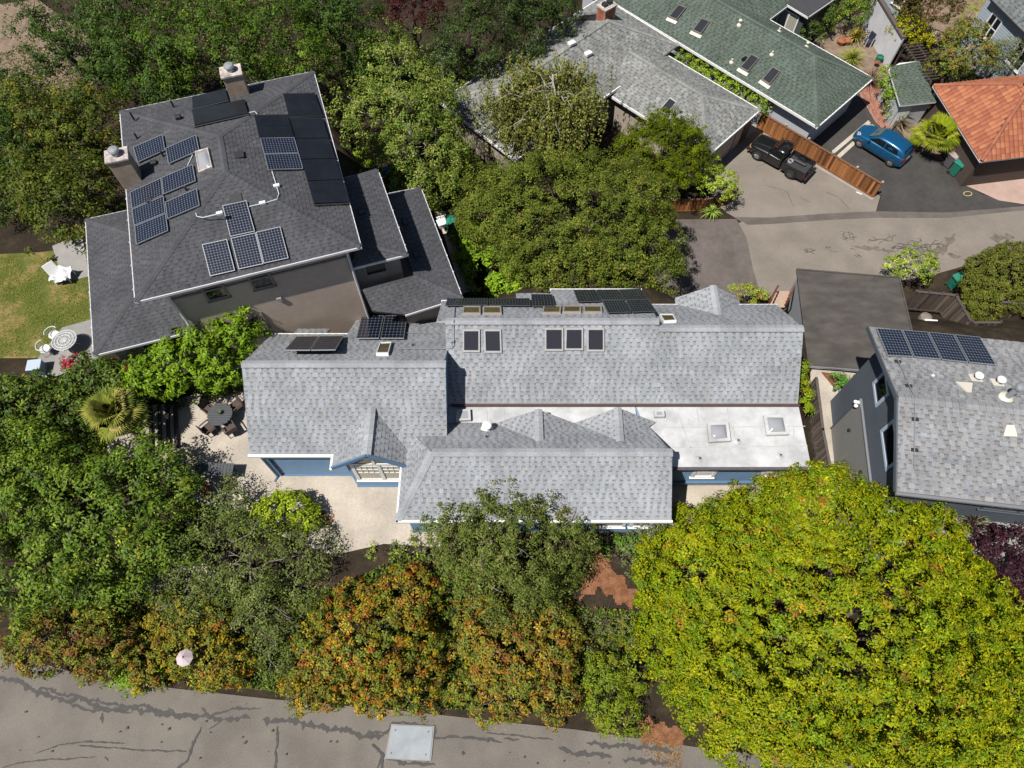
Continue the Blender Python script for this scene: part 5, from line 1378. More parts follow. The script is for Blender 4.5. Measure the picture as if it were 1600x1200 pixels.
fence('dark_fence', 'dark board fence above the row of stone blocks', P(1535, 498, .6), P(1640, 505, .6), 1.8, DW, pitch=.16, posts=4, seed=12, caps_=False)
fence('dark_fence', 'short dark fence between the slanting fence and the stone blocks', P(1494, 528, .6), P(1536, 528, .6), 1.7, DW, pitch=.16, posts=2, seed=13, caps_=False)
fence('lattice_fence', 'dark slatted fence in shade behind the charcoal roof corner', P(518, 232, 3.2), P(556, 222, 3.2), 1.5, (0.06, 0.045, 0.035), pitch=.13, posts=3, seed=14, caps_=False)
# railing near the front walkway
rlg = thing('stair_railing', 'weathered wooden stair railing in front of the white roofed wing', 'railing', P(1165, 790, 4.4))
M_RAIL = mat('weathered rail wood', (0.20, 0.165, 0.145), .85, var=.2, scale=6)
ra, rb_, rc = P(1135, 785, 4.5), P(1165, 772, 4.5), P(1196, 774, 4.5)
for a, c in ((ra, rb_), (rb_, rc), (rc, P(1200, 800, 4.2))):
    b = MB(); b.bar(a + V((0, 0, .95)), c + V((0, 0, .95)), .12, .05); b.build('handrail', M_RAIL, rlg)
    n = max(3, int((c - a).length / .16))
    for i in range(n):
        p = a.lerp(c, (i + .5) / n); b = MB(); b.bar(p, p + V((0, 0, .93)), .04, .04); b.build('baluster', M_RAIL, rlg)
# redwood stairs beside the garage
st = thing('wooden_stairs', 'reddish wooden stairs with handrail climbing beside the flat roofed garage', 'stairs', P(1216, 465, 2))
M_STEP = mat('red brown step wood', (0.22, 0.075, 0.045), .7, var=.15, scale=5)
sA, sB2 = P(1222, 458, 1.6), P(1213, 478, 2.9)
sdx = V((1, .05, 0)).normalized()
for i in range(5):
    p = sA.lerp(sB2, i / 4); b = MB(); b.bar(p - sdx * .45, p + sdx * .45, .26, .05); b.build('tread', mat('pale step', (0.42, 0.30, 0.22), .7, var=.1), st)
    b = MB(); b.bar(p - sdx * .45 + V((0, .12, -.12)), p + sdx * .45 + V((0, .12, -.12)), .03, .2); b.build('riser', M_STEP, st)
for s in (-.5, .5):
    b = MB(); b.bar(sA + sdx * s, sB2 + sdx * s, .05, .3); b.build('stringer', M_STEP, st)
    b = MB(); b.bar(sA + sdx * s + V((0, 0, .8)), sB2 + sdx * s + V((0, 0, .8)), .08, .05); b.build('handrail', M_STEP, st)
    for e in (sA, sB2): b = MB(); b.bar(e + sdx * s - V((0, 0, 1.2)), e + sdx * s + V((0, 0, .8)), .08, .08); b.build('post', M_STEP, st)
# stone block edging
sb_ = thing('block_wall', 'low wall of two rows of tan stone blocks behind the slate house', 'wall', P(1570, 520, .6))
rs = random.Random(6)
for row in range(2):
    for i in range(11):
        p = P(1548 + i * 9, 519 + i * .5, .7) + V((0, -.28 * row, -.18 * row + .2)); b = MB(); g = rs.uniform(.8, 1.15)
        b.box(p, (.27, .26, .26), rs.uniform(-.05, .05), col=(.40 * g, .29 * g, .20 * g)); b.build('block', attr_mat('stone block'), sb_, bevel=.04)
# small white table and hexagonal wicker stand
t_ = thing('white_table', 'small square white garden table beside the dark fence', 'table', P(1456, 508, .7))
c_ = P(1456, 506, 1.35)
b = MB(); b.box(c_, (.75, .6, .04), -.1); b.build('top', M_WHITE, t_)
for sx in (-.3, .3):
    for sy in (-.22, .22): b = MB(); b.bar(c_ + V((sx, sy, -.02)), c_ + V((sx, sy, -.72)), .04, .04); b.build('leg', M_WHITE, t_)
t_ = thing('planter', 'grey wooden barrel planter beside the small white table', 'planter', P(1440, 505, .7)); c_ = P(1440, 503, .7)
b = MB(); b.lathe(c_, [(.3, 0), (.36, .25), (.34, .55), (.30, .55), (.30, .48)], 10); b.build('barrel', mat('grey wood', (0.22, 0.19, 0.16), .85, var=.2), t_)
b = MB(); b.lathe(c_ + V((0, 0, .44)), [(.29, 0), (.29, .03)], 10); b.build('soil', M_MULCH, t_)
# timber steps on the left of the patio
gs = thing('garden_steps', 'flight of pale steps with dark timber risers left of the patio', 'steps', P(255, 670, 4.5))
for i, u in enumerate((274, 262, 249, 235)):
    z = 4.54 + i * .12
    a, c = P(u, 633 + i * 1, z + .1), P(u + 2, 700, z + .1)
    b = MB(); b.bar(a, c, .14, .2); b.build('timber_riser', mat('dark sleeper', (0.055, 0.045, 0.038), .85, var=.2), gs)
    a2, c2 = P(u - 7, 634, z + .06), P(u - 5, 700, z + .06)
    b = MB(); b.bar(a2, c2, .28, .2); b.build('tread', M_CONC, gs)
# ------------------------------------------------------------------ patio furniture
M_WICK = mat('brown wicker', (0.085, 0.06, 0.05), .75, var=.3, scale=30, bump=.4, bscale=60)
M_TTOP = mat('dark table slats', (0.075, 0.08, 0.09), .6, var=.1)
tc_ = P(352, 657, 4.54)
tab = thing('round_table', 'round dark slatted patio table beside the blue house', 'table', tc_)
rad = .60
for i in range(9):
    x = -rad + (i + .5) * 2 * rad / 9; hh = math.sqrt(max(.01, rad * rad - x * x)); b = MB(); b.box(tc_ + V((0, x, .73)), (2 * hh, 2 * rad / 9 - .012, .03), 0); b.build('slat', M_TTOP, tab)
b = MB(); b.lathe(tc_, [(.28, 0), (.28, .03), (.05, .06), (.05, .70), (.2, .705)], 14); b.build('pedestal', M_TTOP, tab)
b = MB(); b.lathe(tc_ + V((0, 0, .66)), [(rad - .03, 0), (rad - .01, .05), (rad - .08, .05)], 28); b.build('rim', M_TTOP, tab)
pot = thing('table_plant', 'small potted succulent on the round patio table', 'plant', tc_ + V((0, .05, .75)))
b = MB(); b.lathe(tc_ + V((0, .05, .745)), [(.06, 0), (.08, .09), (.065, .09)], 12); b.build('pot', mat('terracotta', (0.35, 0.14, 0.07), .8), pot)
b = MB()
for k in range(14):
    a = k * 2.4; b.bar(tc_ + V((0, .05, .82)), tc_ + V((math.cos(a) * .13, .05 + math.sin(a) * .13, .9 + .03 * (k % 3))), .04, .012, col=(.12, .17, .07))
b.build('leaves', attr_mat('succulent'), pot, kind='stuff')
def chair_parts():
    t = thing('wicker_chair', 'x', 'chair', (0, 0, 0), 'wicker chairs round the patio table')
    b = MB(); b.box((0, 0, .42), (.52, .52, .06)); b.build('seat', M_WICK, t, local=True)
    b = MB(); b.bar((-.26, 0, .44), (-.34, 0, .92), .52, .04, up=(1, 0, .2)); b.build('backrest', M_WICK, t, local=True)
    for s in (-1, 1):
        b = MB(); b.box((.0, s * .28, .64), (.5, .05, .04)); b.bar((.22, s * .28, .62), (.22, s * .28, .42), .04, .04); b.build('armrest', M_WICK, t, local=True)
        for x in (-.22, .22): b = MB(); b.bar((x, s * .23, 0), (x, s * .23, .4), .04, .04); b.build('leg', M_WICK, t, local=True)
    return t
ch0 = chair_parts(); kids0 = [(c, []) for c in children(ch0)]
for i, (ang, lab) in enumerate(((148, 'brown wicker patio chair at the upper left of the round table'), (48, 'brown wicker patio chair at the upper right of the round table, near the wall'), (228, 'brown wicker patio chair at the lower left of the round table'), (308, 'brown wicker patio chair at the lower right of the round table'))):
    a = math.radians(ang); loc = tc_ + V((math.cos(a) * .82, math.sin(a) * .82, 0)); rz = a + math.pi
    if i == 0: ch0.location = loc; ch0.rotation_euler = (0, 0, rz); ch0['label'] = lab
    else: dup(ch0, kids0, loc, rz, lab)
bn = thing('outdoor_bench', 'long dark slatted table in tree shade at the patio edge', 'table', P(340, 745, 4.54)); bc = P(342, 742, 4.54)
for i in range(12):
    b = MB(); b.box(bc + V((-.85 + i * .155, 0, .72)), (.14, .62, .03)); b.build('slat', M_TTOP, bn)
for sx in (-.75, .75):
    for sy in (-.24, .24): b = MB(); b.bar(bc + V((sx, sy, 0)), bc + V((sx, sy, .7)), .06, .06); b.build('leg', M_TTOP, bn)
b = MB(); b.box(bc + V((0, 0, .67)), (1.6, .5, .06)); b.build('frame', M_TTOP, bn)
pl_ = thing('terracotta_pot', 'round terracotta pot beneath the dark slatted table edge', 'pot', P(325, 768, 4.54)); b = MB(); b.lathe(P(325, 768, 4.54), [(.16, 0), (.24, .35), (.26, .35), (.26, .4), (.21, .4), (.2, .34)], 18); b.build('pot', mat('terracotta', (0.35, 0.14, 0.07)), pl_)
b = MB(); b.lathe(P(325, 768, 4.84), [(.2, 0), (.2, .03)], 14); b.build('soil', M_MULCH, pl_)
# white metal set beside the lawn
M_WM = mat('white painted metal', (0.72, 0.73, 0.72), .5)
wc = P(113, 543, 5.84)
wt_ = thing('white_metal_table', 'round white wire mesh table at the corner of the charcoal lower roof', 'table', wc)
b = MB()
for r_i in (.58, .45, .30, .12):
    ring = [wc + V((math.cos(a) * r_i, math.sin(a) * r_i, .72)) for a in np.linspace(0, 2 * math.pi, 33)]
    b.tube(ring, .018, 6, cap=False)
b.build('ring', M_WM, wt_)
for k in range(12):
    a = k * math.pi / 6; b = MB(); b.tube([wc + V((0, 0, .715)), wc + V((math.cos(a) * .58, math.sin(a) * .58, .715))], .010, 5); b.build('spoke', M_WM, wt_)
b = MB(); b.lathe(wc + V((0, 0, .69)), [(.56, 0), (.56, .012)], 28); b.build('mesh_top', mat('grey mesh', (0.28, 0.29, 0.29), .7), wt_)
for k in range(4):
    a = k * math.pi / 2 + .5; b = MB(); b.tube([wc + V((math.cos(a) * .4, math.sin(a) * .4, .7)), wc + V((math.cos(a) * .2, math.sin(a) * .2, .35)), wc + V((math.cos(a) * .42, math.sin(a) * .42, 0))], .018, 6); b.build('leg', M_WM, wt_)
def wm_chair():
    t = thing('white_metal_chair', 'x', 'chair', (0, 0, 0), 'white metal chairs beside the lawn')
    b = MB(); b.lathe((0, 0, .43), [(.24, 0), (.25, .03), (.02, .035)], 18); b.build('seat', M_WM, t, local=True)
    arc = [(-.24 * math.cos(a), .30 * math.sin(a), .78) for a in np.linspace(-1.7, 1.7, 13)]
    b = MB(); b.tube(arc, .022, 6); b.build('back_rail', M_WM, t, local=True)
    for a in np.linspace(-1.1, 1.1, 6): b = MB(); b.tube([(-.2 * math.cos(a), .2 * math.sin(a), .44), (-.24 * math.cos(a), .30 * math.sin(a), .78)], .012, 5); b.build('spindle', M_WM, t, local=True)
    for sx in (-.17, .17):
        for sy in (-.17, .17): b = MB(); b.tube([(sx, sy, .43), (sx * 1.2, sy * 1.2, 0)], .018, 6); b.build('leg', M_WM, t, local=True)
    return t
w0 = wm_chair(); wk = [(c, []) for c in children(w0)]
for i, (u, v, rz, lab) in enumerate(((92, 530, -.8, 'white metal chair above and left of the white mesh table'), (78, 552, .3, 'white metal chair left of the white mesh table, facing it'))):
    if i == 0: w0.location = P(u, v, 5.84); w0.rotation_euler = (0, 0, rz); w0['label'] = lab
    else: dup(w0, wk, P(u, v, 5.84), rz, lab)
# draped white lounge chair on the lawn
lc = P(102, 437, 5.84)
lo = thing('lounge_chair', 'white lounge chair draped with pale cloth on the lawn', 'chair', lc)
b = MB(); b.bar(lc + V((-.3, -.2, .35)), lc + V((.45, .1, .35)), .6, .08); b.build('seat', M_WM, lo, bevel=.03)
b = MB(); b.bar(lc + V((-.25, .05, .38)), lc + V((-.55, .35, .95)), .6, .08); b.build('backrest', M_WM, lo, bevel=.03)
for sx, sy in ((-.3, -.35), (.4, -.2), (-.2, .2), (.45, .35)): b = MB(); b.bar(lc + V((sx, sy, 0)), lc + V((sx, sy, .34)), .05, .05); b.build('leg', M_WM, lo)
bm_ = MB(); vs = []; N_ = 10
for j in range(N_ + 1):
    for i in range(N_ + 1):
        s_, t2 = i / N_ - .5, j / N_ - .5
        vs.append(lc + V((s_ * .95 + t2 * .1, t2 * .8, .46 + .09 * math.sin(s_ * 9 + t2 * 5) + .06 * math.sin(t2 * 13) + .3 * max(0, t2) - .3 * max(0, abs(s_) - .4))))
bm_.mesh(vs, [(j * (N_ + 1) + i, j * (N_ + 1) + i + 1, (j + 1) * (N_ + 1) + i + 1, (j + 1) * (N_ + 1) + i) for j in range(N_) for i in range(N_)]); bm_.build('drape', mat('white cloth', (0.74, 0.75, 0.78), .9), lo, smooth=True)
# cool box / side cabinet by the terrace
cb_ = thing('garden_box', 'pale blue lidded storage box in the shade below the terrace', 'box', P(65, 580, 5.7)); c_ = P(65, 580, 5.75)
b = MB(); b.box(c_ + V((0, 0, .3)), (.62, .55, .6), .12); b.build('body', mat('blue plastic', (0.16, 0.24, 0.34), .5), cb_, bevel=.03)
b = MB(); b.box(c_ + V((0, 0, .64)), (.68, .6, .08), .12); b.build('lid', mat('pale lid', (0.45, 0.53, 0.62), .5), cb_, bevel=.03)
# ------------------------------------------------------------------ wheeled bins
def bin_(label, loc, rz, body, lid, tilt=0.0):
    t = thing('wheeled_bin', label, 'bin', loc, 'wheeled bins', rz)
    b = MB(); b.hexa([(-.24, -.25, .05), (.26, -.25, .05), (.26, .25, .05), (-.24, .25, .05)], [(-.32, -.30, 1.0), (.30, -.30, 1.0), (.30, .30, 1.0), (-.32, .30, 1.0)]); b.build('body', body, t, local=True, bevel=.03)
    b = MB(); b.hexa([(-.35, -.33, 1.0), (.36, -.33, 1.0), (.36, .33, 1.0), (-.35, .33, 1.0)], [(-.33, -.30, 1.05), (.30, -.30, 1.12), (.30, .30, 1.12), (-.33, .30, 1.05)]); b.build('lid', lid, t, local=True, bevel=.02)
    b = MB(); b.tube([(-.38, -.25, 1.0), (-.38, .25, 1.0)], .025, 8); b.build('handle', lid, t, local=True)
    for s in (-1, 1): b = MB(); b.tube([(-.26, s * .24, .12), (-.26, s * .31, .12)], .12, 14); b.build('wheel', M_DARK, t, local=True)
    return t
M_BGRN = mat('green bin plastic', (0.02, 0.17, 0.115), .4, var=.05); M_BGRY = mat('grey bin plastic', (0.11, 0.10, 0.11), .5); M_BGL = mat('green lid plastic', (0.03, 0.22, 0.15), .35)
bin_('green wheeled bin beside the round bush on the near side of the lane', P(1487, 453, 0) + V((0, .2, .05)), math.radians(20), M_BGRN, M_BGL)
bin_('green wheeled bin at the corner of the tiled roof building', P(1489, 272, 0.06), math.radians(-60), M_BGRN, M_BGL)
bin_('grey wheeled bin behind the green one at the tiled roof building', P(1480, 259, 0.06), math.radians(-60), M_BGRY, mat('pale pink lid', (0.42, 0.33, 0.33), .5))
bin_('green wheeled bin on the path beside the charcoal lower roof', P(708, 362, 2.6), math.radians(80), M_BGRN, M_BGL)
bx_ = thing('white_crate', 'white box beside the green bin by the charcoal lower roof', 'box', P(690, 350, 2.6)); b = MB(); b.box(P(690, 347, 3.0), (.5, .45, .7), .4); b.build('body', M_WHITE, bx_, bevel=.03); b = MB(); b.box(P(690, 347, 3.38), (.54, .49, .06), .4); b.build('lid', M_WHITE, bx_, bevel=.02)
for u, v, lab, cl in ((604, 271, 'round blue garden ball lying under the bushy tree', (0.03, 0.14, 0.36)), (616, 295, 'round green garden ball lying beside the charcoal lower roof', (0.01, 0.22, 0.10))):
    p = P(u, v, 3.6); b = MB(); b.lathe(p, [(.02, 0)] + [(.26 * math.sin(a), .26 - .26 * math.cos(a)) for a in np.linspace(.15, 3.0, 12)] + [(.01, .52)], 20); tag(b.build('garden_ball', mat('ball ' + lab[6:10], cl, .35), smooth=True), lab, 'ball')
# terracotta pots and folded chairs in the gravel garden
for i, (u, v, lab) in enumerate(((1313, 69, 'wide terracotta pot, left one of the pair in the gravel garden'), (1321, 68, 'wide terracotta pot, right one of the pair in the gravel garden'))):
    p = P(u, v, .05); b = MB(); b.lathe(p, [(.2, 0), (.32, .3), (.35, .3), (.35, .38), (.29, .38), (.27, .3)], 18); tag(b.build('terracotta_pot', mat('terracotta', (0.35, 0.14, 0.07))), lab, 'pot', 'terracotta pots')
gc2 = thing('garden_chair', 'dark blue garden chair with white frame against the long white wall', 'chair', P(1353, 72, 0)); p = P(1353, 72, 0.05)
b = MB(); b.box(p + V((0, 0, .45)), (.5, .5, .05), .5); b.build('seat', mat('navy canvas', (0.03, 0.035, 0.07), .8), gc2)
b = MB(); b.box(p + V((.2, .15, .75)), (.06, .5, .6), .5); b.build('backrest', mat('navy canvas', (0.03, 0.035, 0.07)), gc2)
for sx in (-.22, .22):
    for sy in (-.22, .22): b = MB(); b.bar(p + V((sx, sy, 0)), p + V((sx, sy, .75)), .04, .04); b.build('leg', M_WM, gc2)
gt = thing('green_planter', 'green plastic tub planter at the foot of the long white wall', 'planter', P(1371, 97, 0)); b = MB(); b.lathe(P(1371, 97, .05), [(.22, 0), (.28, .5), (.24, .5), (.23, .4)], 14); b.build('tub', M_BGRN, gt); b = MB(); b.lathe(P(1371, 97, .42), [(.22, 0), (.22, .03)], 12); b.build('soil', M_MULCH, gt)
# patio furniture of the far terrace
for i, (u, v, lab) in enumerate(((1452, 68, 'sandy coloured round table between bushes on the far terrace'), (1530, 42, 'pale umbrella table beside the blue grey house'))):
    p = P(u, v, .06); t = thing('terrace_table', lab, 'table', p); b = MB(); b.lathe(p + V((0, 0, .7)), [(.75, 0), (.75, .05), (.02, .06)], 20); b.build('top', mat('sandy stone', (0.48, 0.36, 0.22), .8, var=.1), t); b = MB(); b.lathe(p, [(.3, 0), (.08, .05), (.08, .7)], 12); b.build('pedestal', M_DARK, t)
# lamp post
lp = P(285, 1027, 4.75); zb = zg(lp.x, lp.y)
lam = thing('lamp_post', 'street lamp with octagonal pinkish white shade rising from the orange shrubs', 'lamp', (lp.x, lp.y, zb))
b = MB(); b.lathe((lp.x, lp.y, zb), [(.11, 0), (.09, .3), (.06, .4), (.05, 4.2 - zb)], 12); b.build('pole', mat('dark green pole', (0.03, 0.035, 0.03), .5), lam)
b = MB(); b.lathe((lp.x, lp.y, 4.15), [(.1, 0), (.2, .25), (.2, .34)], 8); b.build('lantern', mat('frosted glass', (0.55, 0.53, 0.5), .3), lam)
b = MB(); b.lathe((lp.x, lp.y, 4.49), [(.36, 0), (.36, .04), (.06, .26), (.03, .33)], 8); b.build('shade', mat('faded shade paint', (0.58, 0.48, 0.50), .6, var=.1, scale=4), lam)
# ------------------------------------------------------------------ vehicles
def wheel(parent, x, y, r, w, side, name='wheel', steel=False):
    b = MB(); seg = 22; vs = []; prof = [(r * .62, -w / 2), (r * .92, -w / 2), (r, -w * .3), (r, w * .3), (r * .92, w / 2), (r * .62, w / 2)]
    fs = []
    for pr_, yy in prof:
        for k in range(seg): a = 2 * math.pi * k / seg; vs.append((x + pr_ * math.cos(a), y + yy, r + pr_ * math.sin(a)))
    for i in range(len(prof) - 1):
        for k in range(seg): k2 = (k + 1) % seg; fs.append((i * seg + k, i * seg + k2, (i + 1) * seg + k2, (i + 1) * seg + k))
    b.mesh(vs, fs); o = b.build(name, mat('tyre rubber', (0.022, 0.022, 0.023), .8), parent, local=True, smooth=True)
    rim = MB(); yo = y + side * w * .36
    rim.tube([(x, y - w * .3, r), (x, yo, r)], r * .64, 20)
    for k in range(5):
        a = k * 2 * math.pi / 5; rim.bar((x + .12 * r * math.cos(a), yo + side * .015, r + .12 * r * math.sin(a)), (x + .6 * r * math.cos(a), yo + side * .01, r + .6 * r * math.sin(a)), r * .2, .03, up=(0, 1, 0))
    rim.tube([(x, yo, r), (x, yo + side * .03, r)], r * .16, 10)
    rim.build('rim', mat('alloy rim', (0.40, 0.40, 0.41), .35, metal=.7) if not steel else mat('dark steel rim', (0.10, 0.10, 0.105), .5, metal=.4), o, local=True)
    return o
def loft(b, stations):
    """stations: list of (x, [(y,z) half profile from sill to centre])"""
    K = len(stations[0][1]); vs = []
    for x, prof in stations:
        full = [(y, z) for y, z in prof] + [(-y, z) for y, z in prof[::-1][1:]]
        for y, z in full: vs.append((x, y, z))
    M_ = 2 * K - 1; fs = []
    for i in range(len(stations) - 1):
        for k in range(M_ - 1): fs.append((i * M_ + k, i * M_ + k + 1, (i + 1) * M_ + k + 1, (i + 1) * M_ + k))
    fs.append(tuple(range(M_ - 1, -1, -1))); n = (len(stations) - 1) * M_; fs.append(tuple(range(n, n + M_)))
    b.mesh(vs, fs)
def subsurf(o, lv=2):
    m = o.modifiers.new('smooth', 'SUBSURF'); m.levels = lv; m.render_levels = lv
    o.data.polygons.foreach_set('use_smooth', [True] * len(o.data.polygons))
M_BLACKP = mat('black car paint', (0.008, 0.008, 0.009), .3, coat=.8, spec=.5)
M_BLUEP = mat('metallic blue paint', (0.006, 0.085, 0.20), .28, metal=.25, coat=1.0)
M_CGLASS = glass_mat('car glass', (0.01, 0.012, 0.014), .03)
M_CGLASS2 = glass_mat('windscreen glass', (0.10, 0.13, 0.12), .04)
M_CPLAS = mat('black plastic', (0.018, 0.018, 0.019), .6)
M_LAMP = mat('clear lamp lens', (0.42, 0.43, 0.42), .15, spec=.8); M_TAIL = mat('red lamp lens', (0.30, 0.012, 0.012), .2); M_AMB = mat('amber lens', (0.45, 0.16, 0.03), .25)
# pickup
fwp, rwp = P(1182.6, 243.4, .33), P(1234.8, 273, .33)
fd = (fwp - rwp); fd.z = 0; wb_ = 2.62; fd.normalize(); lf_ = V((-fd.y, fd.x, 0))
cen_ = (fwp + rwp) / 2 - lf_ * .72; cen_.z = .055
trk = thing('pickup_truck', 'black single cab pickup parked beside the orange redwood fence', 'truck', cen_, None, math.atan2(fd.y, fd.x))
fx_, rx_ = 1.31, -1.31
def prof(w, zs, zb, zt_, cr=.10): return [(w - .02, zs), (w, zs + .12), (w, zb - .06), (w - .03, zb), (w - cr - .06, zt_), (w * .45, zt_ + .012), (0, zt_ + .018)]
b = MB(); loft(b, [(2.08, prof(.66, .45, .76, .80)), (2.04, prof(.74, .36, .80, .86)), (1.85, prof(.80, .32, .86, .92)), (1.31, prof(.815, .32, .90, .98)), (.72, prof(.82, .30, .95, 1.03)), (.55, prof(.82, .30, .96, 1.02)), (-.40, prof(.82, .30, .96, 1.02)), (-.46, prof(.80, .32, .94, 1.0))])
o = b.build('body', M_BLACKP, trk, local=True); subsurf(o, 1)
b = MB()
cab = [(.78, [(.74, .97), (.73, 1.0), (.70, 1.01), (.4, 1.02), (0, 1.03)]), (.18, [(.76, .97), (.70, 1.25), (.62, 1.50), (.4, 1.54), (0, 1.555)]), (-.10, [(.77, .97), (.71, 1.25), (.64, 1.53), (.4, 1.575), (0, 1.59)]), (-.36, [(.77, .97), (.71, 1.25), (.63, 1.51), (.4, 1.55), (0, 1.565)]), (-.46, [(.75, .97), (.69, 1.22), (.60, 1.44), (.4, 1.48), (0, 1.49)])]
loft(b, cab); o = b.build('cab', M_BLACKP, trk, local=True, smooth=True); subsurf(o, 1)
b = MB(); b.face([(.74, -.62, 1.045), (.74, .62, 1.045), (.245, .53, 1.52), (.245, -.53, 1.52)]); b.build('windscreen', M_CGLASS, trk, local=True)
b = MB(); b.face([(-.475, .56, 1.10), (-.475, -.56, 1.10), (-.472, -.50, 1.42), (-.472, .50, 1.42)]); b.build('rear_window', M_CGLASS, trk, local=True)
for s in (-1, 1):
    b = MB(); b.face([(.60, s * .762, 1.05), (-.34, s * .772, 1.05), (-.32, s * .665, 1.45), (.16, s * .655, 1.45)][::s]); b.build('side_window', M_CGLASS, trk, local=True)
    b = MB(); b.box((.58, s * .92, 1.08), (.1, .2, .14)); b.build('mirror', M_CPLAS, trk, local=True, bevel=.03)
    b = MB(); b.box((.1, s * .828, .88), (.16, .02, .03)); b.build('door_handle', M_CPLAS, trk, local=True)
    b = MB(); b.box((2.04, s * .55, .70), (.1, .26, .15)); b.build('headlight', M_LAMP, trk, local=True, bevel=.02)
    b = MB(); b.box((1.98, s * .735, .70), (.16, .08, .13)); b.build('indicator', M_AMB, trk, local=True, bevel=.01)
    b = MB(); b.box((-2.23, s * .74, .72), (.05, .1, .26)); b.build('tail_light', M_TAIL, trk, local=True)
    # bed sides
    b = MB(); b.hexa([(-.50, s * .82, .36), (-2.22, s * .81, .36), (-2.22, s * .70, .36), (-.50, s * .71, .36)], [(-.50, s * .80, .93), (-2.22, s * .79, .93), (-2.22, s * .68, .93), (-.50, s * .69, .93)]); b.build('bed_side', M_BLACKP, trk, local=True, bevel=.03)
    for x in (fx_, rx_):
        wheel(trk, x, s * .755, .34, .21, s, steel=(x < 0))
        arc = [(x + .44 * math.cos(a), s * .835, .34 + .42 * math.sin(a)) for a in np.linspace(.15, math.pi - .15, 11)]
        b = MB(); b.tube(arc, .035, 6); b.build('wheel_arch', M_CPLAS, trk, local=True)
        b = MB(); b.tube([(x, s * .60, .34), (x, s * .80, .34)], .40, 20); b.build('wheel_well', M_CPLAS, trk, local=True)
b = MB(); b.box((-1.36, 0, .52), (1.72, 1.42, .06)); b.build('bed_floor', mat('bed liner', (0.045, 0.045, 0.048), .55, var=.2, scale=5), trk, local=True)
b = MB(); b.box((-.53, 0, .72), (.06, 1.5, .42)); b.build('bed_front', M_BLACKP, trk, local=True)
b = MB(); b.box((-2.20, 0, .65), (.06, 1.38, .52)); b.build('tailgate', M_BLACKP, trk, local=True, bevel=.02)
b = MB(); b.box((-2.36, 0, .46), (.16, 1.5, .16)); b.build('rear_bumper', M_CPLAS, trk, local=True, bevel=.03)
b = MB(); b.box((2.13, 0, .46), (.16, 1.62, .17)); b.build('front_bumper', M_CPLAS, trk, local=True, bevel=.04)
b = MB(); b.box((2.07, 0, .70), (.05, .8, .14)); b.build('grille', M_CPLAS, trk, local=True)
b = MB(); b.box((-2.235, 0, .62), (.01, .32, .12)); b.build('licence_plate', M_WHITE, trk, local=True)
Rz = Matrix.Rotation(math.atan2(fd.y, fd.x), 3, 'Z')
ci = thing('cargo_roll', 'dark rolled tarpaulin lying in the bed of the black pickup', 'tarpaulin', cen_ + Rz @ V((-1.35, -.3, .56)), None, math.atan2(fd.y, fd.x))
b = MB(); b.tube([(-.42, 0, .1), (.42, .04, .1)], .10, 12); b.build('roll', mat('dark tarp', (0.035, 0.035, 0.038), .5), ci, local=True); b = MB(); b.tube([(-.2, 0, .1), (-.14, 0, .1)], .108, 12); b.build('strap', M_CPLAS, ci, local=True)
ci = thing('rope_coil', 'pale coil of rope behind the cab in the black pickup bed', 'rope', cen_ + Rz @ V((-.78, 0, .56)), None, math.atan2(fd.y, fd.x))
for k in range(3): b = MB(); b.tube([(.16 * math.cos(a), .16 * math.sin(a), .03 + k * .045) for a in np.linspace(0, 6.283, 21)], .025, 6, cap=False); b.build('loop', mat('pale rope', (0.36, 0.36, 0.38), .8), ci, local=True)
for s in (-1, 1):
    for x in (.62, -.40):
        b = MB(); b.bar((x, s * .826, .40), (x, s * .826, .93), .012, .006); b.build('door_seam', M_CPLAS, trk, local=True)
# hatchback
fwp, rwp = P(1344.3, 225, .31), P(1390, 253.7, .31)
fd = (fwp - rwp); fd.z = 0; fd.normalize(); lf_ = V((-fd.y, fd.x, 0))
cen_ = (fwp + rwp) / 2 - lf_ * .72; cen_.z = .06
car = thing('hatchback_car', 'metallic blue hatchback parked on dark asphalt beside the pale strips', 'car', cen_, None, math.atan2(fd.y, fd.x))
def pc(w, zs, zb, zt_): return [(w - .05, zs), (w, zs + .16), (w, zb - .10), (w - .04, zb), (w - .12, zt_ - .01), (w * .5, zt_ + .01), (0, zt_ + .02)]
b = MB(); loft(b, [(2.0, pc(.52, .34, .58, .66)), (1.93, pc(.70, .26, .66, .74)), (1.62, pc(.81, .22, .76, .86)), (1.22, pc(.84, .22, .84, .93)), (.85, pc(.85, .22, .90, .98)), (.2, pc(.85, .22, .92, 1.0)), (-.8, pc(.85, .22, .94, 1.02)), (-1.5, pc(.84, .24, .96, 1.04)), (-1.82, pc(.79, .28, .94, 1.02)), (-1.92, pc(.70, .36, .84, .94))])
o = b.build('body', M_BLUEP, car, local=True); subsurf(o, 2)
b = MB(); loft(b, [(1.02, [(.72, .95), (.71, .97), (.68, .98), (.4, 1.0), (0, 1.01)]), (.42, [(.77, .95), (.72, 1.20), (.62, 1.38), (.4, 1.43), (0, 1.45)]), (.05, [(.78, .95), (.73, 1.22), (.64, 1.46), (.4, 1.51), (0, 1.53)]), (-.7, [(.79, .95), (.74, 1.22), (.64, 1.46), (.4, 1.52), (0, 1.54)]), (-1.4, [(.78, .95), (.72, 1.20), (.60, 1.40), (.4, 1.46), (0, 1.48)]), (-1.74, [(.74, .95), (.68, 1.12), (.56, 1.26), (.4, 1.30), (0, 1.32)]), (-1.86, [(.70, .93), (.66, .98), (.6, 1.0), (.4, 1.02), (0, 1.03)])])
o = b.build('cabin', M_BLUEP, car, local=True); subsurf(o, 2)
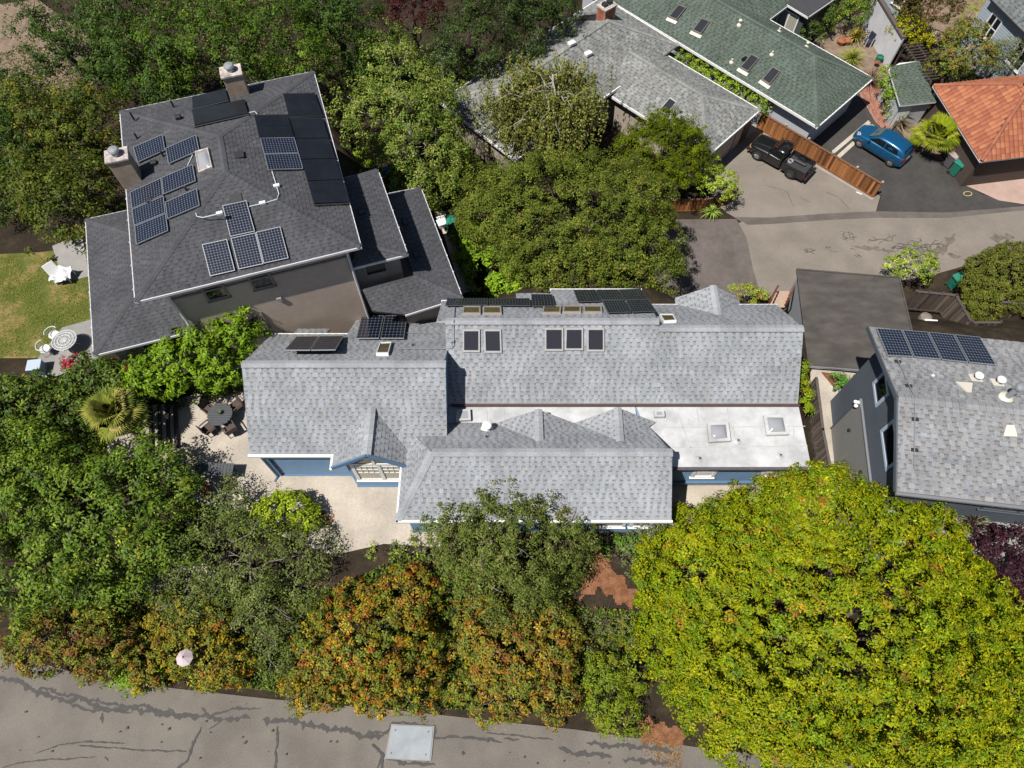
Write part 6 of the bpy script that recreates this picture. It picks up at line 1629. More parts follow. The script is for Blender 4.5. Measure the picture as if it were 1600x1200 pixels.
b = MB(); b.face([(.97, -.60, 1.035), (.97, .60, 1.035), (.40, .52, 1.455), (.40, -.52, 1.455)]); b.build('windscreen', M_CGLASS2, car, local=True)
b = MB(); b.face([(-1.855, .56, 1.08), (-1.855, -.56, 1.08), (-1.62, -.48, 1.385), (-1.62, .48, 1.385)]); b.build('rear_window', M_CGLASS, car, local=True)
for s in (-1, 1):
    b = MB(); b.face([(.78, s * .775, 1.02), (-.30, s * .785, 1.02), (-.30, s * .685, 1.37), (.30, s * .69, 1.35)][::s]); b.build('side_window', M_CGLASS, car, local=True)
    b = MB(); b.face([(-.38, s * .785, 1.02), (-1.35, s * .775, 1.06), (-1.22, s * .675, 1.34), (-.38, s * .69, 1.37)][::s]); b.build('side_window', M_CGLASS, car, local=True)
    b = MB(); b.box((.72, s * .93, 1.03), (.12, .2, .14)); b.build('mirror', M_BLUEP, car, local=True, bevel=.04)
    b = MB(); b.hexa([(1.86, s * .45, .66), (1.72, s * .74, .68), (1.5, s * .72, .74), (1.65, s * .5, .74)], [(1.84, s * .45, .78), (1.70, s * .74, .80), (1.46, s * .71, .87), (1.62, s * .5, .87)]); b.build('headlight', M_LAMP, car, local=True)
    b = MB(); b.box((-1.80, s * .70, .86), (.16, .14, .20)); b.build('tail_light', M_TAIL, car, local=True, bevel=.03)
    for k, x in enumerate((.1, -.75)): b = MB(); b.box((x, s * .862, .86), (.16, .02, .03)); b.build('door_handle', M_BLUEP, car, local=True)
    for x in (1.24, -1.24):
        wheel(car, x, s * .775, .31, .19, s)
        b = MB(); b.tube([(x, s * .60, .31), (x, s * .80, .31)], .365, 22); b.build('wheel_well', M_CPLAS, car, local=True)
b = MB(); b.box((1.9, 0, .36), (.14, 1.2, .14)); b.build('front_bumper', M_CPLAS, car, local=True, bevel=.04)
b = MB(); b.box((-1.86, 0, .40), (.18, 1.4, .2)); b.build('rear_bumper', M_BLUEP, car, local=True, bevel=.05)
b = MB(); b.box((-1.93, 0, .72), (.01, .34, .12)); b.build('licence_plate', M_WHITE, car, local=True)
for s in (-1, 1):
    for x in (.86, -.34, -1.15):
        b = MB(); b.bar((x, s * .853, .34), (x, s * .853, .90), .012, .006); b.build('door_seam', M_CPLAS, car, local=True)
    b = MB(); b.bar((.9, s * .86, .30), (-.9, s * .86, .30), .02, .06); b.build('sill_trim', M_CPLAS, car, local=True)
b = MB(); b.tube([(-.9, 0, 1.54), (-1.05, 0, 1.72)], .008, 6); b.build('aerial', M_CPLAS, car, local=True)
# ------------------------------------------------------------------ plants
M_LEAF = attr_mat('leaves', rough=.5, spec=.16, var=0.0, transl=.14)
M_LEAFB = attr_mat('matt leaves', rough=.7, spec=.08, var=0.0, transl=.12)
M_BARK = mat('bark', (0.10, 0.078, 0.06), .9, var=.25, scale=6, bump=.5)
M_BARKG = mat('grey bark', (0.19, 0.17, 0.15), .9, var=.25, scale=6)
M_BARKP = mat('pale bark', (0.34, 0.31, 0.28), .85, var=.25, scale=6)
def leaf_mesh(name, C, A, Nn, Ls, Ws, cols, m, parent=None, kind=None, bend=.0):
    """C centres, A axes, Nn normals, sizes, colours: every leaf a four sided blade"""
    n = len(C)
    B = np.cross(Nn, A); B /= np.linalg.norm(B, axis=1, keepdims=True) + 1e-9
    L2 = (Ls / 2)[:, None]; W2 = (Ws / 2)[:, None]
    v = np.empty((n, 4, 3), np.float32)
    v[:, 0] = C - A * L2
    v[:, 1] = C + B * W2 + Nn * (W2 * .35) - A * L2 * .1
    v[:, 2] = C + A * L2
    v[:, 3] = C - B * W2 + Nn * (W2 * .35) - A * L2 * .1
    if parent is not None:
        o_ = wloc(parent); v -= np.array([o_.x, o_.y, o_.z], np.float32)
    me = bpy.data.meshes.new(name)
    me.vertices.add(4 * n); me.vertices.foreach_set('co', v.ravel())
    me.loops.add(4 * n); me.loops.foreach_set('vertex_index', np.arange(4 * n, dtype=np.int32))
    me.polygons.add(n); me.polygons.foreach_set('loop_start', np.arange(0, 4 * n, 4, dtype=np.int32))
    me.update(calc_edges=True)
    a = me.color_attributes.new('Col', 'FLOAT_COLOR', 'POINT')
    cc = np.ones((n, 4, 4), np.float32); cc[:, :, :3] = np.clip(cols, .003, .9)[:, None, :]
    a.data.foreach_set('color', cc.ravel())
    me.materials.append(m)
    o = bpy.data.objects.new(name, me); COL.objects.link(o)
    if parent is not None: o.parent = parent
    if kind: o['kind'] = kind
    return o
def unit(a): return a / (np.linalg.norm(a, axis=-1, keepdims=True) + 1e-9)
LEAF_GAIN, LEAF_SAT = 1.5, 1.22
def pick(pal, n, r):
    w = np.array([p[0] for p in pal], float); w /= w.sum()
    c = np.array([p[1] for p in pal]); lum = c.mean(1, keepdims=True)
    c = np.clip((lum + (c - lum) * LEAF_SAT) * LEAF_GAIN, .004, .6)
    return c[r.choice(len(pal), n, p=w)]
TOTAL_LEAVES = 0
def foliage(lobes, dens, clump, L, W, pal, r, per=26, fill=.25, low=-.25, up=.45, tight=.5, jit=.22, hang=0.0, shell=.12, rough=.16, tips=None, over=.70, tipf=.8):
    """leaves in clumps over the union of several ellipsoids. lobes = [(centre, radii)], dens = clumps per m2 of lobe surface"""
    global TOTAL_LEAVES
    CC = []; DD = []
    for li, (c, rad) in enumerate(lobes):
        c = np.array(c, float); rad = np.array(rad, float)
        area = 4 * math.pi * ((rad[0] * rad[1]) ** 1.6 / 3 + (rad[0] * rad[2]) ** 1.6 / 3 + (rad[1] * rad[2]) ** 1.6 / 3) ** (1 / 1.6) * .62
        n = max(6, int(area * dens))
        d = unit(r.normal(size=(n * 2, 3))); d = d[d[:, 2] > low][:n]
        rr_ = 1 - shell * r.random(len(d)) ** 1.5
        inner = r.random(len(d)) < fill
        rr_[inner] = r.uniform(.5, .88, inner.sum())
        lump = 1 + rough * np.sin(d[:, 0] * 5 + li * 2.1 + c[0]) * np.sin(d[:, 1] * 6 + li) + rough * .7 * r.normal(size=len(d)) * .5
        p = c + d * rad * (rr_ * lump)[:, None]
        keep = np.ones(len(p), bool)
        for lj, (c2, rad2) in enumerate(lobes):
            if lj == li: continue
            q = np.linalg.norm((p - np.array(c2)) / np.array(rad2), axis=1); keep &= q > over
        CC.append(p[keep]); DD.append(unit(d[keep] / rad))
    CC = np.concatenate(CC); DD = np.concatenate(DD); nc = len(CC)
    size = clump * r.uniform(.6, 1.35, nc)
    cb = 1 + r.normal(size=nc) * .13
    ch = pick(pal, nc, r)
    k = r.poisson(per, nc); idx = np.repeat(np.arange(nc), k); n = len(idx)
    ld = unit(r.normal(size=(n, 3)) + DD[idx] * .55 + np.array([0, 0, .25]))
    rf = r.random(n)
    pos = CC[idx] + ld * (size[idx] * rf ** tight)[:, None] * np.array([1, 1, .8])
    nrm = unit(ld * .55 + DD[idx] * .45 + np.array([0, 0, up]) + r.normal(size=(n, 3)) * .32)
    ax = unit(np.cross(nrm, r.normal(size=(n, 3)))) ; ax = unit(ax + ld * .7 + np.array([0, 0, -hang])); ax = unit(ax - nrm * (ax * nrm).sum(1, keepdims=True) * .8)
    own = pick(pal, n, r); mixf = (r.random(n) < .45)[:, None]
    base_c = np.where(mixf, own, ch[idx])
    if tips is not None:
        outer = (rf > .42) & (ld[:, 2] > -.1) & (r.random(nc)[idx] < tipf)
        tc1 = pick(tips, nc, r)[idx]; tc2 = pick(tips, n, r); shoot = (r.random(n) < .65)[:, None]
        base_c = np.where(outer[:, None], np.where(shoot, tc1, tc2), base_c)
    col = base_c * (cb[idx] * (1 + r.normal(size=n) * jit))[:, None]
    Ls = L * r.uniform(.65, 1.3, n); Ws = W * r.uniform(.7, 1.25, n)
    TOTAL_LEAVES += n
    return pos, ax, nrm, Ls, Ws, col
def px_lobes(lst):
    out = []
    for u, v, z, ru, rv, rz in lst:
        k = MPP(u, v, z); c = P(u, v, z); out.append(((c.x, c.y, c.z), (ru * k, rv * k * 1.08, rz)))
    return out
def limb(b, a, c, r0, r1, r, n=5, wob=.12):
    a = Vector(a); c = Vector(c); pts = []; L = (c - a).length
    for i in range(n + 1):
        t = i / n; p = a.lerp(c, t) + Vector(r.normal(size=3) * wob * L * .25 * (1 if 0 < i < n else 0)) + V((0, 0, math.sin(t * math.pi) * L * .05))
        pts.append(p)
    b.tube(pts, [r0 + (r1 - r0) * i / n for i in range(n + 1)], 7)
    return pts
def plant(name, label, cat, lobes_px, dens, clump, L, W, pal, seed, per=26, trunk=True, bark=None, m=None, group=None, base=None, tr=.22, twigs=0, twig_m=None, part='crown', **k):
    r = np.random.default_rng(seed)
    lobes = px_lobes(lobes_px)
    ws = np.array([l[1][0] * l[1][1] for l in lobes]); cc = np.array([l[0] for l in lobes]); cx_ = (cc * ws[:, None]).sum(0) / ws.sum()
    bx, by_ = (base.x, base.y) if base is not None else (cx_[0], cx_[1])
    gz = zg(bx, by_)
    t = thing(name, label, cat, (bx, by_, gz), group)
    A = foliage(lobes, dens, clump, L, W, pal, r, per=per, **k)
    leaf_mesh(part, *A, m or M_LEAF, t)
    if trunk:
        b = MB(); top = V((cx_[0], cx_[1], max(gz + .6, cx_[2] - .3)))
        limb(b, (bx, by_, gz - .2), top, tr, tr * .55, r)
        for l in lobes:
            e = Vector(l[0]) + V((0, 0, l[1][2] * .2)); st_ = V((bx, by_, gz)).lerp(top, .55)
            limb(b, st_, e, tr * .5, tr * .15, r)
            for _ in range(3):
                d = unit(r.normal(size=3) + np.array([0, 0, .5])); limb(b, e, e + Vector(d * np.array(l[1]) * .8), tr * .16, .02, r, 4)
        b.build('trunk', bark or M_BARK, t, smooth=True)
    if twigs:
        b = MB()
        for _ in range(twigs):
            l = lobes[r.integers(len(lobes))]; d = unit(r.normal(size=3) + np.array([0, 0, .35])); c0 = Vector(l[0]) + Vector(d * np.array(l[1]) * r.uniform(.35, .75)); c1 = Vector(l[0]) + Vector(unit(d + r.normal(size=3) * .35) * np.array(l[1]) * r.uniform(.95, 1.12))
            limb(b, c0, c1, .03, .008, r, 4, .3)
        b.build('twigs', twig_m or M_BARKG, t, kind='stuff')
    return t
# palettes (real leaf colours)
G_MID = [(5, (.075, .115, .022)), (3, (.105, .145, .028)), (2, (.05, .085, .02)), (.6, (.18, .19, .04))]
G_DEEP = [(5, (.038, .062, .015)), (3, (.055, .082, .019)), (1, (.085, .11, .027))]
G_OLIVE = [(5, (.085, .095, .028)), (3, (.11, .115, .036)), (2, (.065, .075, .022)), (.5, (.17, .15, .05))]
G_YEL = [(5, (.178, .178, .022)), (4, (.145, .163, .02)), (2, (.215, .20, .03)), (1.6, (.09, .135, .018)), (.35, (.26, .16, .04)), (.2, (.21, .09, .035))]
G_BRIGHT = [(5, (.12, .19, .028)), (3, (.16, .235, .035)), (2, (.085, .14, .022))]
G_LIME = [(5, (.17, .22, .04)), (3, (.23, .27, .06)), (2, (.11, .16, .03))]
G_PHOT = [(4, (.16, .15, .028)), (3, (.22, .155, .03)), (3.4, (.21, .085, .026)), (2.2, (.16, .048, .022)), (1.2, (.28, .18, .045))]
G_PHOTD = [(3, (.13, .10, .028)), (3, (.16, .07, .028)), (3, (.085, .085, .024)), (2, (.12, .042, .022)), (1, (.19, .15, .035))]
G_PURP = [(5, (.020, .009, .013)), (3, (.030, .012, .018)), (1, (.048, .02, .025))]
G_RED = [(5, (.040, .012, .012)), (3, (.028, .010, .011)), (1, (.06, .02, .016))]
G_GREY = [(5, (.10, .115, .06)), (3, (.13, .14, .08)), (2, (.075, .09, .045))]
G_BIRCH = [(5, (.115, .13, .042)), (3, (.155, .16, .058)), (2, (.08, .09, .03)), (1, (.18, .15, .05))]
G_YEW = [(5, (.052, .068, .010)), (3, (.08, .096, .012)), (2, (.034, .048, .009))]
# ---- the large yellow green tree, lower right
plant('broadleaf_tree', 'huge yellow green broadleaf tree filling the lower right corner', 'tree',
      [(1300, 965, 5.9, 262, 212, 4.6), (1130, 905, 5.4, 140, 115, 3.0), (1280, 815, 6.4, 95, 85, 2.6), (1400, 870, 6.0, 105, 90, 2.8), (1515, 1010, 5.0, 108, 108, 3.0), (1190, 1085, 4.6, 135, 110, 3.0), (1420, 1110, 4.8, 190, 120, 3.2), (1090, 985, 4.2, 95, 110, 2.4), (1600, 1140, 4.4, 130, 120, 3.0), (1470, 930, 5.2, 90, 80, 2.4)],
      7.0, .31, .135, .06, [(5, (.105, .15, .02)), (3, (.14, .175, .02)), (2, (.075, .115, .018))], 1, per=64, tr=.26, fill=.45, rough=.06, over=.6, twigs=60, up=.3, tight=.42, tips=G_YEL)
# ---- left patio tree
plant('patio_tree', 'large glossy green tree overhanging the patio at the left', 'tree',
      [(120, 790, 6.6, 118, 90, 2.4), (226, 748, 6.1, 66, 58, 1.5), (40, 735, 6.6, 76, 66, 2.2), (60, 880, 6.0, 100, 82, 2.2), (215, 830, 5.9, 84, 70, 1.7), (-20, 800, 6.3, 90, 110, 2.4), (150, 895, 5.4, 80, 50, 1.4), (278, 772, 5.8, 34, 46, 1.0)],
      3.4, .46, .18, .08, G_MID, 2, per=56, tr=.24, rough=.36, shell=.3, fill=.22, tight=.38, over=.8)
# ---- oak behind the blue house
plant('oak_tree', 'broad olive green oak between the blue house and the lane', 'tree',
      [(880, 345, 4.8, 150, 96, 3.6), (800, 335, 4.4, 88, 78, 2.6), (965, 330, 4.6, 84, 76, 2.8), (980, 395, 4.0, 82, 66, 2.5), (885, 410, 4.2, 100, 58, 2.4), (1018, 425, 3.2, 46, 42, 1.8)],
      5.0, .36, .13, .062, [(5, (.07, .092, .022)), (3, (.10, .112, .028)), (2, (.05, .065, .016)), (.6, (.15, .145, .042))], 3, per=60, tr=.22, m=M_LEAFB, rough=.14, fill=.25, tight=.4, over=.74, base=P(900, 430, 0.5))
plant('shrub', 'bright green shrub at the lower left edge of the oak beside the path', 'shrub',
      [(770, 420, 3.4, 48, 42, 1.5), (735, 385, 3.6, 30, 36, 1.3), (800, 450, 3.2, 40, 26, 1.2)], 5, .34, .2, .09, G_BRIGHT, 4, per=28, tr=.07)
# ---- bushy tree right of the charcoal roof
plant('bushy_tree', 'tall clumpy green tree between the charcoal roof and the grey roof', 'tree',
      [(625, 120, 6.2, 62, 52, 2.2), (580, 185, 5.8, 52, 46, 2.0), (650, 185, 6.0, 66, 58, 2.4), (690, 165, 5.4, 42, 42, 1.8), (620, 250, 5.2, 58, 42, 1.8), (680, 245, 5.0, 56, 46, 2.0), (655, 290, 4.6, 52, 36, 1.6), (605, 75, 5.6, 42, 32, 1.6)],
      3.4, .42, .17, .075, [(5, (.088, .125, .03)), (3, (.14, .16, .045)), (2, (.06, .09, .02)), (1, (.20, .20, .07))], 5, per=46, tr=.14, bark=M_BARKP, rough=.36, shell=.3, fill=.18, tight=.38, over=.8)
plant('shrub', 'yellowish shrub under the bushy tree, left of the oak', 'shrub', [(712, 272, 3.4, 34, 26, 1.2), (690, 300, 3.0, 32, 26, 1.1)], 4.5, .34, .17, .075, G_MID + [(2, (.15, .16, .04))], 6, per=24, tr=.08)
# ---- weeping birch
def weeping(name, label, cat, u0, v0, z, n, seed):
    r = np.random.default_rng(seed); c = P(u0, v0, z); gz = zg(c.x, c.y)
    t = thing(name, label, cat, (c.x, c.y, gz)); k = MPP(u0, v0, z)
    b = MB(); top = c + V((0, 0, 1.2)); limb(b, (c.x, c.y, gz - .2), top, .13, .05, r, 6)
    tips = []
    for i in range(46):
        a = r.uniform(0, 6.283); R_ = r.uniform(.25, 1) ** .6
        e = c + V((math.cos(a) * R_ * 112 * k, math.sin(a) * R_ * 88 * k, r.uniform(-.4, 1.5) - 1.0 * R_))
        pts = limb(b, V((c.x, c.y, gz)).lerp(top, r.uniform(.5, .98)), e, .04, .01, r, 5, .25); tips += pts[2:]
    b.build('trunk', M_BARKP, t, smooth=True)
    tips = np.array([list(p) for p in tips]); S_ = n // 22
    st_ = tips[r.integers(len(tips), size=S_)] + r.normal(size=(S_, 3)) * np.array([.5, .5, .2]); ln = r.uniform(.7, 2.3, S_)
    idx = np.repeat(np.arange(S_), 22); m_ = len(idx); f = r.random(m_)
    pos = st_[idx] + np.stack([r.normal(size=m_) * .07, r.normal(size=m_) * .07 - f * .05, -f * ln[idx]], 1)
    nrm = unit(r.normal(size=(m_, 3)) + np.array([0, -.3, .5])); ax = unit(r.normal(size=(m_, 3)) * .5 + np.array([0, 0, -1])); ax = unit(ax - nrm * (ax * nrm).sum(1, keepdims=True))
    col = pick(G_BIRCH, m_, r) * (1 + r.normal(size=m_) * .25)[:, None] * (1 + r.normal(size=S_) * .15)[idx][:, None]
    leaf_mesh('crown', pos, ax, nrm, .17 * r.uniform(.7, 1.3, m_), .09 * r.uniform(.7, 1.3, m_), col, M_LEAFB, t)
weeping('birch_tree', 'weeping pale barked birch hanging over the grey shingled roof', 'tree', 862, 142, 6.6, 44000, 7)
# ---- conifer and pale shrub beside the grey garage
plant('conifer_tree', 'dense yellow green conifer in front of the grey garage roof', 'tree',
      [(1035, 225, 4.2, 58, 38, 1.6), (1000, 240, 3.6, 36, 38, 1.5), (1075, 240, 3.6, 34, 36, 1.4), (1040, 265, 3.2, 52, 36, 1.4), (1045, 200, 4.0, 40, 22, 1.2)],
      6.0, .32, .17, .05, G_YEW, 8, per=56, tr=.14, rough=.34, shell=.3, up=.7, m=M_LEAFB)
plant('shrub', 'pale lime shrub spilling over the fence beside the driveway', 'shrub', [(1120, 285, 2.0, 34, 26, .9), (1105, 262, 2.2, 22, 22, .8), (1135, 297, 1.7, 20, 16, .7)], 7, .26, .15, .07, G_LIME, 9, per=28, tr=.06)
plant('hedge', 'clipped yellow green hedge strip between the grey and green roofs', 'hedge', [(1062 + i * 13.2, 92 + i * 7.6, 1.9, 12, 9, .75) for i in range(11)], 9, .24, .13, .06, G_LIME + G_BRIGHT, 10, per=26, tr=.04)
plant('shrub', 'small shrub at the upper end of the gap between the grey and green roofs', 'shrub', [(1034, 47, 2.0, 11, 9, .7), (1000, 26, 1.6, 8, 7, .6)], 9, .22, .13, .06, G_LIME, 11, per=24, tr=.04)
def spiky(name, label, u, v, z, n, L, W, pal, seed, cat='plant', droop=.5, stem=0.0, z0=None):
    """rosette of long arching leaves"""
    r = np.random.default_rng(seed); c = P(u, v, z); t = thing(name, label, cat, (c.x, c.y, zg(c.x, c.y) if z0 is None else z0))
    b = MB()
    for i in range(n):
        a = r.uniform(0, 6.283); el = r.uniform(.05, 1.45); l = L * r.uniform(.7, 1.15)
        d = V((math.cos(a) * math.cos(el), math.sin(a) * math.cos(el), math.sin(el))); side = V((-math.sin(a), math.cos(a), 0)); col = tuple(pick(pal, 1, r)[0] * (1 + r.normal() * .2))
        p0 = c; pts = []
        for j in range(5):
            f = j / 4; pts.append(p0 + d * l * f - V((0, 0, droop * l * f * f * .6)))
        for j in range(4):
            w0 = W * (1 - (j / 4) ** 1.5) * (.6 + .4 * min(1, j)); w1 = W * (1 - ((j + 1) / 4) ** 1.5)
            b.face([pts[j] - side * w0 / 2, pts[j] + side * w0 / 2, pts[j + 1] + side * w1 / 2, pts[j + 1] - side * w1 / 2], col)
    b.build('leaves', M_LEAFB, t, kind='stuff')
    q = MB(); gz = t.location.z; q.lathe((c.x, c.y, gz - .1), [(.12, 0), (.10, max(.12, z - gz + .1))], 8); q.build('stem', M_BARK, t)
    return t
def fan_palm(name, label, u, v, z, seed, fronds=46, L=1.3, pal=None):
    r = np.random.default_rng(seed); c = P(u, v, z); gz = zg(c.x, c.y); t = thing(name, label, 'palm', (c.x, c.y, gz)); b = MB()
    pal = pal or [(3, (.14, .155, .04)), (3, (.19, .19, .06)), (2, (.09, .11, .03)), (1, (.25, .22, .09))]
    for i in range(fronds):
        a = i * 2.399 + r.uniform(-.2, .2); el = r.uniform(-.25, 1.35); d = V((math.cos(a) * math.cos(el), math.sin(a) * math.cos(el), math.sin(el))); side = V((-math.sin(a), math.cos(a), 0)); up_ = d.cross(side)
        hub = c + d * L * .45; col0 = pick(pal, 1, r)[0]
        b.bar(c, hub, .03, .02, col=tuple(col0))
        for j in range(19):
            th = (j - 9) / 9 * 1.25; dd = (d * math.cos(th) + side * math.sin(th)).normalized(); l = L * .62 * (1 - .25 * abs(th)) * r.uniform(.85, 1.1)
            w = .035; s2 = dd.cross(up_).normalized(); col = tuple(col0 * (1 + r.normal() * .15)); mid = hub + dd * l * .55; tip = hub + dd * l - V((0, 0, .22 * l))
            b.face([hub, mid + s2 * w, tip, mid - s2 * w], col)
    b.build('fronds', M_LEAFB, t, kind='stuff')
    q = MB(); q.lathe((c.x, c.y, gz - .2), [(.2, 0), (.17, .5), (.16, max(.6, z - gz))], 10); q.build('trunk', M_BARK, t)
fan_palm('fan_palm', 'fan palm with yellowing fronds beside the patio steps', 180, 648, 6.9, 12, fronds=54, L=1.5)
fan_palm('fan_palm', 'yellow green fan palm between the blue hatchback and the tiled roof', 1462, 214, 1.5, 13, fronds=44, L=1.75, pal=[(3, (.16, .19, .03)), (3, (.21, .22, .05)), (2, (.10, .13, .025))])
spiky('flax_plant', 'bronze green flax with sword leaves beside the blue hatchback', 1405, 188, .4, 70, 1.5, .08, [(3, (.10, .11, .05)), (2, (.15, .13, .06)), (2, (.07, .055, .03)), (1, (.24, .20, .10))], 14, droop=.35)
spiky('spiky_plant', 'clump of bright strap leaves beside the lane under the redwood fence', 1112, 331, .3, 90, .95, .07, [(4, (.15, .21, .05)), (2, (.20, .26, .08))], 15, droop=.8)
spiky('grass_clump', 'feathery lime grass clump above the long white eave of the green roof', 1330, 92, .5, 150, 1.5, .05, [(3, (.19, .22, .05)), (2, (.26, .27, .08)), (1, (.12, .15, .03))], 16, droop=.6)
spiky('flax_plant', 'dark red flax at the outer corner of the green roof', 1360, 125, .4, 70, 1.3, .07, [(3, (.06, .03, .03)), (2, (.09, .045, .035)), (1, (.12, .09, .04))], 17, droop=.4)
spiky('grass_clump', 'golden leafed clump beside the terracotta pots', 1337, 58, .4, 90, 1.1, .06, [(3, (.28, .24, .05)), (2, (.17, .17, .04)), (1, (.35, .28, .08))], 18, droop=.5)
spiky('strap_plant', 'blue green strap leaf clump between the sparse tree and orange shrubs', 560, 935, 3.6, 120, 1.0, .05, [(3, (.10, .13, .07)), (2, (.14, .17, .09))], 19, droop=.6)
spiky('strap_plant', 'pale strap leaves at the foot of the dark olive front tree', 870, 940, 3.2, 90, .9, .06, [(3, (.11, .15, .09)), (2, (.15, .19, .11))], 20, droop=.7)
spiky('strap_plant', 'grey green strap leaves at the foot of the slate house', 1520, 815, 6.7, 110, 1.0, .05, [(3, (.10, .13, .07)), (2, (.15, .17, .10))], 21, droop=.7)
# ---- upper right gardens
UR = [('shrub', 'dark green mounded shrub below the dark flat roof', [(1268, 55, 1.5, 18, 17, .9)], G_DEEP, .13, .06),
      ('shrub', 'round yellow green shrub beside the gravel path', [(1303, 30, 1.2, 9, 9, .6), (1297, 40, .8, 7, 6, .4)], G_LIME, .12, .06),
      ('shrub', 'leafy green shrub at the far end of the long white wall', [(1335, 22, 2.0, 20, 20, 1.3), (1345, 3, 2.2, 18, 18, 1.4), (1320, 5, 2.0, 12, 16, 1.2)], G_MID, .14, .07),
      ('shrub', 'dark shrub in the gap behind the dark flat roof', [(1290, 20, 1.8, 12, 24, 1.0)], G_DEEP, .13, .06),
      ('climber', 'green flowering climber along the wall of the green shed', [(1388, 135, 1.6, 13, 15, .8), (1393, 155, 1.4, 13, 14, .8), (1380, 118, 1.2, 8, 9, .6), (1386, 175, .7, 8, 8, .5)], G_BRIGHT, .13, .06),
      ('shrub', 'yellow leafed shrub behind the long white wall', [(1420, 50, 2.2, 26, 24, 1.4), (1440, 62, 1.8, 16, 16, 1.0), (1405, 40, 2.0, 16, 18, 1.2)], [(3, (.24, .22, .03)), (3, (.13, .16, .025)), (1, (.32, .26, .04))], .13, .06),
      ('tree', 'dark bronze leafed tree behind the yellow shrub', [(1450, 12, 4.0, 34, 22, 1.8), (1480, 10, 3.8, 26, 22, 1.6), (1420, 5, 3.6, 20, 18, 1.4)], [(3, (.055, .055, .02)), (2, (.09, .065, .025)), (1, (.12, .05, .025))], .15, .07),
      ('tree', 'olive green tree above the tiled roof', [(1505, 80, 3.6, 38, 30, 1.8), (1480, 100, 3.0, 26, 20, 1.4), (1535, 90, 3.0, 22, 20, 1.3), (1500, 55, 3.2, 24, 16, 1.2)], [(4, (.10, .12, .03)), (2, (.15, .13, .04)), (2, (.06, .08, .02)), (1, (.20, .10, .04))], .15, .07),
      ('shrub', 'clipped round golden green bush on the far terrace', [(1519, 20, 1.4, 17, 16, 1.0)], [(3, (.22, .22, .03)), (3, (.12, .16, .03))], .09, .045),
      ('tree', 'feathery grey green tree below the blue grey house', [(1568, 92, 2.8, 26, 24, 1.5), (1550, 108, 2.2, 20, 14, 1.1)], G_GREY, .14, .04),
      ('shrub', 'low shrub strip against the tiled roof edge', [(1500, 118, 1.4, 26, 9, .8), (1470, 112, 1.4, 16, 9, .8)], G_MID, .13, .06)]
for i, (nm, lab, lb, pal, L_, W_) in enumerate(UR):
    plant('garden_' + nm if nm != 'climber' else 'climbing_shrub', lab, nm if nm != 'climber' else 'climber', lb, 7.5, .27, L_, W_, pal, 40 + i, per=26, tr=.08)
# ---- lane side right
plant('round_bush', 'large round dark olive bush on the near side of the lane', 'bush', [(1560, 440, 1.9, 56, 50, 1.7), (1590, 425, 1.9, 48, 46, 1.6), (1532, 475, 1.4, 30, 28, 1.1), (1605, 455, 1.6, 50, 42, 1.4)], 13, .24, .12, .06, [(5, (.075, .085, .022)), (3, (.10, .105, .03)), (1, (.05, .06, .015))], 60, per=36, tr=.12, rough=.04, m=M_LEAFB)
plant('small_tree', 'small open yellow green tree beside the flat brown garage roof', 'tree', [(1425, 415, 2.4, 34, 22, 1.1), (1400, 418, 2.1, 16, 16, .8), (1450, 418, 2.1, 18, 16, .8)], 5.5, .27, .16, .075, G_LIME + [(2, (.10, .15, .03))], 61, per=22, tr=.07, rough=.3, bark=M_BARKP)
plant('shrub', 'orange tipped green shrub behind the rear gable of the blue house', 'shrub', [(1160, 462, 1.5, 26, 12, .9), (1185, 468, 1.2, 14, 10, .7)], 8, .24, .12, .06, G_LIME + [(1.5, (.26, .10, .04))], 62, per=26, tr=.05)
plant('climbing_vine', 'narrow green vine climbing the wall end beside the weathered fence', 'climber', [(1253, 578, 5.2, 5, 10, .7), (1254, 598, 5.0, 6, 12, .7), (1256, 620, 4.7, 7, 12, .7), (1258, 642, 4.5, 6, 12, .6)], 12, .2, .12, .06, G_BRIGHT + G_YEL[:2], 63, per=24, tr=.03)
plant('shrub', 'bright green shrub in the side yard behind the flat garage', 'shrub', [(1308, 598, 3.6, 15, 13, .6), (1325, 600, 3.6, 14, 11, .5)], 9, .22, .13, .06, [(3, (.06, .14, .03)), (2, (.09, .19, .045))], 64, per=24, tr=.04)
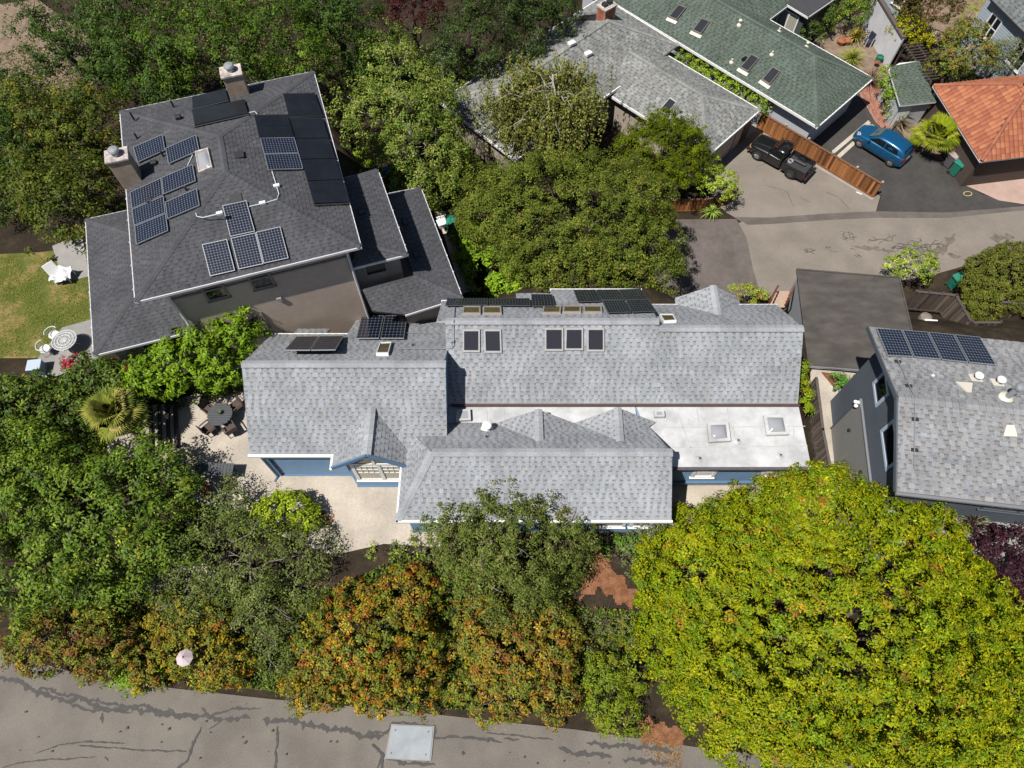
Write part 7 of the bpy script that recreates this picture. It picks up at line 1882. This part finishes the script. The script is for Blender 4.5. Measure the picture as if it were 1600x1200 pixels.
# ---- woods at the upper left
WD = [('tall leafy tree with bright clumps above the rear chimney', [(330, 60, 9.5, 70, 50, 2.8), (420, 40, 9.5, 70, 50, 2.8), (280, 100, 8.6, 52, 44, 2.2), (380, 100, 8.8, 48, 40, 2.2), (470, 90, 8.4, 50, 46, 2.2)], [(4, (.062, .092, .018)), (3, (.095, .13, .023)), (3, (.038, .058, .013)), (.6, (.14, .165, .032))]),
      ('dark leafy tree left of the rear chimney at the top edge', [(200, 40, 9.0, 62, 46, 2.6), (235, 110, 8.2, 56, 48, 2.4), (170, 110, 7.4, 44, 44, 2.2), (270, 160, 7.6, 44, 34, 1.8)], G_DEEP + [(2, (.085, .12, .025))]),
      ('open branched tree beside the dirt track', [(90, 90, 7.6, 44, 34, 1.6), (60, 40, 7.8, 40, 28, 1.6), (130, 40, 7.8, 36, 26, 1.5)], G_DEEP),
      ('yellow tinged tree left of the charcoal roof', [(95, 205, 8.2, 56, 44, 2.2), (140, 235, 7.8, 40, 40, 2.0), (50, 180, 7.6, 38, 36, 1.8), (150, 180, 8.0, 44, 38, 2.0)], [(3, (.085, .10, .022)), (2, (.14, .125, .03)), (1, (.19, .14, .035)), (2, (.05, .07, .016))]),
      ('round dense tree beside the lawn and lower roof', [(105, 315, 8.2, 70, 52, 2.6), (60, 290, 7.6, 44, 40, 2.0), (150, 300, 7.8, 44, 42, 2.0), (110, 355, 7.2, 56, 32, 1.6)], [(4, (.07, .085, .018)), (3, (.10, .11, .026)), (1, (.14, .12, .035))]),
      ('shadowy tree at the left edge', [(10, 210, 7.2, 50, 60, 2.2), (0, 300, 7.0, 44, 50, 2.0), (20, 150, 7.2, 40, 36, 1.8)], G_DEEP),
      ('dark tree at the top edge right of the rear chimney', [(540, 40, 8.0, 50, 44, 2.4), (500, 10, 8.0, 44, 36, 2.2), (560, 90, 6.4, 34, 36, 1.8)], G_DEEP),
      ('dark evergreen tree at the top edge beside the maroon tree', [(740, 50, 6.0, 50, 46, 2.4), (700, 85, 4.8, 36, 30, 1.6), (790, 30, 6.0, 44, 40, 2.4), (760, 100, 4.4, 38, 26, 1.6)], [(4, (.035, .05, .016)), (2, (.05, .065, .02)), (1, (.075, .085, .03))]),
      ('dark evergreen tree above the grey roof edge', [(840, 40, 5.4, 44, 40, 2.2), (875, 20, 5.0, 32, 36, 2.0), (820, 85, 4.0, 34, 26, 1.5)], [(4, (.04, .055, .018)), (2, (.06, .07, .024)), (1, (.085, .09, .035))])]
for i, (lab, lb, pal) in enumerate(WD):
    plant('woodland_tree', lab, 'tree', lb, 3.6 if i >= 6 else 2.7, .44, .18, .08, [(w, (c[0] * .64, c[1] * .74, c[2] * .68)) for w, c in pal], 70 + i, per=42, tr=.22, rough=.45, shell=.35, over=.8, fill=.24, tight=.38, group='trees along the top of the plot')
plant('maple_tree', 'dark maroon maple at the top edge', 'tree', [(645, 18, 6.2, 38, 30, 1.8), (620, 25, 5.6, 26, 26, 1.4), (672, 22, 5.6, 24, 26, 1.4)], 5, .34, .18, .07, G_RED, 90, per=30, tr=.14)
plant('shrub', 'pale variegated round shrub in front of the dark evergreens', 'shrub', [(694, 102, 2.6, 27, 20, 1.0)], 9, .26, .13, .06, [(3, (.18, .22, .12)), (2, (.26, .29, .18)), (2, (.11, .15, .06))], 91, per=28, tr=.06)
plant('shrub', 'low bright shrub on the bare soil beside the charcoal roof', 'shrub', [(565, 245, 3.5, 16, 12, .5), (575, 262, 3.4, 12, 9, .4)], 9, .22, .15, .06, G_LIME + G_BRIGHT, 92, per=22, tr=.03)
plant('shrub', 'green shrub along the upper left edge of the grey roof', 'shrub', [(765, 108, 2.0, 22, 12, .8), (735, 120, 1.6, 16, 14, .7), (720, 150, 1.2, 12, 14, .6)], 7, .26, .14, .06, G_MID, 93, per=24, tr=.05)
# ---- hedge between the stucco house and the blue house, and the garden below the terrace
plant('hedge_tree', 'bright green leafy tree row between the stucco house and the blue house', 'tree', [(330, 545, 7.8, 52, 40, 1.7), (375, 525, 8.0, 32, 28, 1.4), (280, 570, 7.4, 48, 34, 1.6), (345, 580, 7.0, 52, 30, 1.4), (240, 595, 7.0, 44, 28, 1.4)], 6.5, .32, .22, .085, [(w, tuple(q * .82 for q in c)) for w, c in G_BRIGHT], 94, per=32, tr=.12, rough=.3, shell=.3)
plant('shrub', 'dark green shrub with magenta blossom below the white mesh table', 'shrub', [(150, 590, 6.8, 50, 28, 1.1), (200, 600, 6.8, 40, 26, 1.1)], 6, .34, .2, .08, G_DEEP + [(2, (.09, .13, .03))], 95, per=26, tr=.07)
plant('bougainvillea', 'magenta flowering bush at the corner of the charcoal lower roof', 'bush', [(112, 570, 7.0, 15, 10, .5), (128, 562, 7.0, 11, 8, .4), (172, 572, 6.9, 10, 6, .3), (205, 578, 6.9, 8, 5, .3)], 12, .2, .12, .08, [(4, (.36, .012, .085)), (2, (.26, .01, .05)), (3, (.06, .09, .02))], 96, per=24, tr=.04)
plant('shrub', 'shaded green shrubs at the left edge below the terrace', 'shrub', [(40, 625, 6.6, 60, 36, 1.3), (100, 640, 6.2, 60, 34, 1.2), (20, 665, 6.0, 50, 34, 1.2)], 5, .36, .2, .085, G_DEEP + [(1.5, (.12, .15, .03))], 97, per=26, tr=.08)
# ---- front garden
plant('round_shrub', 'round bright yellow green shrub at the edge of the front patio', 'shrub', [(450, 798, 5.2, 42, 26, 1.0), (425, 808, 5.0, 30, 28, .9), (478, 810, 4.9, 24, 20, .8)], 10, .24, .14, .07, [(4, (.16, .21, .03)), (3, (.21, .25, .04)), (2, (.10, .14, .022))], 98, per=30, tr=.07, rough=.08)
plant('sparse_tree', 'thin grey branched tree with sparse leaves in the front garden', 'tree', [(400, 870, 5.0, 95, 66, 2.0), (320, 860, 5.2, 66, 50, 1.6), (480, 870, 4.6, 58, 52, 1.6), (300, 930, 4.0, 60, 40, 1.3), (420, 940, 4.0, 70, 56, 1.4), (430, 1010, 2.8, 36, 50, 1.0), (360, 790, 5.2, 50, 36, 1.3)], 4.6, .36, .13, .06, [(4, (.075, .095, .03)), (3, (.10, .12, .045)), (2, (.055, .075, .022)), (1, (.13, .14, .06))], 99, per=30, tr=.10, bark=M_BARKG, twigs=90, twig_m=M_BARKG, m=M_LEAFB, rough=.3, shell=.4)
plant('front_tree', 'dark olive tree covering the front eave of the blue house', 'tree', [(800, 850, 6.6, 95, 72, 2.4), (725, 840, 6.2, 58, 56, 1.9), (880, 840, 6.2, 58, 54, 1.9), (810, 920, 5.0, 85, 52, 2.0), (790, 806, 7.0, 96, 38, 1.4), (700, 818, 6.6, 42, 36, 1.2), (850, 900, 4.8, 50, 42, 1.5)], 7.6, .31, .125, .056, [(4, (.066, .086, .024)), (3, (.095, .11, .036)), (2, (.05, .065, .018)), (1, (.15, .14, .06))], 100, per=40, tr=.16, twigs=60, twig_m=M_BARKG, rough=.28, shell=.3, fill=.3, m=M_LEAFB)
PH = [('photinia_bush', 'dark red green photinia bush above the street at the far left', [(105, 985, 3.4, 78, 46, 1.4), (60, 1010, 2.8, 50, 40, 1.1), (165, 1010, 2.9, 52, 48, 1.2)], G_PHOTD),
      ('photinia_bush', 'yellow and orange photinia bush around the street lamp', [(305, 1008, 2.8, 60, 42, 1.2), (245, 1035, 2.6, 44, 40, 1.0), (345, 1035, 2.8, 56, 36, 1.1), (305, 965, 3.4, 66, 34, 1.3)], [(4, (.16, .14, .028)), (3, (.21, .145, .03)), (2, (.10, .11, .022)), (1.8, (.18, .07, .024))]),
      ('photinia_bush', 'large orange and yellow photinia bush in the middle of the street edge', [(590, 985, 4.0, 92, 72, 2.0), (640, 935, 4.2, 52, 50, 1.6), (530, 1030, 3.2, 70, 58, 1.6), (620, 1060, 3.0, 72, 50, 1.5), (480, 1080, 2.2, 46, 26, .8)], G_PHOT),
      ('photinia_bush', 'orange brown photinia bush right of the largest one', [(800, 1010, 3.8, 76, 60, 1.8), (860, 1000, 3.7, 48, 58, 1.6), (750, 985, 3.8, 40, 56, 1.6), (790, 1075, 2.7, 80, 44, 1.3), (860, 1075, 2.6, 44, 44, 1.2)], [(4, (.19, .13, .03)), (3, (.17, .075, .026)), (2, (.12, .12, .034)), (2, (.24, .16, .042)), (1.5, (.10, .045, .026))])]
for i, (nm, lab, lb, pal) in enumerate(PH):
    plant(nm, lab, 'bush', lb, 8.5, .26, .13, .07, [(4, (.085, .105, .024)), (3, (.13, .135, .03)), (1, (.10, .05, .025))], 110 + i, per=40, tr=.08, rough=.2, twigs=24, tips=pal, tipf=.6, group='photinia bushes along the street')
plant('shrub', 'small bright green shrub at the street edge left of the lamp', 'shrub', [(210, 1060, 2.2, 34, 22, .7), (235, 1050, 2.2, 24, 18, .6)], 8, .25, .15, .07, G_BRIGHT, 120, per=24, tr=.04)
plant('upright_shrub', 'upright green shrub between the orange bush and the huge tree', 'shrub', [(950, 1065, 3.0, 36, 56, 1.5), (962, 1112, 2.4, 40, 36, 1.2), (985, 1030, 3.2, 28, 50, 1.2)], 7, .27, .14, .055, [(4, (.085, .12, .02)), (3, (.12, .155, .026)), (2, (.16, .15, .03))], 121, per=30, tr=.07, rough=.28)
plant('grey_shrub', 'grey green feathery shrub at the end of the front eave', 'shrub', [(1015, 830, 5.0, 26, 36, 1.2), (1040, 805, 5.2, 22, 22, .9), (985, 865, 4.2, 26, 28, 1.0)], 8, .26, .13, .045, G_GREY, 122, per=28, tr=.06, m=M_LEAFB)
plant('ground_shrub', 'low green hedge under the front windows of the blue house', 'shrub', [(955, 850, 4.8, 34, 10, .4), (985, 850, 4.8, 20, 10, .4)], 10, .2, .11, .06, [(3, (.07, .13, .025)), (2, (.10, .17, .035))], 123, per=24, tr=.03)
plant('purple_tree', 'dark purple leafed tree at the right edge below the slate house', 'tree', [(1560, 862, 6.4, 62, 36, 1.5), (1592, 900, 6.2, 50, 46, 1.5), (1522, 838, 6.2, 36, 24, 1.0), (1570, 925, 5.8, 40, 30, 1.2)], 7, .28, .17, .075, G_PURP, 124, per=30, tr=.12)
plant('purple_shrub', 'small dark purple tree beside the garden path', 'tree', [(185, 905, 4.8, 30, 18, .8), (205, 895, 4.7, 18, 14, .6)], 8, .24, .13, .06, G_PURP + [(2, (.09, .04, .05))], 125, per=22, tr=.05)
plant('shrub', 'pale yellow green groundcover shrub in front of the blue wing', 'shrub', [(650, 855, 4.6, 30, 14, .4), (600, 862, 4.5, 26, 12, .4), (690, 905, 4.2, 26, 14, .4)], 9, .22, .12, .05, G_GREY + G_LIME, 126, per=22, tr=.03)
plant('shrub', 'patchy low shrubs on the bark slope beside the huge tree', 'shrub', [(972, 888, 3.8, 18, 24, .4), (905, 975, 3.3, 30, 20, .6), (945, 985, 3.2, 28, 22, .6), (985, 980, 3.2, 22, 24, .6), (925, 1010, 3.0, 24, 20, .6)], 7, .24, .13, .055, G_GREY + G_OLIVE, 127, per=22, tr=.03)
plant('potted_shrub', 'thin leafy shrub growing at the edge of the shaded patio', 'shrub', [(372, 790, 5.3, 20, 24, .7), (345, 800, 5.0, 24, 18, .6), (395, 830, 5.0, 24, 20, .6)], 5, .26, .13, .06, G_MID, 128, per=18, tr=.04)
# ---- low ground cover under the trees and on the bank: nobody could count it
def ground_cover(name, label, polys, n, L, W, pal, seed, h=.35):
    r = np.random.default_rng(seed); pts = []
    for z, poly in polys:
        pw = np.array([[P(u, v, z).x, P(u, v, z).y] for u, v in poly]); lo, hi = pw.min(0), pw.max(0)
        q = r.uniform(lo, hi, size=(n, 2)); q = q[_poly_dist(q[:, 0], q[:, 1], pw) == 0]
        patch = np.sin(q[:, 0] * 1.3 + 1) * np.sin(q[:, 1] * 1.7) + .5 * np.sin(q[:, 0] * 3.1 + q[:, 1] * 2.3)
        pts.append(q[patch > r.normal(size=len(q)) * .6 - .45])
    q = np.concatenate(pts); m_ = len(q); z = zg_arr(q[:, 0], q[:, 1]); hh = h * r.random(m_) ** 1.4
    pos = np.stack([q[:, 0], q[:, 1], z + .04 + hh], 1); nrm = unit(r.normal(size=(m_, 3)) * .5 + np.array([0, 0, 1])); ax = unit(np.cross(nrm, r.normal(size=(m_, 3))))
    o = leaf_mesh(name, pos, ax, nrm, L * r.uniform(.6, 1.3, m_), W * r.uniform(.6, 1.3, m_), pick(pal, m_, r) * (1 + r.normal(size=m_) * .25)[:, None], M_LEAFB, None, 'stuff')
    o['label'] = label; return o
def drape(name, poly, z, m, step=.08):
    pw = np.array([[P(u, v, z).x, P(u, v, z).y] for u, v in poly]); lo, hi = pw.min(0) - step, pw.max(0) + step
    xs = np.arange(lo[0], hi[0], step); ys = np.arange(lo[1], hi[1], step); XX, YY = np.meshgrid(xs, ys)
    d = _poly_dist(XX + .1 * np.sin(YY * 9), YY + .1 * np.sin(XX * 11), pw); rg = np.random.default_rng(len(poly)); ZZ = zg_arr(XX, YY) + .05 + rg.normal(size=XX.shape) * .008
    b = MB(); n_ = len(xs); fs = []
    for j in range(len(ys) - 1):
        for i in range(n_ - 1):
            if d[j, i] == 0 and d[j + 1, i + 1] < step * .8: fs.append((j * n_ + i, j * n_ + i + 1, (j + 1) * n_ + i + 1, (j + 1) * n_ + i))
    b.mesh(np.stack([XX.ravel(), YY.ravel(), ZZ.ravel()], 1).tolist(), fs); o = b.build(name, m, smooth=True); o['kind'] = 'structure'
M_REDM = ground_mat('reddish bark', [(0.3, (0.13, 0.055, 0.028)), (0.55, (0.25, 0.115, 0.06)), (0.75, (0.34, 0.18, 0.105))], scale=3.0, fine=16, bump=.9)
drape('mulch_path', [(893, 878), (935, 858), (948, 890), (992, 930), (985, 955), (930, 925), (905, 940)], 3.6, M_REDM)
drape('mulch_path', [(1000, 1120), (1070, 1140), (1070, 1172), (1000, 1160)], 1.7, M_REDM)
drape('mulch_bed', [(488, 800), (522, 805), (520, 822), (500, 818)], 4.6, M_REDM)
drape('garden_path', [(165, 925), (215, 898), (330, 885), (345, 900), (225, 925)], 3.6, M_CONC)
ground_cover('bank_ground_cover', 'low leafy ground cover on the bank above the street', [(3.0, [(0, 960), (250, 900), (540, 930), (640, 880), (870, 880), (890, 950), (1000, 960), (1000, 1110), (600, 1105), (400, 1075), (150, 1045), (0, 1000)])], 60000, .15, .07, G_MID + G_DEEP + [(2, (.16, .10, .05))], 130)
ground_cover('garden_ground_cover', 'low ground cover beneath the garden trees', [(5.2, [(-40, 600), (240, 600), (400, 570), (385, 600), (240, 640), (180, 760), (-40, 960)]), (4.0, [(480, 60), (560, 40), (760, 60), (720, 140), (780, 250), (1040, 300), (1040, 350), (1000, 400), (740, 460), (690, 330), (600, 260), (540, 200)]), (5.0, [(-40, 100), (300, -20), (560, -20), (480, 110), (180, 180), (130, 340), (-40, 390)])], 60000, .17, .08, G_DEEP + [(2, (.13, .09, .05))], 131, h=.3)
ground_cover('street_litter', 'scattered dry leaves along the street edge', [(1.5, [(0, 1020), (420, 1092), (640, 1112), (900, 1140), (1060, 1165), (1060, 1180), (880, 1158), (600, 1130), (400, 1110), (100, 1060)]), (1.5, [(1000, 1150), (1065, 1160), (1065, 1200), (1000, 1195)])], 1500, .08, .05, [(3, (.16, .09, .04)), (2, (.22, .14, .06)), (1, (.10, .06, .03))], 133, h=.03)
ground_cover('lawn_grass', 'short mown grass with dry yellow patches', [(5.82, [(-40, 402), (60, 397), (100, 440), (138, 434), (146, 498), (95, 512), (62, 558), (-40, 558)])], 26000, .09, .02, [(4, (.10, .135, .026)), (3, (.14, .15, .04)), (1.2, (.22, .17, .07)), (2, (.075, .11, .022))], 132, h=.05)

bpy.context.view_layer.update()
